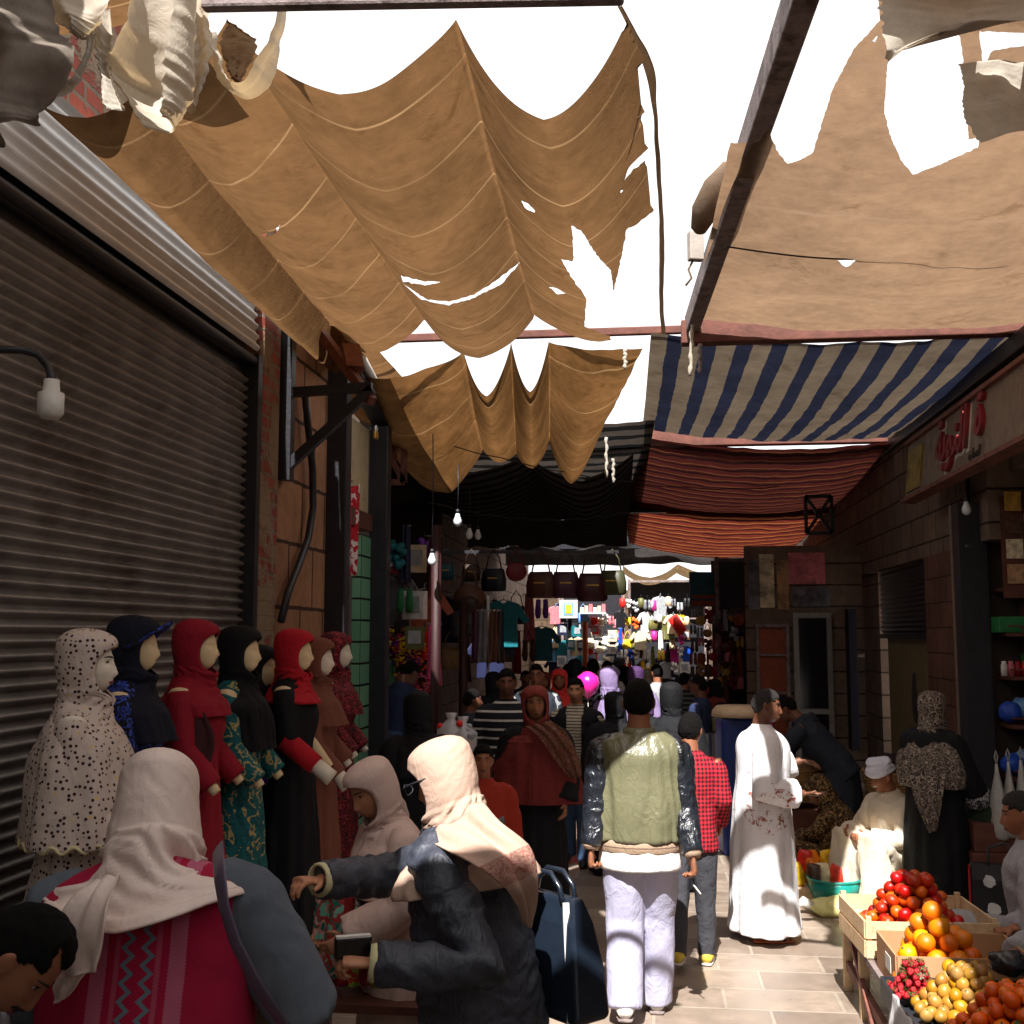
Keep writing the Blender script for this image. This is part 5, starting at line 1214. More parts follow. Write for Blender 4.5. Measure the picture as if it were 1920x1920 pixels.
# ---------------------------------------------------------------- people further down the street
C_brwn2 = cloth('brown_robe_cloth', srgb(96, 66, 52), .1); C_cream2 = cloth('cream_headscarf', srgb(206, 196, 172), .06)
def man(label, px, top, Y, rz, shirt, legs=C_jean, skin=SK2, hair=hair_short, jacket=None, pose=None, facing=True, gl=False, hairm=None):
    loc, H = pp(px, top, Y)
    c = person(label, loc, rz, H, skin, pose or dict(head=(0, 2, 0), legL=((-.09, .06, .5), (-.09, .08, .085)), legR=((.09, 0, .5), (.1, -.1, .1))), .010)
    top_garment(c, shirt, 'shirt', .84, (.185, .13), (.195, .135), (.178, .125), vox=.014, wr=(.009, 8), L=.9 if jacket is None else .3)
    if jacket:
        o = top_garment(c, jacket, 'jacket', .8, (.215, .15), (.222, .155), (.212, .15), vox=.013, wr=(.01, 8), collar=.085, solid_top=1.49)
        # open front: cut a strip of the jacket
        me = o.data; import bmesh
        bm = bmesh.new(); bm.from_mesh(me)
        bmesh.ops.delete(bm, geom=[v for v in bm.verts if v.co.y > .03 and abs(v.co.x) < .062+.05*max(0, v.co.z-1.2)], context='VERTS'); bm.to_mesh(me); bm.free()
    trousers(c, legs, vox=.016); shoes(c, M_black)
    shell(c.hm, hair, .01, hairm or HAIR, 'hair', c.root)
    if facing: face(c.hm, c.root, BROW, LIPD)
    if gl:
        m = MB(); q = c.hm
        for s in (-1, 1): m.tube([q @ V((s*.034+.024*math.cos(a), .112-.012*abs(math.cos(a)), .008+.018*math.sin(a))) for a in [k*math.pi/8 for k in range(17)]], .0028, 6)
        m.build('eyeglasses', M_black, c.root)
    return c
def woman(label, px, top, Y, rz, dress, scarf, skin=SK2, facing=True, long=True, pose=None, H=None):
    loc, H_ = pp(px, top, Y)
    c = person(label, loc, rz, H or H_, skin, pose or dict(head=(0, 3, 0)), .011)
    robe(c, dress, 'dress', .02, (.26, .2), vox=.015, folds=.05, ph=px)
    hijab(c, scarf, tail=((-.36, .24, .165, 0), (-.46, .25, .175, 0)) if long else ((-.32, .23, .16, 0),), fold=.01, seed=px % 9)
    if facing: face(c.hm, c.root, BROW, LIPD)
    return c
woman('woman in black abaya seen from behind, left of the olive jacket', 1152, 1300, 9.9, 0, C_blk, C_blkp, facing=False)
woman('woman in black abaya seen from behind, right of the olive jacket', 1258, 1283, 9.4, -.1, C_blk, C_blkp, facing=False)
man('young man in striped sweater and open black jacket with sunlight on his face', 1080, 1272, 10.3, RZ_FACE-.1, C_tee, C_bjean, SK1, jacket=C_blk)
man('man in black polo shirt with white stripes walking behind the maroon cape', 950, 1255, 9.6, RZ_FACE+.1, C_polo, C_dkgr, SK3)
man('man with eyeglasses and dark jacket between the striped polo and the sunlit young man', 1006, 1246, 12.4, RZ_FACE, C_gry2, C_dkgr, SK2, jacket=C_dkgr, gl=True)
man('man in profile at the stall rail left of the striped polo', 884, 1293, 10.6, -1.2, C_dkgr, C_dkgr, SK3)
man('man in blue jacket bowing over the toy stall beside the black door frame', 738, 1230, 11.3, -.5, C_navy, C_bjean, SK3, facing=False, pose=dict(lean=14, head=(-10, 26, 0)))
woman('woman all in black standing in the dark before the toy stall', 790, 1300, 7.3, .4, C_blk, C_blk, facing=False, pose=dict(lean=6, head=(0, 14, 0)))
loc, H = pp(905, 1398, 6.9)
c = person('small child in orange top behind the beige scarf', loc, RZ_FACE+.2, H, SK2, dict(head=(0, 0, 0)), .011)
top_garment(c, cloth('orange_red_knit', srgb(150, 46, 30), .1, .9, 600), 'top', .84, vox=.014); trousers(c, C_bjean, vox=.016); shell(c.hm, hair_short, .014, HAIR, 'hair', c.root); face(c.hm, c.root, BROW, LIPD)
woman('girl in coral red headscarf facing the viewer in the crowd', 1049, 1257, 13.2, RZ_FACE, C_corl, C_corl, SK2)
woman('woman in lavender scarf in profile facing right', 1142, 1253, 12.2, -1.0, C_blk, C_lav)
man('man in green striped shirt and dark cap seen from behind', 1112, 1236, 14.5, .1, C_grst, C_bjean, SK2, facing=False)
woman('woman in slate scarf in the crowd beyond the coral headscarf', 1078, 1238, 15.5, .3, C_dkgr, C_dkgr, facing=False)
woman('woman in purple headscarf near the yellow fans', 1192, 1252, 13.6, .2, C_lav, cloth('purple_scarf', srgb(70, 44, 84), .1), facing=False)
man('bareheaded man in white shirt beyond the pink balloon', 1138, 1240, 16.5, RZ_FACE, C_wht, C_bjean, SK2)
woman('woman in black at the stall hung with bags on the shutter side', 925, 1262, 13.2, .5, C_blk, C_blk, facing=False)
man('man in grey jacket browsing near the sunny red bags', 1232, 1246, 15.2, .6, C_gry2, C_dkgr, SK2, facing=False)
man('man in navy shirt standing in the shade by the striped stall cloth', 1312, 1268, 12.5, 1.2, C_navy, C_jean, SK3)
for px, top, Y, kind, rz, a, b, lab in (
    (1020, 1262, 14.6, 'w', RZ_FACE, C_dkgr, C_marn2, 'woman in dull red headscarf deep in the crowd by the glasses man'),
    (1064, 1246, 17.0, 'm', .2, C_navy, C_dkgr, 'man in navy shirt seen from behind beyond the coral headscarf'),
    (1094, 1250, 18.5, 'm', RZ_FACE, C_cream, C_dkgr, 'man in cream shirt deep in the crowd above the pink balloon'),
    (1168, 1250, 17.5, 'w', -.8, C_blk, C_blkp, 'woman in black headscarf deep in the crowd right of the lavender scarf'),
    (1214, 1256, 18.0, 'w', .3, C_brwn2, C_cream2, 'woman in cream headscarf and brown robe before the white toy stall'),
    (1282, 1262, 15.0, 'm', -.5, C_grst, C_jean, 'man in green striped shirt before the shaded bead stall'),
    (985, 1258, 15.8, 'm', RZ_FACE+.3, C_dkgr, C_jean, 'man in slate shirt facing the viewer behind the striped polo'),
    (1340, 1275, 15.4, 'w', 1.0, C_marn2, C_blkp, 'woman in maroon robe and black headscarf behind the striped stall table')):
    if kind == 'm': man(lab, px, top, Y, rz, a, b, SK2, facing=abs(rz) > 2)
    else: woman(lab, px, top, Y, rz, a, b, facing=abs(rz) > 2)
# ---------------------------------------------------------------- mannequins along the shutter
M_mann = plain('cream_mannequin_plastic', srgb(226, 202, 160), .42, var=.05, scale=10, bump=.03)
M_mannw = plain('pale_mannequin_plastic', srgb(228, 218, 202), .42, var=.05, scale=10, bump=.03)
def mannequin(label, px, top, X, rz, dress, scarf, skin=M_mann, arm=None, tail=None, faced=False, dresskw={}, seed=0, hem=None, L=.86):
    p = AX(px, top, X); H = 1.66
    loc = V((p.x, p.y, p.z-H))
    pose = dict(head=(0, 4, 0), shw=.165, armL=((-.2, .03, 1.14), (-.2, .2, .94)), armR=arm or ((.2, .03, 1.14), (.2, .2, .94)))
    c = person(label, loc, rz, H, skin, pose, .007 if faced else .009, cat='mannequin', hands=False, legs=False, ears=False, group='dressed mannequins along the shutter', name='mannequin')
    robe(c, dress, 'robe', .0, hem or (.25, .2), (.175, .14), (.185, .13), vox=.012, sl=(.068, .062, .06), L=L, folds=.06, ph=seed, bust=.02, **dresskw)
    if scarf: hijab(c, scarf, tail=tail if tail is not None else ((-.34, .2, .15, .01), (-.42, .19, .16, .03)), fold=.011, seed=seed, head=.98)
    return c
t = thing('display_platform', 'low dark plank platform carrying the dressed mannequins along the shutter', 'platform', (-2.12, 5.75, 0))
m = MB(); m.box((0, 0, .30), (.6, 4.2, .05)); m.build('deck', M_dwood, t, smooth=False)
for y in (-1.9, -.65, .65, 1.9):
    m = MB(); m.box((0, y, .1375), (.52, .06, .275)); m.build('trestle', M_dwood, t, smooth=False)
C_polka = cloth('cream_cloth_with_dark_dots', srgb(196, 178, 168), .08, .85, 900, pat_dots(srgb(200, 182, 172), srgb(58, 36, 40), 46, .30, srgb(210, 180, 110), .95), fold=.3)
C_flor = cloth('black_and_blue_floral', srgb(30, 40, 90), .1, .8, 900, pat_floral([srgb(16, 18, 28), srgb(40, 60, 150), srgb(20, 24, 50), srgb(60, 84, 180), srgb(14, 14, 20)], 26, 1.1))
C_nav2 = cloth('navy_black_jersey', srgb(20, 22, 36), .1, .85, 900)
C_reds = cloth('crimson_crepe', srgb(140, 20, 40), .1, .8, 900)
C_red2 = cloth('bright_red_jersey', srgb(176, 24, 40), .08, .8, 900)
C_teal = cloth('teal_with_cream_scrolls', srgb(24, 92, 96), .08, .8, 900, pat_floral([srgb(22, 92, 96), srgb(24, 96, 100), srgb(20, 80, 88), srgb(22, 88, 92), srgb(170, 150, 96), srgb(24, 96, 100), srgb(20, 70, 76)], 11, 2.2))
C_purp = cloth('purple_crepe', srgb(74, 34, 110), .08, .8, 900)
C_brwn = cloth('rust_brown_crepe', srgb(118, 72, 58), .1, .85, 900)
C_rfl = cloth('red_floral', srgb(120, 30, 40), .1, .8, 900, pat_floral([srgb(130, 28, 40), srgb(40, 24, 30), srgb(160, 60, 66), srgb(100, 20, 34), srgb(60, 40, 44)], 30, 1.0))
c = mannequin('mannequin with a moulded face in a cream dress and veil with dark dots', 158, 1188, -2.12, -1.25, C_polka, C_polka, M_mannw, faced=True, tail=((-.4, .25, .18, .0), (-.55, .28, .2, .01), (-.68, .3, .21, .01)), seed=1, hem=(.3, .25))
face(c.hm, c.root, BROW, LIP)
m = MB()
q = c.up @ Matrix.Translation((0, .012, 1.634)); pts = [q @ V((.305*math.sin(a)*1.0, .01+.215*math.cos(a), -.675+.012*math.sin(18*a))) for a in [2*math.pi*k/120 for k in range(121)]]
m.tube(pts, .016, 6, flat=(.5, 1)); m.build('lace_edge', cloth('cream_lace', srgb(206, 192, 150), .1), c.root)
c = mannequin('mannequin in navy black jersey with blue floral panel', 246, 1162, -2.2, -1.35, C_flor, C_nav2, seed=2)
m = MB(); q = c.hm; m.tube([q @ V((.108*math.sin(a), .0+.13*math.cos(a), .03+.07*math.cos(a*1.3))) for a in [R(d) for d in range(-100, 101, 10)]], [.012+.006*math.sin(k*2.1) for k in range(21)], 8, flat=(.6, 2.2)); m.build('headband', C_flor, c.root)
c = mannequin('mannequin in crimson robe and hood with dark sash', 364, 1168, -2.15, -1.5, C_reds, C_reds, seed=3, tail=((-.34, .2, .15, .01),))
f = lambda x, y, z: c.up @ V((x, y, z))
ribbon(c.root, [(f(.21, -.02, 1.38), f(.18, .10, 1.36)), (f(.225, .02, 1.2), f(.16, .17, 1.18)), (f(.24, -.0, 1.0), f(.21, .12, .98)), (f(.24, -.12, .8), f(.25, .0, .78))], cloth('dark_maroon_sash', srgb(62, 30, 34), .1), 'sash', .006)
c = mannequin('mannequin in black hood and teal dress with cream scrolls', 446, 1180, -2.1, -1.5, C_teal, C_blkp, seed=4, tail=((-.38, .2, .15, .01), (-.52, .2, .16, .02)))
c = mannequin('mannequin in purple robe standing behind the teal dress', 480, 1215, -2.25, -1.5, C_purp, C_blkp, seed=9)
c = mannequin('mannequin in black dress with bright red hood and red forearm', 548, 1185, -2.0, -1.5, C_blk, C_red2, seed=5, L=.0, arm=((.23, .05, 1.12), (.24, .27, .95)), tail=((-.3, .16, .14, .02),))
m = MB(); e, w_ = c.el[1], c.wr[1]; m.tube([e.lerp(w_, -.1), e.lerp(w_, .35), e.lerp(w_, .72)], [.064, .06, .056], 16); m.build('red_undersleeve', C_red2, c.root)
m = MB(); d = (w_-e); m.tube([e+d*.6, e+d*1.0, e+d*1.14], [.045, .046, .047], 16); m.build('stump', M_mannw, c.root)
c = mannequin('mannequin in rust brown robe with bare forearm stump', 590, 1200, -2.02, -1.5, C_brwn, C_brwn, M_mannw, seed=6, arm=((.22, .06, 1.1), (.24, .24, .9)))
m = MB(); e, w_ = c.el[1], c.wr[1]; d = (w_-e); m.tube([e+d*.7, e+d*1.0, e+d*1.2], [.044, .045, .046], 16); m.build('stump', M_mannw, c.root)
c = mannequin('mannequin in red floral dress and hood beside the mint tiles', 626, 1190, -2.05, -1.5, C_rfl, C_rfl, M_mannw, seed=7)
# ---------------------------------------------------------------- fruit stand
def peel(name, col, pit=90):
    t = NT(name); v = t.coord('Object'); n = t.noise(v, 30, 4); vo = t.n('TexVoronoi', Vector=v, Scale=pit*3).outputs[0]
    c = t.mix(1, col, t.ramp(n, [(.3, .82), (.7, 1.12)]), 'MULTIPLY')
    rnd = t.n('ObjectInfo').outputs['Random']
    c = t.n('HueSaturation', Color=c, Hue=t.math('ADD', .495, t.math('MULTIPLY', rnd, .016)), Saturation=t.math('ADD', 1.0, t.math('MULTIPLY', t.math('FRACT', t.math('MULTIPLY', rnd, 7.3)), .2)), Value=t.math('ADD', .68, t.math('MULTIPLY', t.math('FRACT', t.math('MULTIPLY', rnd, 3.7)), .34))).outputs[0]
    bl = t.ramp(t.noise(v, 55, 5, .75), [(.64, 0), (.72, 1)]); c = t.mix(t.math('MULTIPLY', bl, .5), c, dk(col, .35))
    return t.fin(c, .42, 0, vo, .5, bstr=.25, bdist=.002)
M_crate = plain('pale_raw_crate_wood', srgb(206, 176, 138), .8, var=.16, scale=16, bump=.5, dirt=(srgb(150, 116, 84), .36))
M_card = plain('brown_cardboard', srgb(168, 128, 92), .85, var=.08, scale=7, bump=.15)
M_tray = plain('dark_plastic_tray', srgb(40, 42, 48), .5)
M_tom = peel('tomato_skin', srgb(196, 30, 16), 2)
M_tomo = peel('half_ripe_tomato_skin', srgb(216, 92, 30), 2)
M_stem = plain('green_stem', srgb(70, 92, 40), .7)
M_orange = peel('orange_peel', srgb(236, 116, 14)); M_orange2 = peel('yellow_orange_peel', srgb(242, 150, 20)); M_tang = peel('tangerine_peel', srgb(240, 100, 16)); M_guava = peel('guava_skin', srgb(176, 130, 72), 40); M_straw = plain('strawberry_skin', srgb(176, 22, 34), .35, var=.3, scale=140, spec=.5, bump=.5)
M_leaf = plain('citrus_leaf', srgb(44, 74, 32), .5)
def crate(label, c, rz, sx, sy, h, mat, slats=3, name='crate', open_=False):
    t = thing(name, label, 'crate' if name == 'crate' else 'box', c, rz)
    m = MB(); m.box((0, 0, .008), (sx-.03, sy-.03, .012)); m.build('bottom_board', mat, t, smooth=False)
    for (cx, cy, lx, ly) in ((0, -sy/2, sx, .012), (0, sy/2, sx, .012), (-sx/2, 0, .012, sy-.026), (sx/2, 0, .012, sy-.026)):
        m = MB(); hh = h/slats
        for k in range(slats): m.box((cx+RN.uniform(-.002, .002), cy, (k+.5)*hh), (lx, ly, hh-(.012 if slats > 1 else 0)))
        m.build('side_board', mat, t, smooth=False)
    if slats > 1:
        for a in (-1, 1):
            for b in (-1, 1):
                m = MB(); m.box((a*(sx/2-.02), b*(sy/2-.02), h/2+.005), (.026, .026, h+.02)); m.build('corner_post', mat, t, smooth=False)
    return t
# stand of rough legs
t = thing('fruit_stand', 'rough low timber stand carrying the fruit crates', 'stand', (1.38, 5.75, 0))
m = MB(); m.box((0, 0, .36), (.62, 2.5, .03)); m.build('deck', M_gwood, t, smooth=False)
for x in (-.28, .26):
    for y in (-1.15, -.3, .65, 1.15):
        m = MB(); m.box((x, y, .172), (.05, .05, .345)); m.build('leg', M_crate, t, smooth=False)
m = MB(); m.beam((-.28, -1.2, .12), (-.28, 1.2, .14), .03, .05); m.beam((-.3, .3, .05), (-.29, .95, .33), .025, .04); m.build('brace', M_rust, t, smooth=False)
tc = (1.38, 6.45, .376); crate('pale wooden crate heaped with tomatoes', tc, .05, .66, .62, .19, M_crate, 2)
oc = (1.40, 5.78, .376); o = crate('brown cardboard box heaped with big oranges', oc, .0, .6, .46, .17, M_card, 1, 'cardboard_box')
m = MB(); m.box((-.308, -.07, .1), (.003, .12, .07)); m.build('paper_label', M_white, o, smooth=False)
crate('dark plastic tray of tangerines, guavas and strawberries', (1.36, 5.02, .376), .0, .68, .98, .09, M_tray, 1, 'fruit_tray')
def fruit(name, r, mat, stem=True, squash=.9, leaf=False, bump=.03):
    t = bpy.data.objects.new(name, None); COL.objects.link(t)
    m = MB(); m.sph((0, 0, 0), (r, r, r*squash), 20, 14)
    m.v = [tuple(V(p)*(1+bump*noise.noise(V(p)*(1.1/r)))) for p in m.v]
    m.build('skin', mat, t)
    if stem:
        m = MB(); m.sph((0, 0, r*squash*.99), (r*.16, r*.16, r*.06), 8, 6); m.tube([(0, 0, r*squash), (r*.08, 0, r*squash*1.12)], r*.045, 6); m.build('stem', M_stem, t)
    if leaf:
        m = MB(); m.grid(lambda u, v: V((r*(.1+1.1*v), (u-.5)*r*.7*math.sin(math.pi*min(.98, v+.02)), r*squash*(1.02+.2*math.sin(2.4*v))+.1*r*abs(u-.5))), 4, 8); m.build('leaf', M_leaf, t, solid=.001)
    return t
def straw():
    t = bpy.data.objects.new('strawberry', None); COL.objects.link(t); m = MB()
    m.tube([(0, 0, -.02), (0, 0, -.014), (0, 0, -.002), (0, 0, .008), (0, 0, .013)], [.003, .009, .0145, .013, .004], 12); m.build('flesh', M_straw, t)
    m = MB()
    for k in range(6):
        a = k*math.pi/3; m.add([(0, 0, .013), (.013*math.cos(a-.3), .013*math.sin(a-.3), .0145), (.017*math.cos(a), .017*math.sin(a), .012), (.013*math.cos(a+.3), .013*math.sin(a+.3), .0145)], [(0, 1, 2, 3)])
    m.build('green_cap', M_leaf, t); return t
def pile(proto, label, cat, group, c, rx, ry, r, layers, top_first=True, heap=.75, jit=.15, alt=None, zb=0):
    """a heap: layer on layer of spheres, each resting on those below"""
    rnd = random.Random(len(bpy.data.objects)); done = []; cand = []
    n = 0
    ax, ay = rx, ry
    for L in range(layers):
        z = c[2]+zb+r*.9+L*r*1.42
        k = max(0.0, 1-L/layers*heap) if L else 1
        y = -ay*k; row = 0
        while y <= ay*k+1e-6:
            w_ = ax*k*(math.sqrt(max(0, 1-(y/(ay*k+r*.6))**2)) if L else 1)
            x = -w_+(r if (row+L) % 2 else 0)
            while x <= w_+1e-6:
                p = V((c[0]+x+rnd.uniform(-jit, jit)*r, c[1]+y+rnd.uniform(-jit, jit)*r, z+rnd.uniform(-.08, .08)*r)); cand.append((p, L))
                x += r*2.02
            y += r*1.78; row += 1
    first = True; out = []
    for p, L in cand:
        s = rnd.uniform(.92, 1.06); rot = (rnd.uniform(-.9, .9), rnd.uniform(-.9, .9), rnd.uniform(0, 6))
        pr = proto if not alt or rnd.random() > alt[1] else alt[0]
        if first and pr is proto: o = proto; o.location = p; o.rotation_euler = rot; first = False; tag(o, label, cat, group)
        else:
            if pr is not proto and 'category' not in pr: o = pr; o.location = p; o.rotation_euler = rot; tag(o, alt[2], cat, group)
            else: o = dup(pr, p, rot, scale=s)
        out.append(o)
    return out
tom = fruit('tomato', .036, M_tom, squash=.86); tomo = fruit('tomato', .034, M_tomo, squash=.9)
pile(tom, 'ripe red tomato heaped in the pale wooden crate', 'tomato', 'tomatoes in the crate', tc, .25, .24, .036, 6, alt=(tomo, .3, 'half ripe orange tomato heaped in the pale wooden crate'), zb=.055)
org = fruit('orange', .046, M_orange, squash=.96, bump=.015); org2 = fruit('orange', .046, M_orange2, squash=.96, bump=.015)
pile(org, 'big orange heaped in the brown cardboard box', 'orange', 'oranges in the cardboard box', (oc[0]-.06, oc[1]-.02, oc[2]), .2, .16, .046, 5, alt=(org2, .25, 'yellowish orange heaped in the brown cardboard box'), zb=.03, heap=.95)
tan = fruit('tangerine', .034, M_tang, squash=.84); tanl = fruit('tangerine', .034, M_tang, squash=.84, leaf=True)
pile(tan, 'tangerine in the front heap of the dark fruit tray', 'tangerine', 'tangerines in the dark tray', (1.42, 4.84, .376), .24, .24, .034, 5, alt=(tanl, .06, 'tangerine with a leaf in the front heap of the dark fruit tray'), zb=.01)
gua = fruit('guava', .027, M_guava, squash=1.12, bump=.05)
pile(gua, 'yellow guava heaped between the tangerines and the strawberries', 'guava', 'guavas in the dark tray', (1.32, 5.22, .376), .2, .13, .027, 5, zb=.03)
pile(straw(), 'red strawberry heaped at the corner of the dark tray', 'strawberry', 'strawberries in the dark tray', (1.14, 5.38, .376), .09, .09, .016, 6, zb=.06, jit=.4)
m = MB(); m.grid(lambda u, v: V((1.0-.03*math.sin(v*2)-.02*v+.02*noise.noise(V((u*4, v*4, 1))), 4.72+.42*u+.05*v*math.sin(u*5), .50-.34*v+.02*noise.noise(V((u*3, v*3, 6))))), 24, 24)
tag(m.build('cloth_sack', cloth('white_sackcloth_red_marks', srgb(196, 192, 192), .06, .9, 500, lambda t, v: t.mix(t.math('GREATER_THAN', t.noise(v, 7, 2), .66), srgb(200, 196, 196), srgb(130, 60, 76))), solid=.006), 'white printed sackcloth hanging over the edge of the dark tray', 'sack')
t = thing('plastic_bag', 'crumpled black plastic bag lying on the guavas', 'bag', (1.52, 5.3, .6))
m = MB(); m.sph((0, 0, 0), (.09, .06, .05), 20, 14); m.v = [tuple(V(p)*(1+.35*noise.noise(V(p)*30))) for p in m.v]; m.build('film', plain('black_plastic_film', srgb(26, 28, 34), .25, spec=.6), t)
m = MB(); m.tube([(.06, 0, .02), (.11, .01, .05), (.15, 0, .02)], [.012, .018, .006], 8); m.build('knot', plain('yellow_black_plastic', srgb(196, 180, 60), .3), t)
t = thing('spring_scale', 'small dark weighing tray lying between guavas and box', 'scale', (1.62, 5.44, .52))
m = MB(); m.tube([(0, 0, 0), (0, 0, .02), (0, 0, .035)], [.05, .075, .08], 20); m.build('pan', M_slat, t)
# goods on the ground beside the white galabeya
GR = [('red', srgb(210, 40, 30)), ('orange', srgb(236, 130, 20)), ('yellow', srgb(236, 190, 40)), ('dark brown', srgb(70, 44, 30)), ('cream', srgb(220, 206, 170)), ('scarlet striped', srgb(220, 60, 40))]
m = MB(); m.box((1.16, 9.25, .06), (.5, .55, .12)); tag(m.build('goods_crate', M_crate, smooth=False, bevel=.01), 'low flat crate of snack packets beside the white galabeya', 'crate')
k = 0
for n_, c_ in GR:
    for sfx, dx, dy, dz in (('lying at the street end', -.1, -.12, 0), ('standing at the wall end', .1, .1, .06)):
        mt = plain('packet_'+n_.replace(' ', '_')+str(k), c_, .3, var=.5, scale=24, spec=.5)
        m = MB(); m.tube([(0, -.02, 0), (0, -.01, .02), (0, 0, .08), (0, 0, .14), (0, .01, .16)], [.02, .05, .058, .05, .045], 14, flat=(.5, 1.1))
        o = m.build('snack_packet', mt); o.location = (1.02+dx+.045*k, 9.12+dy+.03*(k % 3), .125+dz); o.rotation_euler = (RN.uniform(-.3, .1), RN.uniform(-.2, .2), RN.uniform(-.5, .5))
        tag(o, f'{n_} snack packet {sfx} of the flat crate', 'snack packet', 'snack packets on the flat crate'); k += 1
def bowl(label, loc, r, h, mat):
    t = thing('bowl', label, 'bowl', loc)
    m = MB(); m.tube([(0, 0, 0), (0, 0, .01), (0, 0, h*.6), (0, 0, h)], [r*.6, r*.68, r*.92, r], 32, cap=False); m.tube([(0, 0, .012), (0, 0, .014)], [r*.66, r*.66], 32); m.build('basin', mat, t, solid=.008)
    m = MB(); m.tube([(r*math.cos(a), r*math.sin(a), h) for a in [k*math.pi/16 for k in range(33)]], .01, 8); m.build('rim', mat, t); return t
bowl('teal plastic bowl in front of the woman in leaf print', (1.34, 8.95, 0), .19, .2, plain('teal_plastic', srgb(20, 130, 124), .35))
t = thing('plastic_bag', 'yellow and white plastic bag spilling over the paving by the teal bowl', 'bag', (1.38, 8.66, .055))
m = MB(); m.sph((0, 0, 0), (.26, .14, .075), 24, 14); m.v = [tuple(V(p)*(1+.3*noise.noise(V(p)*12))) for p in m.v]; m.build('film', plain('pale_yellow_film', srgb(230, 224, 150), .4, var=.3, scale=6), t)
m = MB(); m.tube([(-.22, 0, .0), (-.3, .02, .03), (-.36, .0, .0)], [.03, .04, .012], 10); m.build('knot', M_white, t)
def basket(label, loc, r, h, fill, fillmat):
    t = thing('wicker_basket', label, 'basket', loc)
    m = MB()
    for k in range(int(h/.022)): 
        z = .011+k*.022; rr = r*(.8+.2*z/h); m.tube([(rr*math.cos(a)*(1+.012*math.cos(14*a+math.pi*k)), rr*math.sin(a)*(1+.012*math.cos(14*a+math.pi*k)), z) for a in [j*math.pi/28 for j in range(57)]], .0125, 6)
    m.build('weave', plain('straw_wicker'+str(len(bpy.data.materials)), srgb(150, 112, 66), .8, var=.3, scale=30), t)
    m = MB(); m.sph((0, 0, h*.9), (r*.95, r*.95, r*fill), 28, 16); m.v = [tuple(V(p)+V((0, 0, 1))*.03*noise.noise(V(p)*28)+V(p).normalized()*.025*noise.noise(V(p)*40)) for p in m.v]; m.build('contents', fillmat, t); return t
M_hib = plain('dark_dried_hibiscus', srgb(40, 22, 26), .95, var=.5, scale=70, bump=1)
basket('large wicker basket of dark dried flowers by the yellow door panel', (2.15, 10.5, .45), .3, .38, .55, M_hib)
basket('wicker basket of tan spice behind the pointing hands of the white galabeya', (1.28, 10.9, .5), .26, .3, .3, plain('tan_spice', srgb(140, 104, 66), .95, scale=60))
for x, y in ((2.15, 10.5), (1.28, 10.9)):
    t = thing('wooden_box', 'dark wooden box under the basket of dried flowers' if x > 2 else 'dark wooden box under the basket of tan spice', 'box', (x, y, 0))
    m = MB(); m.box((0, 0, .22), (.5, .45, .44)); m.build('carcass', M_dwood, t, smooth=False, bevel=.01)
    m = MB(); m.box((0, -.23, .22), (.5, .02, .05)); m.build('batten', M_gwood, t, smooth=False)
# white carrier bags hanging, lemon, produce box, flowered shopping bag
M_film = plain('milky_plastic_film', srgb(160, 160, 158), .35, var=.12, scale=14, spec=.5)
for k, (px, py, lab) in enumerate(((1868, 1432, 'milky plastic bag hanging nearest the dark shop post'), (1890, 1428, 'milky plastic bag hanging between two others before the shelves'), (1914, 1425, 'milky plastic bag hanging at the photo edge before the shelves'))):
    p = AY(px, py, 8.6); t = thing('carrier_bag', lab, 'bag', p, RN.uniform(-.3, .3), 'plastic bags hanging before the shelves')
    m = MB(); m.tube([(0, 0, 0), (0, 0, -.06), (0, 0, -.2), (0, 0, -.4), (0, 0, -.5), (0, 0, -.52)], [.012, .022, .06, .1, .105, .07], 20, flat=(1, .6)); m.v = [tuple(V(p_)+V((1, 1, 0))*.018*noise.noise(V(p_)*14+V((k, 0, 0)))) for p_ in m.v]; m.build('film', M_film, t)
    m = MB(); m.tube([(0, 0, 0), (.012, 0, .05), (0, 0, .09), (-.012, 0, .05), (0, 0, 0)], .005, 6); m.build('handle', M_film, t)
t = thing('produce_box', 'wooden box of dark green vegetables before the shelved shop', 'box', (2.5, 8.75, .48))
m = MB(); m.box((0, 0, .1), (.5, .4, .2)); m.build('box_side', M_dwood, t, smooth=False, bevel=.01)
m = MB(); m.sph((0, 0, .22), (.24, .19, .16), 24, 14); m.v = [tuple(V(p)*(1+.12*noise.noise(V(p)*40))) for p in m.v]; m.build('greens', plain('dark_green_leaves', srgb(34, 54, 36), .7, var=.5, scale=60, bump=1), t)
m = MB(); m.box((2.5, 8.75, .24), (.55, .45, .48)); tag(m.build('wooden_crate', M_dwood, smooth=False, bevel=.012), 'dark wooden crate standing under the box of green vegetables', 'crate')
l = fruit('lemon', .045, plain('lemon_peel', srgb(230, 206, 40), .4), squash=1.25); l.location = (2.52, 8.62, .80); l.rotation_euler = (1.2, .3, 0); tag(l, 'single bright yellow lemon on the box of green vegetables', 'lemon')
t = thing('shopping_bag', 'black shopping bag printed with white flowers and a red side', 'bag', (2.3, 8.05, 0), -.25)
def pat_flow(t_, v):
    vo = t_.n('TexVoronoi', Vector=v, Scale=6.5, Randomness=.8); return t_.mix(t_.math('LESS_THAN', t_.math('ADD', vo.outputs[0], t_.math('MULTIPLY', t_.noise(v, 26, 2), .25)), .40), srgb(24, 24, 28), srgb(176, 176, 178))
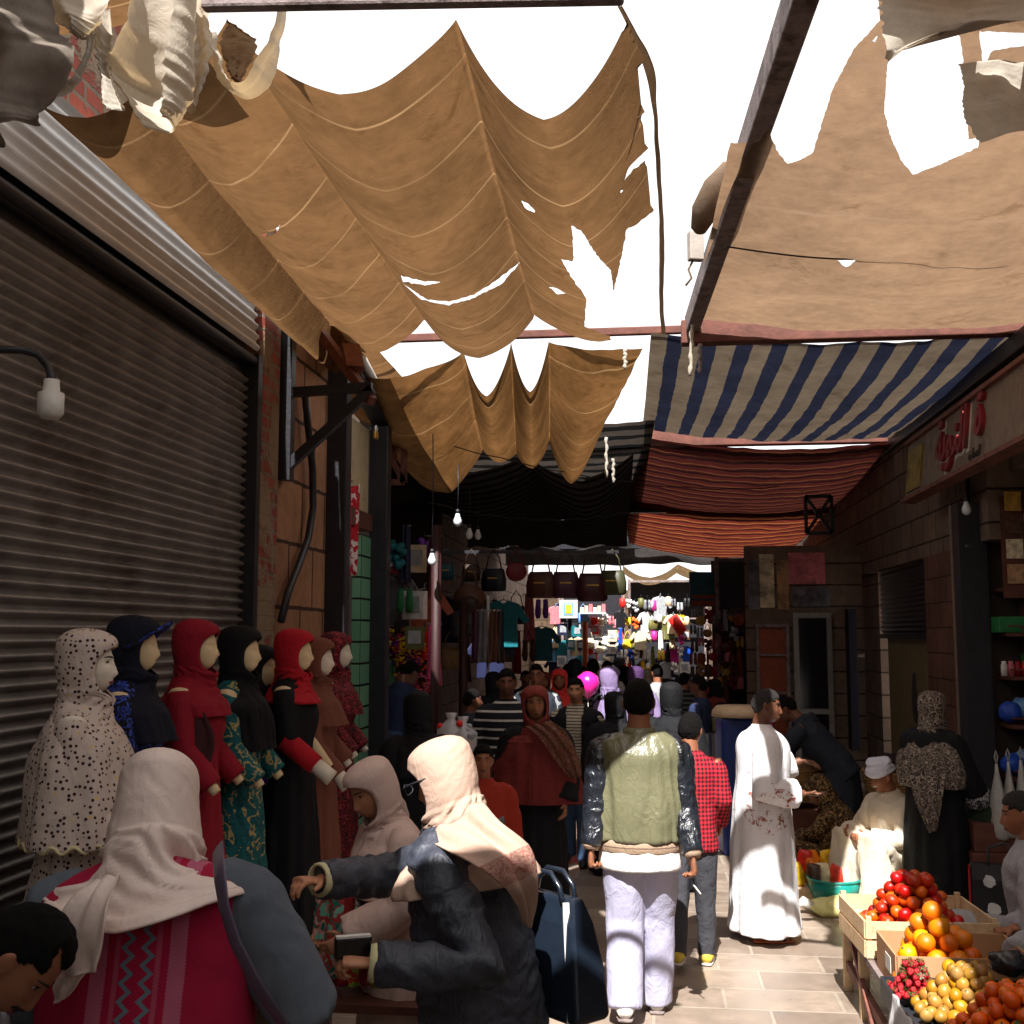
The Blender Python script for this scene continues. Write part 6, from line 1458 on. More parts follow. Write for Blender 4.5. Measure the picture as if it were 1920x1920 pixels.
m = MB(); m.loft([[V((x*s_, y*s2, z)) for x, y in ((-.2, -.09), (.2, -.09), (.2, .09), (-.2, .09))] for z, s_, s2 in ((0, .96, 1), (.2, 1, 1), (.4, 1.02, .8), (.5, 1.04, .3))]); m.build('bag_body', cloth('black_white_flower_print', (.02,)*3, .05, .5, 500, pat_flow), t, bevel=.01, smooth=False)
m = MB(); m.box((-.215, 0, .24), (.012, .15, .46)); m.build('side_panel', plain('red_vinyl', srgb(150, 24, 32), .4), t, smooth=False)
m = MB(); m.tube([(-.1, -.03, .49), (-.09, -.03, .6), (0, -.03, .64), (.09, -.03, .6), (.1, -.03, .49)], .009, 8); m.build('handle', M_black, t)
# tote of the woman in charcoal
p = AY(1030, 1775, 3.95)
t = TOTE = thing('tote_bag', 'large glossy navy leather tote bag hanging behind the charcoal jacket', 'bag', (p.x, p.y, p.z-.2), -.75)
M_tote = plain('glossy_navy_leather', srgb(26, 34, 46), .22, var=.2, scale=9, spec=.6, bump=.1)
m = MB(); m.loft([[V((x*a, y*b, z)) for x, y in ((-.2, -.07), (.2, -.07), (.2, .07), (-.2, .07))] for z, a, b in ((0, 1.0, 1.0), (.02, 1.06, 1.08), (.15, 1.0, 1.0), (.3, .84, .7), (.38, .7, .35))]); m.build('bag_body', M_tote, t, bevel=.016, smooth=False)
m = MB(); m.beam((.17, -.066, .0), (.125, -.04, .37), .02, .012); m.build('edge_piping', M_slatL, t, smooth=False)
for s in (-1, 1):
    m = MB(); m.tube([(-.1, s*.03, .36), (-.085, s*.03, .41), (-.04, s*.03, .45), (.04, s*.028, .45), (.085, s*.03, .41), (.1, s*.03, .36)], .009, 8); m.build('handle', M_tote, t)
# printed bags hanging below the mannequins, next to the reaching arm
for k, (px, py, cs, lab) in enumerate(((628, 1690, [srgb(120, 190, 170), srgb(170, 60, 60), srgb(40, 110, 100), srgb(210, 150, 140)], 'mint green floral cloth folded under the reaching arm'), (650, 1705, [srgb(130, 30, 36), srgb(150, 40, 44), srgb(110, 24, 30)], 'dark red cloth folded between the mint and lime cloths'), (668, 1710, [srgb(150, 200, 70), srgb(200, 60, 50), srgb(150, 200, 70), srgb(220, 220, 120)], 'lime green dotted cloth folded beside the wallet'))):
    p = AY(px, py, 4.4)
    m = MB(); m.grid(lambda u, v: V((p.x+(u-.5)*.16+.01*math.sin(v*5+k), p.y+.03*math.sin(u*9+k)+.02*k, p.z+.14-.42*v)), 20, 24)
    tag(m.build('folded_cloth', cloth('printed_cloth'+str(k), cs[0], .08, .8, 900, pat_floral(cs, 16, 1.2)), solid=.02), lab, 'cloth', 'printed cloths below the reaching arm')
t = thing('display_table', 'small dark table under the printed cloths', 'table', (-.98, 4.5, 0))
m = MB(); m.box((0, 0, .62), (.75, .4, .03)); m.build('table_top', M_dwood, t, smooth=False)
for a in (-.33, .33):
    for b in (-.16, .16):
        m = MB(); m.box((a, b, .30), (.04, .04, .6)); m.build('leg', M_dwood, t, smooth=False)
# ---------------------------------------------------------------- left shop goods, bulbs, stalls down the street
def bulb(px, py, Y, label, wire=.35, r=.04):
    p = AY(px, py, Y); t = thing('light_bulb', label, 'light bulb', p)
    m = MB(); m.tube([(0, 0, -.075), (0, 0, -.07), (0, 0, -.05), (0, 0, -.02), (0, 0, .02), (0, 0, .05)], [.004, .02, .036, .04, .024, .016], 16); m.build('glass', plain('frosted_bulb_glass'+str(len(bpy.data.materials)), srgb(206, 214, 220), .15, spec=.6, var=.03), t)
    m = MB(); m.tube([(0, 0, .045), (0, 0, .085)], .018, 12); m.build('cap', M_black, t)
    m = MB(); m.tube([(0, 0, .08), (.006, 0, wire*.6), (0, 0, wire)], .005, 6); m.build('cord', M_black, t)
bulb(858, 972, 10.4, 'clear light bulb hanging highest under the ochre awning', .5, .04)
bulb(880, 998, 12.2, 'small dull bulb hanging just beyond the highest bulb', .5)
bulb(896, 1000, 12.9, 'farthest of the small dull bulbs beyond the highest bulb', .5)
bulb(810, 1046, 10.7, 'dull white bulb hanging beside the dark red pole', 1.2, .05)
WLAMP = t = thing('wall_lamp', 'bent arm lamp with a white bulb holder in front of the roller shutter', 'wall lamp', AX(-8, 655, -1.9))
q = AX(-8, 655, -1.9); Pl = [AX(x, y, -1.88+.04*i)-q for i, (x, y) in enumerate(((-8, 655), (40, 656), (72, 665), (92, 690), (97, 712)))]
m = MB(); m.tube(Pl, .012, 8); m.build('arm', M_black, t)
e = Pl[-1]; m = MB(); m.tube([e+V((0, 0, .0)), e+V((0, 0, -.035)), e+V((0, 0, -.04)), e+V((0, 0, -.1)), e+V((0, 0, -.115))], [.022, .024, .037, .037, .024], 18); m.build('bulb_holder', M_white, t); push_back(WLAMP, 1.25)
# poles
for px, y0, y1, Y, lab in ((815, 985, 1500, 11.0, 'dark red pole nearest the dull white bulb'), (868, 1130, 1440, 13.0, 'second dark red pole standing deeper in the bag shop'), (1098, 1165, 1300, 24.5, 'orange wooden post of the sunny stall')):
    a, b = AY(px, y0, Y), AY(px, y1, Y); b.z = 0; a.x = b.x
    m = MB(); m.tube([b, a], .05 if Y < 20 else .06, 12); m.tube([b, b+V((0, 0, .03))], .09, 12)
    tag(m.build('pole', plain('red_pole_paint', srgb(44, 14, 16), .6) if Y < 20 else plain('orange_wood', srgb(196, 112, 70), .7)), lab, 'pole')
m = MB(); m.beam(AY(700, 1035, 13.4), AY(1160, 1035, 13.7), .04, .04); tag(m.build('hanging_rail', M_black, smooth=False), 'dark rail carrying the hanging handbags under the dark sheeting', 'rail')
# ---- prototypes of hanging goods (hung from their top, 1 unit ~ real size)
PAL = {'dark teal': (12, 66, 74), 'dark brown': (50, 34, 26), 'midnight': (18, 20, 36), 'dark crimson': (104, 14, 30), 'umber': (74, 40, 30), 'dark plum': (64, 28, 46), 'dark maroon': (58, 18, 22), 'dark olive': (56, 56, 32), 'crimson': (150, 20, 40), 'navy': (30, 36, 70), 'teal': (20, 110, 120), 'brown': (90, 58, 40), 'plum': (84, 40, 66), 'maroon': (84, 26, 30), 'black': (22, 22, 26), 'pink': (226, 90, 150), 'orange': (236, 100, 30), 'scarlet': (220, 36, 30), 'white': (228, 226, 222), 'cream': (216, 200, 166), 'silver': (160, 164, 170), 'blue': (36, 76, 180), 'sky blue': (110, 160, 210), 'purple': (100, 46, 140), 'magenta': (200, 40, 140), 'yellow': (236, 196, 40), 'olive': (96, 96, 50), 'green': (40, 120, 70), 'tan': (176, 136, 96), 'grey': (110, 110, 116), 'gold': (190, 150, 60), 'rose': (200, 110, 120), 'lime': (150, 200, 60), 'rust': (150, 70, 40)}
_pm = {}
def PM(c, gloss=.5):
    if c not in _pm: _pm[c] = plain('stall_'+c.replace(' ', '_'), srgb(*PAL[c]), gloss, var=.25, scale=14, bump=.2)
    return _pm[c]
def proto_bag():
    t = bpy.data.objects.new('handbag', None); COL.objects.link(t); m = MB()
    m.loft([[V((x*a, y*b, z)) for x, y in ((-.15, -.05), (-.05, -.06), (.05, -.06), (.15, -.05), (.15, .05), (.05, .06), (-.05, .06), (-.15, .05))] for z, a, b in ((-.52, .8, .7), (-.5, .98, 1), (-.38, 1.0, 1.0), (-.28, .88, .7), (-.24, .8, .3))]); m.build('bag_body', PM('crimson'), t)
    m = MB(); m.tube([(-.1, 0, -.25), (-.07, 0, -.1), (0, 0, 0), (.07, 0, -.1), (.1, 0, -.25)], .009, 6); m.build('bag_strap', PM('crimson'), t)
    m = MB(); m.box((0, -.062, -.36), (.12, .01, .015)); m.build('clasp', PM('gold'), t, smooth=False); return t
def proto_round():
    t = bpy.data.objects.new('round_bag', None); COL.objects.link(t); m = MB()
    m.loft([[V((.14*math.sin(a)*s, y, -.30+.13*math.cos(a)*s)) for a in [k*math.pi/12 for k in range(24)]] for y, s in ((-.05, .85), (-.035, 1), (.035, 1), (.05, .85))]); m.build('bag_body', PM('crimson'), t)
    m = MB(); m.tube([(-.11, 0, -.22), (-.06, 0, -.08), (0, 0, 0), (.06, 0, -.08), (.11, 0, -.22)], .009, 6); m.build('bag_strap', PM('crimson'), t); return t
def proto_scarf():
    t = bpy.data.objects.new('hanging_scarf', None); COL.objects.link(t); m = MB()
    m.grid(lambda u, v: V(((u-.5)*.16*(.6+.4*v), .02*math.sin(u*14+v*2), -.62*v+.02*math.sin(u*3))), 20, 16); m.build('cloth', PM('crimson', .8), t, solid=.006)
    m = MB(); m.tube([(-.08, 0, .0), (.08, 0, .0)], .007, 6); m.build('hanger_bar', PM('silver'), t); return t
def proto_lantern():
    t = bpy.data.objects.new('lantern', None); COL.objects.link(t); m = MB()
    m.tube([(0, 0, -.34), (0, 0, -.33), (0, 0, -.1), (0, 0, -.08)], [.06, .085, .075, .03], 16); m.build('shade', PM('crimson'), t)
    m = MB(); m.tube([(0, 0, -.08), (0, 0, 0)], .006, 6); m.build('cord', PM('black'), t); return t
def proto_box():
    t = bpy.data.objects.new('boxed_toy', None); COL.objects.link(t); m = MB(); m.box((0, 0, -.2), (.24, .09, .28)); m.build('carton', PM('crimson', .35), t, smooth=False, bevel=.006)
    m = MB(); m.box((0, -.05, -.19), (.16, .012, .16)); m.build('window', PM('silver', .2), t, smooth=False)
    m = MB(); m.tube([(0, 0, -.06), (0, 0, 0)], .006, 6); m.build('loop', PM('black'), t); return t
def proto_shirt():
    t = bpy.data.objects.new('hanging_blouse', None); COL.objects.link(t); m = MB()
    prof = [(-.06, -.05), (-.2, -.1), (-.33, -.3), (-.25, -.34), (-.17, -.24), (-.18, -.62), (.18, -.62), (.17, -.24), (.25, -.34), (.33, -.3), (.2, -.1), (.06, -.05), (0, -.09)]
    m.prism(prof, .05, Matrix.Rotation(math.pi/2, 4, 'X') @ Matrix.Translation((0, 0, -.025)))
    m.build('cloth', PM('crimson', .85), t, smooth=False, bevel=.012)
    m = MB(); m.tube([(-.17, 0, -.09), (0, 0, -.04), (.17, 0, -.09)], .007, 6); m.tube([(0, 0, -.04), (0, 0, 0), (.02, 0, .02)], .005, 6); m.build('hanger', PM('silver'), t); return t
def proto_plush():
    t = bpy.data.objects.new('plush_ball_bundle', None); COL.objects.link(t); m = MB(); r = random.Random(3)
    for k in range(16): m.sph((r.uniform(-.09, .09), r.uniform(-.07, .07), -.2+r.uniform(-.14, .1)), r.uniform(.035, .055), 10, 8)
    m.build('balls', PM('crimson'), t); m = MB(); m.tube([(0, 0, -.1), (0, 0, 0)], .006, 6); m.build('loop', PM('black'), t); return t
def proto_shoe():
    t = bpy.data.objects.new('slipper_pair', None); COL.objects.link(t)
    for s in (-1, 1):
        m = MB(); m.tube([(s*.05, 0, -.34), (s*.05, -.01, -.28), (s*.05, 0, -.18), (s*.045, 0, -.1)], [.025, .042, .034, .03], 12, flat=(.4, 1), ref=(0, 1, 0)); m.build('sole', PM('crimson'), t)
    m = MB(); m.tube([(-.05, 0, -.11), (0, 0, 0), (.05, 0, -.11)], .004, 6); m.build('loop', PM('black'), t); return t
PROTO = {}
MAKE = dict(handbag=proto_bag, round_bag=proto_round, scarf=proto_scarf, lantern=proto_lantern, boxed_toy=proto_box, blouse=proto_shirt, ball_bundle=proto_plush, slippers=proto_shoe)
CATN = dict(handbag='handbag', round_bag='handbag', scarf='scarf', lantern='lantern', boxed_toy='boxed toy', blouse='blouse', ball_bundle='ball bundle', slippers='slippers')
SAY = dict(handbag='handbag', round_bag='round bag', scarf='scarf', lantern='lantern', boxed_toy='boxed toy', blouse='blouse', ball_bundle='bundle of balls', slippers='pair of slippers')
used_labels = set()
def hang(kind, color, px, py, Y, where, group, scale=1.0, rz=0):
    p = AY(px, py, Y); lab = f'{color} {SAY[kind]} {where}'
    assert lab not in used_labels, lab
    used_labels.add(lab)
    if kind not in PROTO:
        o = MAKE[kind](); PROTO[kind] = o; o.location = p; o.rotation_euler = (0, 0, rz); o.scale = (scale,)*3
        tag(o, lab, CATN[kind], group)
        for ch in o.children:
            if ch.data.materials[0] == PM('crimson'): ch.material_slots[0].link = 'OBJECT'; ch.material_slots[0].material = PM(color)
    else:
        o = dup(PROTO[kind], p, rz, lab, group, scale)
        o['category'] = CATN[kind]
        for ch in o.children:
            if ch.data.materials[0] == PM('crimson'): ch.material_slots[0].link = 'OBJECT'; ch.material_slots[0].material = PM(color)
    return o
# A: rail of handbags under the dark sheeting
GA = 'handbags on the dark rail'
for kind, col, px, sc_ in (('handbag', 'dark teal', 836, .95), ('handbag', 'dark brown', 884, 1.0), ('handbag', 'midnight', 926, 1.3), ('round_bag', 'dark crimson', 968, 1.2), ('handbag', 'umber', 1014, 1.5), ('handbag', 'dark plum', 1060, 1.5), ('handbag', 'dark maroon', 1110, 1.6), ('handbag', 'dark olive', 1148, 1.4)):
    hang(kind, col, px, 1030, 13.5, 'on the dark rail under the sheeting', GA, sc_*.74, RN.uniform(-.2, .2))
t = thing('backpack', 'brown woven backpack hanging lower than the other bags of the bag shop', 'backpack', AY(880, 1100, 13.3))
m = MB(); m.sph((0, 0, -.14), (.19, .12, .17), 20, 14); m.build('pack', PM('brown'), t)
m = MB(); m.sph((0, -.1, -.2), (.13, .05, .09), 16, 10); m.build('front_pocket', PM('dark brown'), t)
m = MB(); m.tube([(-.1, 0, .0), (-.04, 0, .2), (.04, 0, .2), (.1, 0, 0)], .012, 6); m.build('bag_strap', PM('brown'), t)
# B: toy shop recess: strips of goods, flower bunches
GB = 'goods hanging in the toy shop recess'
rb = random.Random(21); cs = list(PAL)
B_where = ['high in the recessed toy shop', 'mid-height in the recessed toy shop', 'low in the recessed toy shop']
k = 0
for row, (py, kinds) in enumerate(((1000, ('scarf', 'boxed_toy', 'ball_bundle')), (1085, ('blouse', 'slippers', 'boxed_toy')), (1165, ('boxed_toy', 'ball_bundle', 'scarf')))):
    for px in range(706, 830, 18):
        kind = kinds[k % 3]; col = ('blue', 'crimson', 'teal', 'navy', 'cream', 'purple', 'maroon', 'tan', 'rose', 'grey', 'green', 'white', 'rust', 'magenta', 'plum', 'sky blue', 'brown', 'gold', 'olive', 'scarlet', 'pink')[k % 21]; k += 1
        hang(kind, col, px, py+rb.randint(-14, 14), 12.2+rb.uniform(-.6, 1.0), B_where[row], GB, rb.uniform(.8, 1.15), rb.uniform(-.5, .5))
def bunch(label, px, py, Y, r, cols, n, group=None):
    p = AY(px, py, Y); m = MB(); rr = random.Random(px); mats = [PM(c) for c in cols]
    t = thing('flower_bunch', label, 'flower bunch', p, 0, group)
    for ci, c in enumerate(cols):
        m = MB()
        for k_ in range(n):
            d = V((rr.gauss(0, 1), rr.gauss(0, 1), rr.gauss(0, .8))).normalized()*r*rr.uniform(.5, 1)
            for q in range(5):
                a = q*1.257+rr.random(); u = d.cross(V((.3, .2, 1))).normalized(); w_ = d.cross(u).normalized()
                o = d+(u*math.cos(a)+w_*math.sin(a))*.03
                m.sph(o, (.019, .019, .010), 6, 4)
        m.build('blossoms', PM(c), t)
    m = MB(); m.tube([(0, 0, -r*1.6), (0, 0, -r*.3)], r*.35, 10); m.build('stems', PM('green'), t)
bunch('magenta and yellow artificial flowers above the head of the man in blue', 725, 1222, 12.0, .26, ('magenta', 'yellow', 'crimson'), 22)
bunch('orange and yellow artificial flowers right of the man in blue', 770, 1228, 11.9, .22, ('orange', 'yellow', 'purple'), 18)
bunch('pink artificial flowers at the shoulder of the man in blue', 775, 1292, 11.7, .24, ('pink', 'rose', 'crimson'), 22)
t = thing('toy_counter', 'dark counter of the recessed toy shop under the pink flowers', 'counter', (-2.95, 12.4, 0))
m = MB(); m.box((0, 0, .45), (.9, 2.2, .9)); m.build('carcass', M_dwood, t, smooth=False)
m = MB(); m.box((0, 0, .925), (.98, 2.3, .05)); m.build('counter_top', M_gwood, t, smooth=False)
# candy bags in clear wrap near the maroon cape
for px, py, col, lab in ((846, 1355, 'scarlet', 'clear plastic bag of red sweets left of the striped polo'), (868, 1362, 'silver', 'clear plastic bag of white sweets left of the striped polo')):
    t = thing('sweet_bag', lab, 'bag of sweets', AY(px, py, 9.3))
    m = MB(); rr = random.Random(px)
    for k_ in range(26): m.sph((rr.uniform(-.09, .09), rr.uniform(-.05, .05), rr.uniform(-.24, 0)), .028, 8, 6)
    m.build('sweets', PM(col, .25), t); m = MB(); m.tube([(0, 0, -.27), (0, 0, -.26), (0, 0, -.05), (0, 0, .03), (0, 0, .08)], [.05, .11, .12, .03, .05], 16, flat=(.6, 1)); m.build('wrapping', plain('clear_wrap'+str(px), srgb(190, 190, 196), .1, spec=.8), t)
t = thing('sweet_stand', 'dark stand under the clear bags of sweets', 'stand', (AY(857, 1362, 9.3).x, 9.3, 0)); m = MB(); m.box((0, 0, .45), (.4, .35, .9)); m.build('carcass', M_dwood, t, smooth=False); m = MB(); m.box((0, 0, .91), (.46, .4, .03)); m.build('top', M_gwood, t, smooth=False)
# round rack of long scarves
p = AY(915, 1145, 13.4); t = thing('scarf_rack', 'round chrome rack ringed with long hanging scarves in the bag shop', 'rack', (p.x, p.y, 0))
m = MB(); m.tube([(0, 0, 0), (0, 0, p.z+.18)], .018, 10); m.build('stem', M_slatL, t)
m = MB(); m.tube([(.17*math.cos(a), .17*math.sin(a), p.z) for a in [k*math.pi/14 for k in range(29)]], .009, 6); m.build('ring', M_slatL, t)
GC = 'scarves on the round rack'
for k, col in enumerate(('plum', 'grey', 'brown', 'black', 'rust', 'navy', 'tan', 'olive')):
    a = k*math.pi/4-2.6
    hang('scarf', col, 915, 1145, 13.4, 'on the round chrome rack', GC, 1.0, a+math.pi/2)
    o = [o for o in bpy.data.objects if o.get('label') == f'{col} scarf on the round chrome rack'][0]; o.location = (p.x+.17*math.cos(a), p.y+.17*math.sin(a), p.z)
# clothes hung along the shops on the shutter side
GD = 'clothes hung along the bag shops'
k = 0
for py, wh in ((1110, 'in the upper row of the dark bag shops'), (1175, 'in the lower row of the dark bag shops')):
    for px in range(848, 1040, 24):
        hang(('blouse', 'handbag', 'scarf', 'slippers')[(k+k//8) % 4], ('navy', 'grey', 'crimson', 'brown', 'teal', 'black', 'rose', 'purple', 'tan', 'olive', 'plum')[k % 11], px, py+rb.randint(-10, 10), 15.4+rb.uniform(-.6, 3.0), wh, GD, rb.uniform(.95, 1.3), rb.uniform(-.4, .4)); k += 1
# C/D: sunny stalls at the far end
def stall(label, x0, x1, y, zt, back, cloth_mat, counter=.85):
    t = thing('market_stall', label, 'stall', ((x0+x1)/2, y, 0)); w_ = x1-x0
    for a in (-w_/2, w_/2):
        for b in (-.1, .9):
            m = MB(); m.box((a, b, zt/2), (.06, .06, zt)); m.build('post', M_gwood, t, smooth=False)
    m = MB(); m.box((0, 1.05, zt/2), (w_, .05, zt)); m.build('back_panel', back, t, smooth=False)
    m = MB(); m.box((0, .35, counter/2), (w_-.1, .8, counter)); m.build('counter', cloth_mat, t, smooth=False)
    m = MB(); m.box((0, -.1, zt-.05), (w_, .05, .05)); m.box((0, -.1, zt*.72), (w_, .035, .035)); m.build('hanging_bar', M_gwood, t, smooth=False)
stall('sunny stall of red bags and white packets at the end of the street', -2.1, -.6, 27.2, 3.2, M_black, M_dwood)
stall('sunny stall of white toys and lanterns at the end of the street', -.45, 1.35, 27.2, 3.3, M_black, M_dwood)
stall('shaded stall of beads and trinkets beside the blue cooler', 1.05, 2.2, 18.0, 3.2, M_black, cloth('stall_skirt', srgb(70, 70, 90), .1))
m = MB(); 
GE = 'goods hanging at the red bag stall'; GF = 'goods hanging at the white toy stall'; GG = 'trinkets hanging at the shaded bead stall'
hw = ['atop', 'high on', 'midway on', 'low on', 'ending']
def strands(x0, x1, step, y0, y1, ny, Y, dY, kinds, cols, place, group, smin, smax, seed):
    rr = random.Random(seed); ords = ['first', 'second', 'third', 'fourth', 'fifth', 'sixth', 'seventh', 'eighth', 'ninth', 'tenth', 'eleventh', 'twelfth']
    s = 0; x = x0
    while x <= x1:
        for j in range(ny):
            py = y0+(y1-y0)*j/(ny-1)+rr.uniform(-6, 6)
            hang(rr.choice(kinds), rr.choice(cols), x+rr.uniform(-3, 3), py, Y+rr.uniform(-dY, dY), f'{hw[min(4, int(j*5/ny))]} the {ords[s]} strand, {place}', group, rr.uniform(smin, smax), rr.uniform(-.6, .6))
        x += step; s += 1
strands(1104, 1164, 11, 1150, 1250, 5, 27.0, .1, ['handbag', 'round_bag', 'boxed_toy', 'ball_bundle', 'slippers'], ['scarlet', 'orange', 'white', 'pink', 'white', 'cream', 'scarlet', 'black', 'rose'], 'red bag stall', GE, .7, 1.0, 5)
strands(1040, 1096, 13, 1130, 1230, 4, 26.9, .1, ['blouse', 'boxed_toy', 'scarf', 'handbag'], ['white', 'sky blue', 'cream', 'rose', 'black', 'teal', 'navy'], 'dim end of red bag stall', GE, .7, 1.0, 6)
strands(1166, 1290, 12, 1118, 1240, 5, 27.0, .1, ['boxed_toy', 'lantern', 'ball_bundle', 'slippers', 'blouse', 'handbag', 'scarf'], ['white', 'white', 'cream', 'black', 'navy', 'silver', 'scarlet', 'orange', 'magenta', 'blue', 'grey', 'brown', 'yellow', 'olive'], 'white toy stall', GF, .65, 1.0, 7)
strands(1302, 1392, 12, 1140, 1265, 6, 17.8, .15, ['ball_bundle', 'round_bag', 'scarf', 'slippers', 'lantern'], ['crimson', 'brown', 'silver', 'plum', 'black', 'maroon', 'tan', 'navy', 'rose', 'gold', 'grey', 'rust'], 'shaded bead stall', GG, .45, .75, 8)
t = thing('poster_board', 'white poster board with a yellow picture at the edge of the red bag stall', 'poster', AY(1066, 1142, 26.7))
m = MB(); m.box((0, 0, 0), (.42, .03, .42)); m.build('board', M_white, t, smooth=False)
m = MB(); m.box((0, -.02, .0), (.24, .012, .28)); m.build('blue_border', PM('sky blue'), t, smooth=False); m = MB(); m.box((0, -.03, 0), (.14, .012, .2)); m.build('yellow_picture', PM('yellow'), t, smooth=False)
t = thing('packet_shelf', 'shelf of white packets catching the sun above the scarlet bags', 'shelf', AY(1112, 1150, 26.75))
m = MB(); m.box((0, 0, 0), (.62, .3, .03)); m.build('board', M_white, t, smooth=False)
for k in range(6): m = MB(); m.box((-.25+.1*k, 0, .015+.06+.02*(k % 3)), (.08, .2, .12+.04*(k % 3))); m.build('packet', (PM('white'), PM('cream'), PM('rose'))[k % 3], t, smooth=False)
t = thing('drum_bag', 'scarlet cylinder bag hanging at the fruit side end of the white toy stall', 'bag', AY(1270, 1168, 26.7), .5)
m = MB(); m.tube([(-.12, 0, .12), (.12, 0, -.2)], .13, 20); m.build('drum', PM('scarlet'), t); m = MB(); m.tube([(.118, -.0, -.197), (.125, 0, -.207)], .11, 20); m.build('drum_end', PM('orange'), t)
bunch('yellow fan flowers above the olive jacket', 1222, 1258, 26.6, .16, ('yellow', 'gold'), 16)
t = thing('balloon', 'pink balloon floating beside the sunlit young man', 'balloon', AY(1102, 1281, 12.0))
m = MB(); m.tube([(0, 0, -.16), (0, 0, -.145), (0, 0, -.1), (0, 0, 0), (0, 0, .07), (0, 0, .115), (0, 0, .122)], [.006, .02, .085, .125, .105, .04, .005], 24); m.build('skin', plain('pink_balloon', srgb(226, 40, 150), .18, var=.03, spec=.6), t); m = MB(); m.tube([(0, 0, -.15), (.01, 0, -.4), (-.01, 0, -.75)], .003, 5); m.build('string', M_white, t)
# cloth swags in the sun at the far end
canopy('awning', 'striped cloth swag catching the sun above the white toy stall', [(V((-.6, 27.2, 3.62)), V((-.6, 28.4, 3.5))), (V((.7, 27.2, 3.65)), V((.7, 28.4, 3.5))), (V((2.2, 27.2, 3.7)), V((2.2, 28.4, 3.5)))], [.3, .25], m_canvas('gold_striped_canvas', 0, 0, 0, None, .5, (16, [(0, (.5, .4, .25)), (.5, (.12, .09, .06))], [(0, (.3, .2, .1)), (.5, (.05, .03, .02))], .02), 1), 40, 40, .05, .02)
torn_far = [('ragged bright cloth end hanging below the farthest beam by the striped awning', 1268, 1022, 1262, 1052), ('second ragged bright cloth end below the farthest beam', 1300, 1022, 1300, 1050), ('widest ragged bright cloth end below the farthest beam', 1335, 1020, 1332, 1050), ('dun crescent of cloth at the fruit side end of the farthest beam', 1375, 1022, 1368, 1040)]
for k, (lab, x0, y0, x1, y1) in enumerate(torn_far):
    torn(lab, [((x0-14, y0), (x0+14, y0)), ((x0-12, (y0+y1)/2), (x0+13, (y0+y1)/2)), ((x1-6, y1), (x1+5, y1))], 25.3, M_torn, .05, k, 0, 14, 16)
# striped stall table and cooler
t = thing('stall_table', 'stall table with a hanging blue and grey striped cloth and small goods on top', 'table', (.78, 12.6, 0))
m = MB(); m.box((0, 0, .95), (1.0, .7, .04)); m.build('table_top', M_dwood, t, smooth=False)
m = MB(); m.grid(lambda u, v: V(((u-.5)*1.06, -.37-.02*math.sin(u*26)*v-.01*v, .975-.9*v)), 60, 12); m.build('striped_cloth', cloth('striped_stall_cloth', srgb(120, 120, 124), .1, .9, 900, pat_stripe(0, 9, [(0, srgb(128, 126, 126)), (.4, srgb(44, 52, 84)), (.7, srgb(90, 88, 92))])), t, solid=.008)
for a in (-.45, .45):
    for b in (-.3, .3): m = MB(); m.box((a, b, .465), (.05, .05, .93)); m.build('leg', M_dwood, t, smooth=False)
for k, (col, dx) in enumerate((('purple', -.38), ('silver', -.24), ('olive', -.06), ('maroon', .12), ('grey', .28), ('magenta', .4))):
    m = MB(); m.box((0, 0, .07), (.13, .2, .14)); o = m.build('goods_box', PM(col), smooth=False, bevel=.01); o.location = (.78+dx, 12.5+.05*(k % 2), .975); o.rotation_euler = (0, 0, .2*(k-2)); tag(o, f'{col} carton on the striped stall table', 'carton', 'cartons on the striped stall table')
p = AY(1388, 1322, 11.0); t = thing('cooler', 'blue drink cooler with a cream lid standing behind the white galabeya', 'cooler', (p.x, 11.0, 0), .1)
m = MB(); m.box((0, 0, .62), (.42, .36, 1.24)); m.build('tank', plain('cooler_blue', srgb(30, 50, 110), .4), t, bevel=.03, smooth=False)
m = MB(); m.tube([(0, 0, 1.24), (0, 0, 1.29), (0, 0, 1.34)], [.27, .265, .22], 24); m.build('lid', plain('cream_lid', srgb(196, 170, 140), .5), t)
m = MB(); m.tube([(0, -.18, .9), (0, -.24, .9), (0, -.24, .86)], .018, 8); m.build('tap', M_slatL, t)
# kiosk facade on the fruit side, facing the viewer
t = thing('kiosk', 'narrow kiosk with a glazed white door and display case under old posters', 'kiosk', (2.15, 16.0, 0))
m = MB(); m.box((0, .4, 1.62), (1.6, .12, 3.24)); m.build('kiosk_wall', M_stoneR, t, smooth=False)
def frame(mb, x0, x1, z0, z1, y, w_, d):
    mb.box(((x0+x1)/2, y, z1-w_/2), (x1-x0, d, w_)); mb.box(((x0+x1)/2, y, z0+w_/2), (x1-x0, d, w_)); mb.box((x0+w_/2, y, (z0+z1)/2), (w_, d, z1-z0-2*w_)); mb.box((x1-w_/2, y, (z0+z1)/2), (w_, d, z1-z0-2*w_))
m = MB(); frame(m, -.16, .36, .02, 2.3, .3, .07, .06); m.box((.1, .3, .95), (.38, .055, .07)); d_ = m.build('door', plain('dull_white_aluminium', srgb(140, 136, 132), .5), t, smooth=False)
m = MB(); m.box((.1, .31, 1.16), (.37, .012, 2.12)); m.build('glass_pane', M_glass, d_, smooth=False)
m = MB(); frame(m, -.68, -.22, .5, 2.15, .28, .05, .1); d_ = m.build('display_case', M_gwood, t, smooth=False)
m = MB(); m.box((-.45, .31, 1.32), (.38, .02, 1.56)); m.build('case_back', PM('rust'), d_, smooth=False)
m = MB(); m.box((-.45, .27, 1.72), (.37, .08, .03)); m.box((-.45, .27, 1.2), (.37, .08, .03)); m.build('case_shelf', M_gwood, d_, smooth=False)
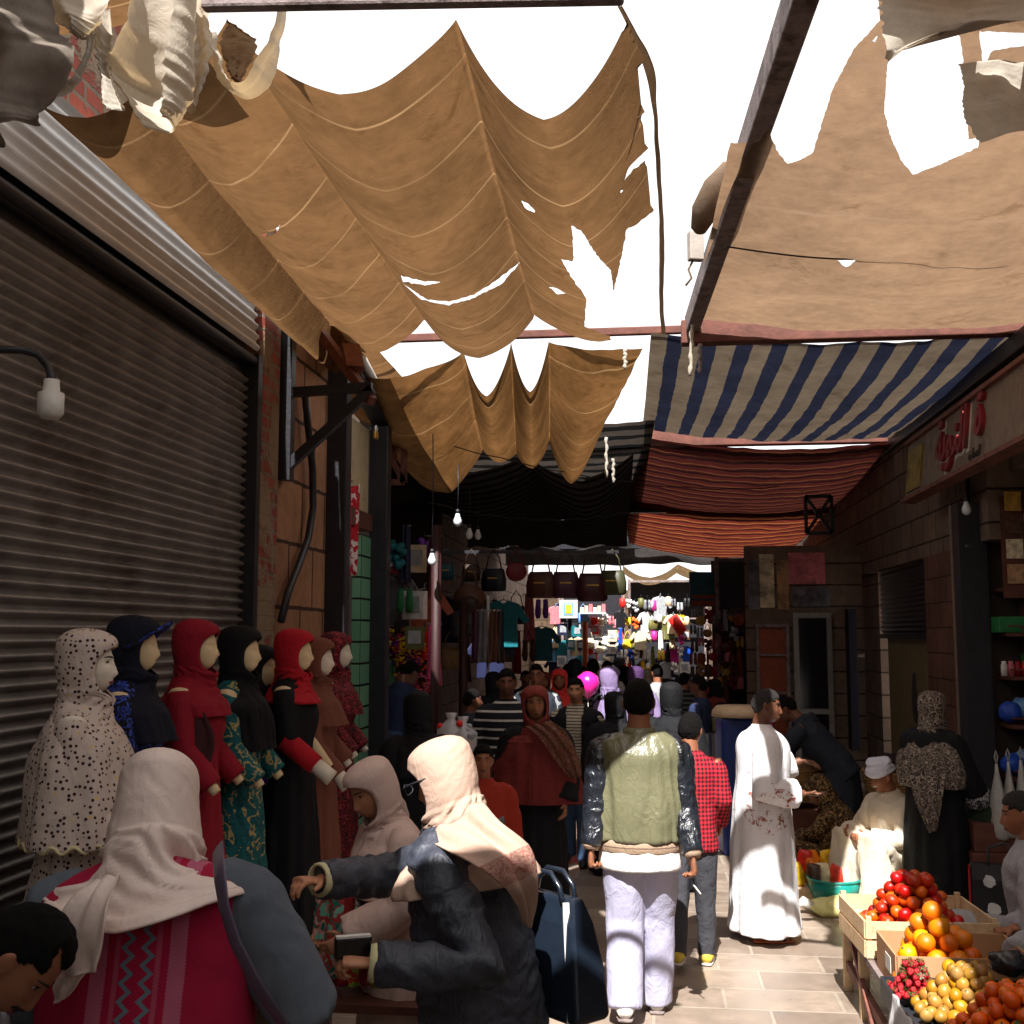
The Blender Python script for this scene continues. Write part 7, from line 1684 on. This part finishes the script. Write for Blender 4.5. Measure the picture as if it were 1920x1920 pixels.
for k, (x, z, w_, h_, c_) in enumerate(((.05, 2.92, .5, .44, 'rose'), (.1, 2.52, .5, .26, 'grey'), (-.5, 2.75, .2, .75, 'cream'), (-.28, 2.7, .16, .7, 'tan'), (-.68, 2.7, .16, .7, 'grey'))):
    m = MB(); m.box((x, .325, z), (w_, .03, h_)); m.build('poster', plain('faded_paper'+str(k), srgb(*PAL[c_]), .8, var=.4, scale=5, dirt=(srgb(60, 50, 46), .45)), t, smooth=False)
m = MB(); m.box((.6, .2, 1.4), (.1, .3, 1.9)); m.build('side_case', PM('midnight'), t, smooth=False)
p = AY(1322, 1105, 18.4); t = thing('hanging_sign', 'dark teal hanging sign with an orange band over the bead stall', 'sign', p, .2)
m = MB(); m.box((0, 0, 0), (.5, .05, .55)); m.build('sign_board', plain('dark_teal_sign', srgb(30, 84, 100), .5, var=.3), t, smooth=False)
m = MB(); m.box((0, -.03, -.12), (.42, .012, .06)); m.box((0, -.03, -.22), (.46, .012, .08)); m.build('sign_band', PM('rust'), t, smooth=False)
# goods on the shelves of the lettered shop
GS = 'packets on the shop shelves'
SHX = 3.56
def shelf_item(name, label, cat, mats, box, y, z, group=GS):
    m = MB(); m.box((0, 0, box[2]/2), box); o = m.build(name, mats, smooth=False, bevel=.006); o.location = (3.18+(10.4-y)*.32, 10.66, z+.018); o.rotation_euler = (0, 0, math.pi/2+RN.uniform(-.12, .12)); return tag(o, label, cat, group)
shelf_item('carton', 'green carton on the upper shop shelf beside the post', 'carton', PM('green'), (.2, .34, .14), 10.25, 2.0)
shelf_item('carton', 'lime carton on the upper shop shelf farther from the post', 'carton', PM('lime'), (.2, .3, .12), 9.6, 2.0)
shelf_item('carton', 'green carton on the middle shop shelf', 'carton', PM('green'), (.2, .4, .2), 9.4, 1.62)
for k, c_ in enumerate(('white', 'rose', 'crimson', 'scarlet', 'cream', 'maroon', 'tan', 'grey')):
    m = MB(); m.tube([(0, 0, 0), (0, 0, .1), (0, 0, .105), (0, 0, .13)], [.027, .027, .02, .02], 14); o = m.build('jar', PM(c_, .25)); o.location = (3.1+.058*k, 10.58, 1.638); tag(o, f'{c_} spice jar in the row on the middle shelf', 'jar', 'spice jars on the middle shelf')
for k, c_ in enumerate(('blue', 'sky blue', 'teal', 'navy')):
    for q, wq in ((0, 'on the third shelf'), (1, 'on the lowest shelf')):
        m = MB(); m.sph((0, 0, .1), (.1, .1, .09), 14, 10); m.v = [tuple(V(p_)*(1+.2*noise.noise(V(p_)*14+V((k, q, 0))))) for p_ in m.v]; o = m.build('sweet_packet', PM(c_, .2)); o.location = (3.15+.13*k, 10.64+.06*(k%2), (1.218, .768)[q]+.03*(k%2)); o.rotation_euler = (0, 0, math.pi/2); tag(o, f'{c_} foil packet of sweets {wq}', 'packet', 'foil packets on the shelves')
t = thing('postcard_rack', 'wall rack of small faded picture cards above the shop shelves', 'rack', (3.68, 10.44, 2.42), math.pi/2)
m = MB(); m.box((.05, 0, .35), (.03, 1.16, .9)); m.build('rack_board', M_dwood, t, smooth=False)
kk = 0
for z in (.02, .24, .46, .66):
    for y in range(7):
        m = MB(); m.box((.02, -.48+.16*y, z+.09), (.012, .14, .17)); m.build('picture_card', plain('card_print'+str(kk), srgb(*PAL[('tan', 'rust', 'grey', 'gold', 'brown', 'cream')[(kk*5) % 6]]), .5, var=.55, scale=20), t, smooth=False); kk += 1
bulb(1812, 950, 10.3, 'small amber bulb hanging under the lettered sign', .12)
for k, (z, y) in enumerate(((2.3, 6.7), (1.9, 6.5))): pass
# red and white pennants in the green tiled doorway
t = thing('garment', 'crumpled red and white garment hanging inside the mint tiled doorway', 'garment', AX(650, 900, -2.02))
m = MB(); m.grid(lambda u, v: V((.05*math.sin(u*8), (u-.5)*.3*(1-.3*v), -.62*v+.03*math.sin(u*6))), 24, 18); m.build('cloth', cloth('red_white_print', srgb(170, 30, 40), .1, .8, 900, pat_floral([srgb(170, 24, 40), srgb(206, 190, 186), srgb(150, 20, 34), srgb(180, 40, 50)], 9, 1.4)), t, solid=.012)
m = MB(); m.tube([(0, -.15, .01), (0, .15, .01)], .008, 6); m.build('hanger_bar', M_black, t)
push_back(t)
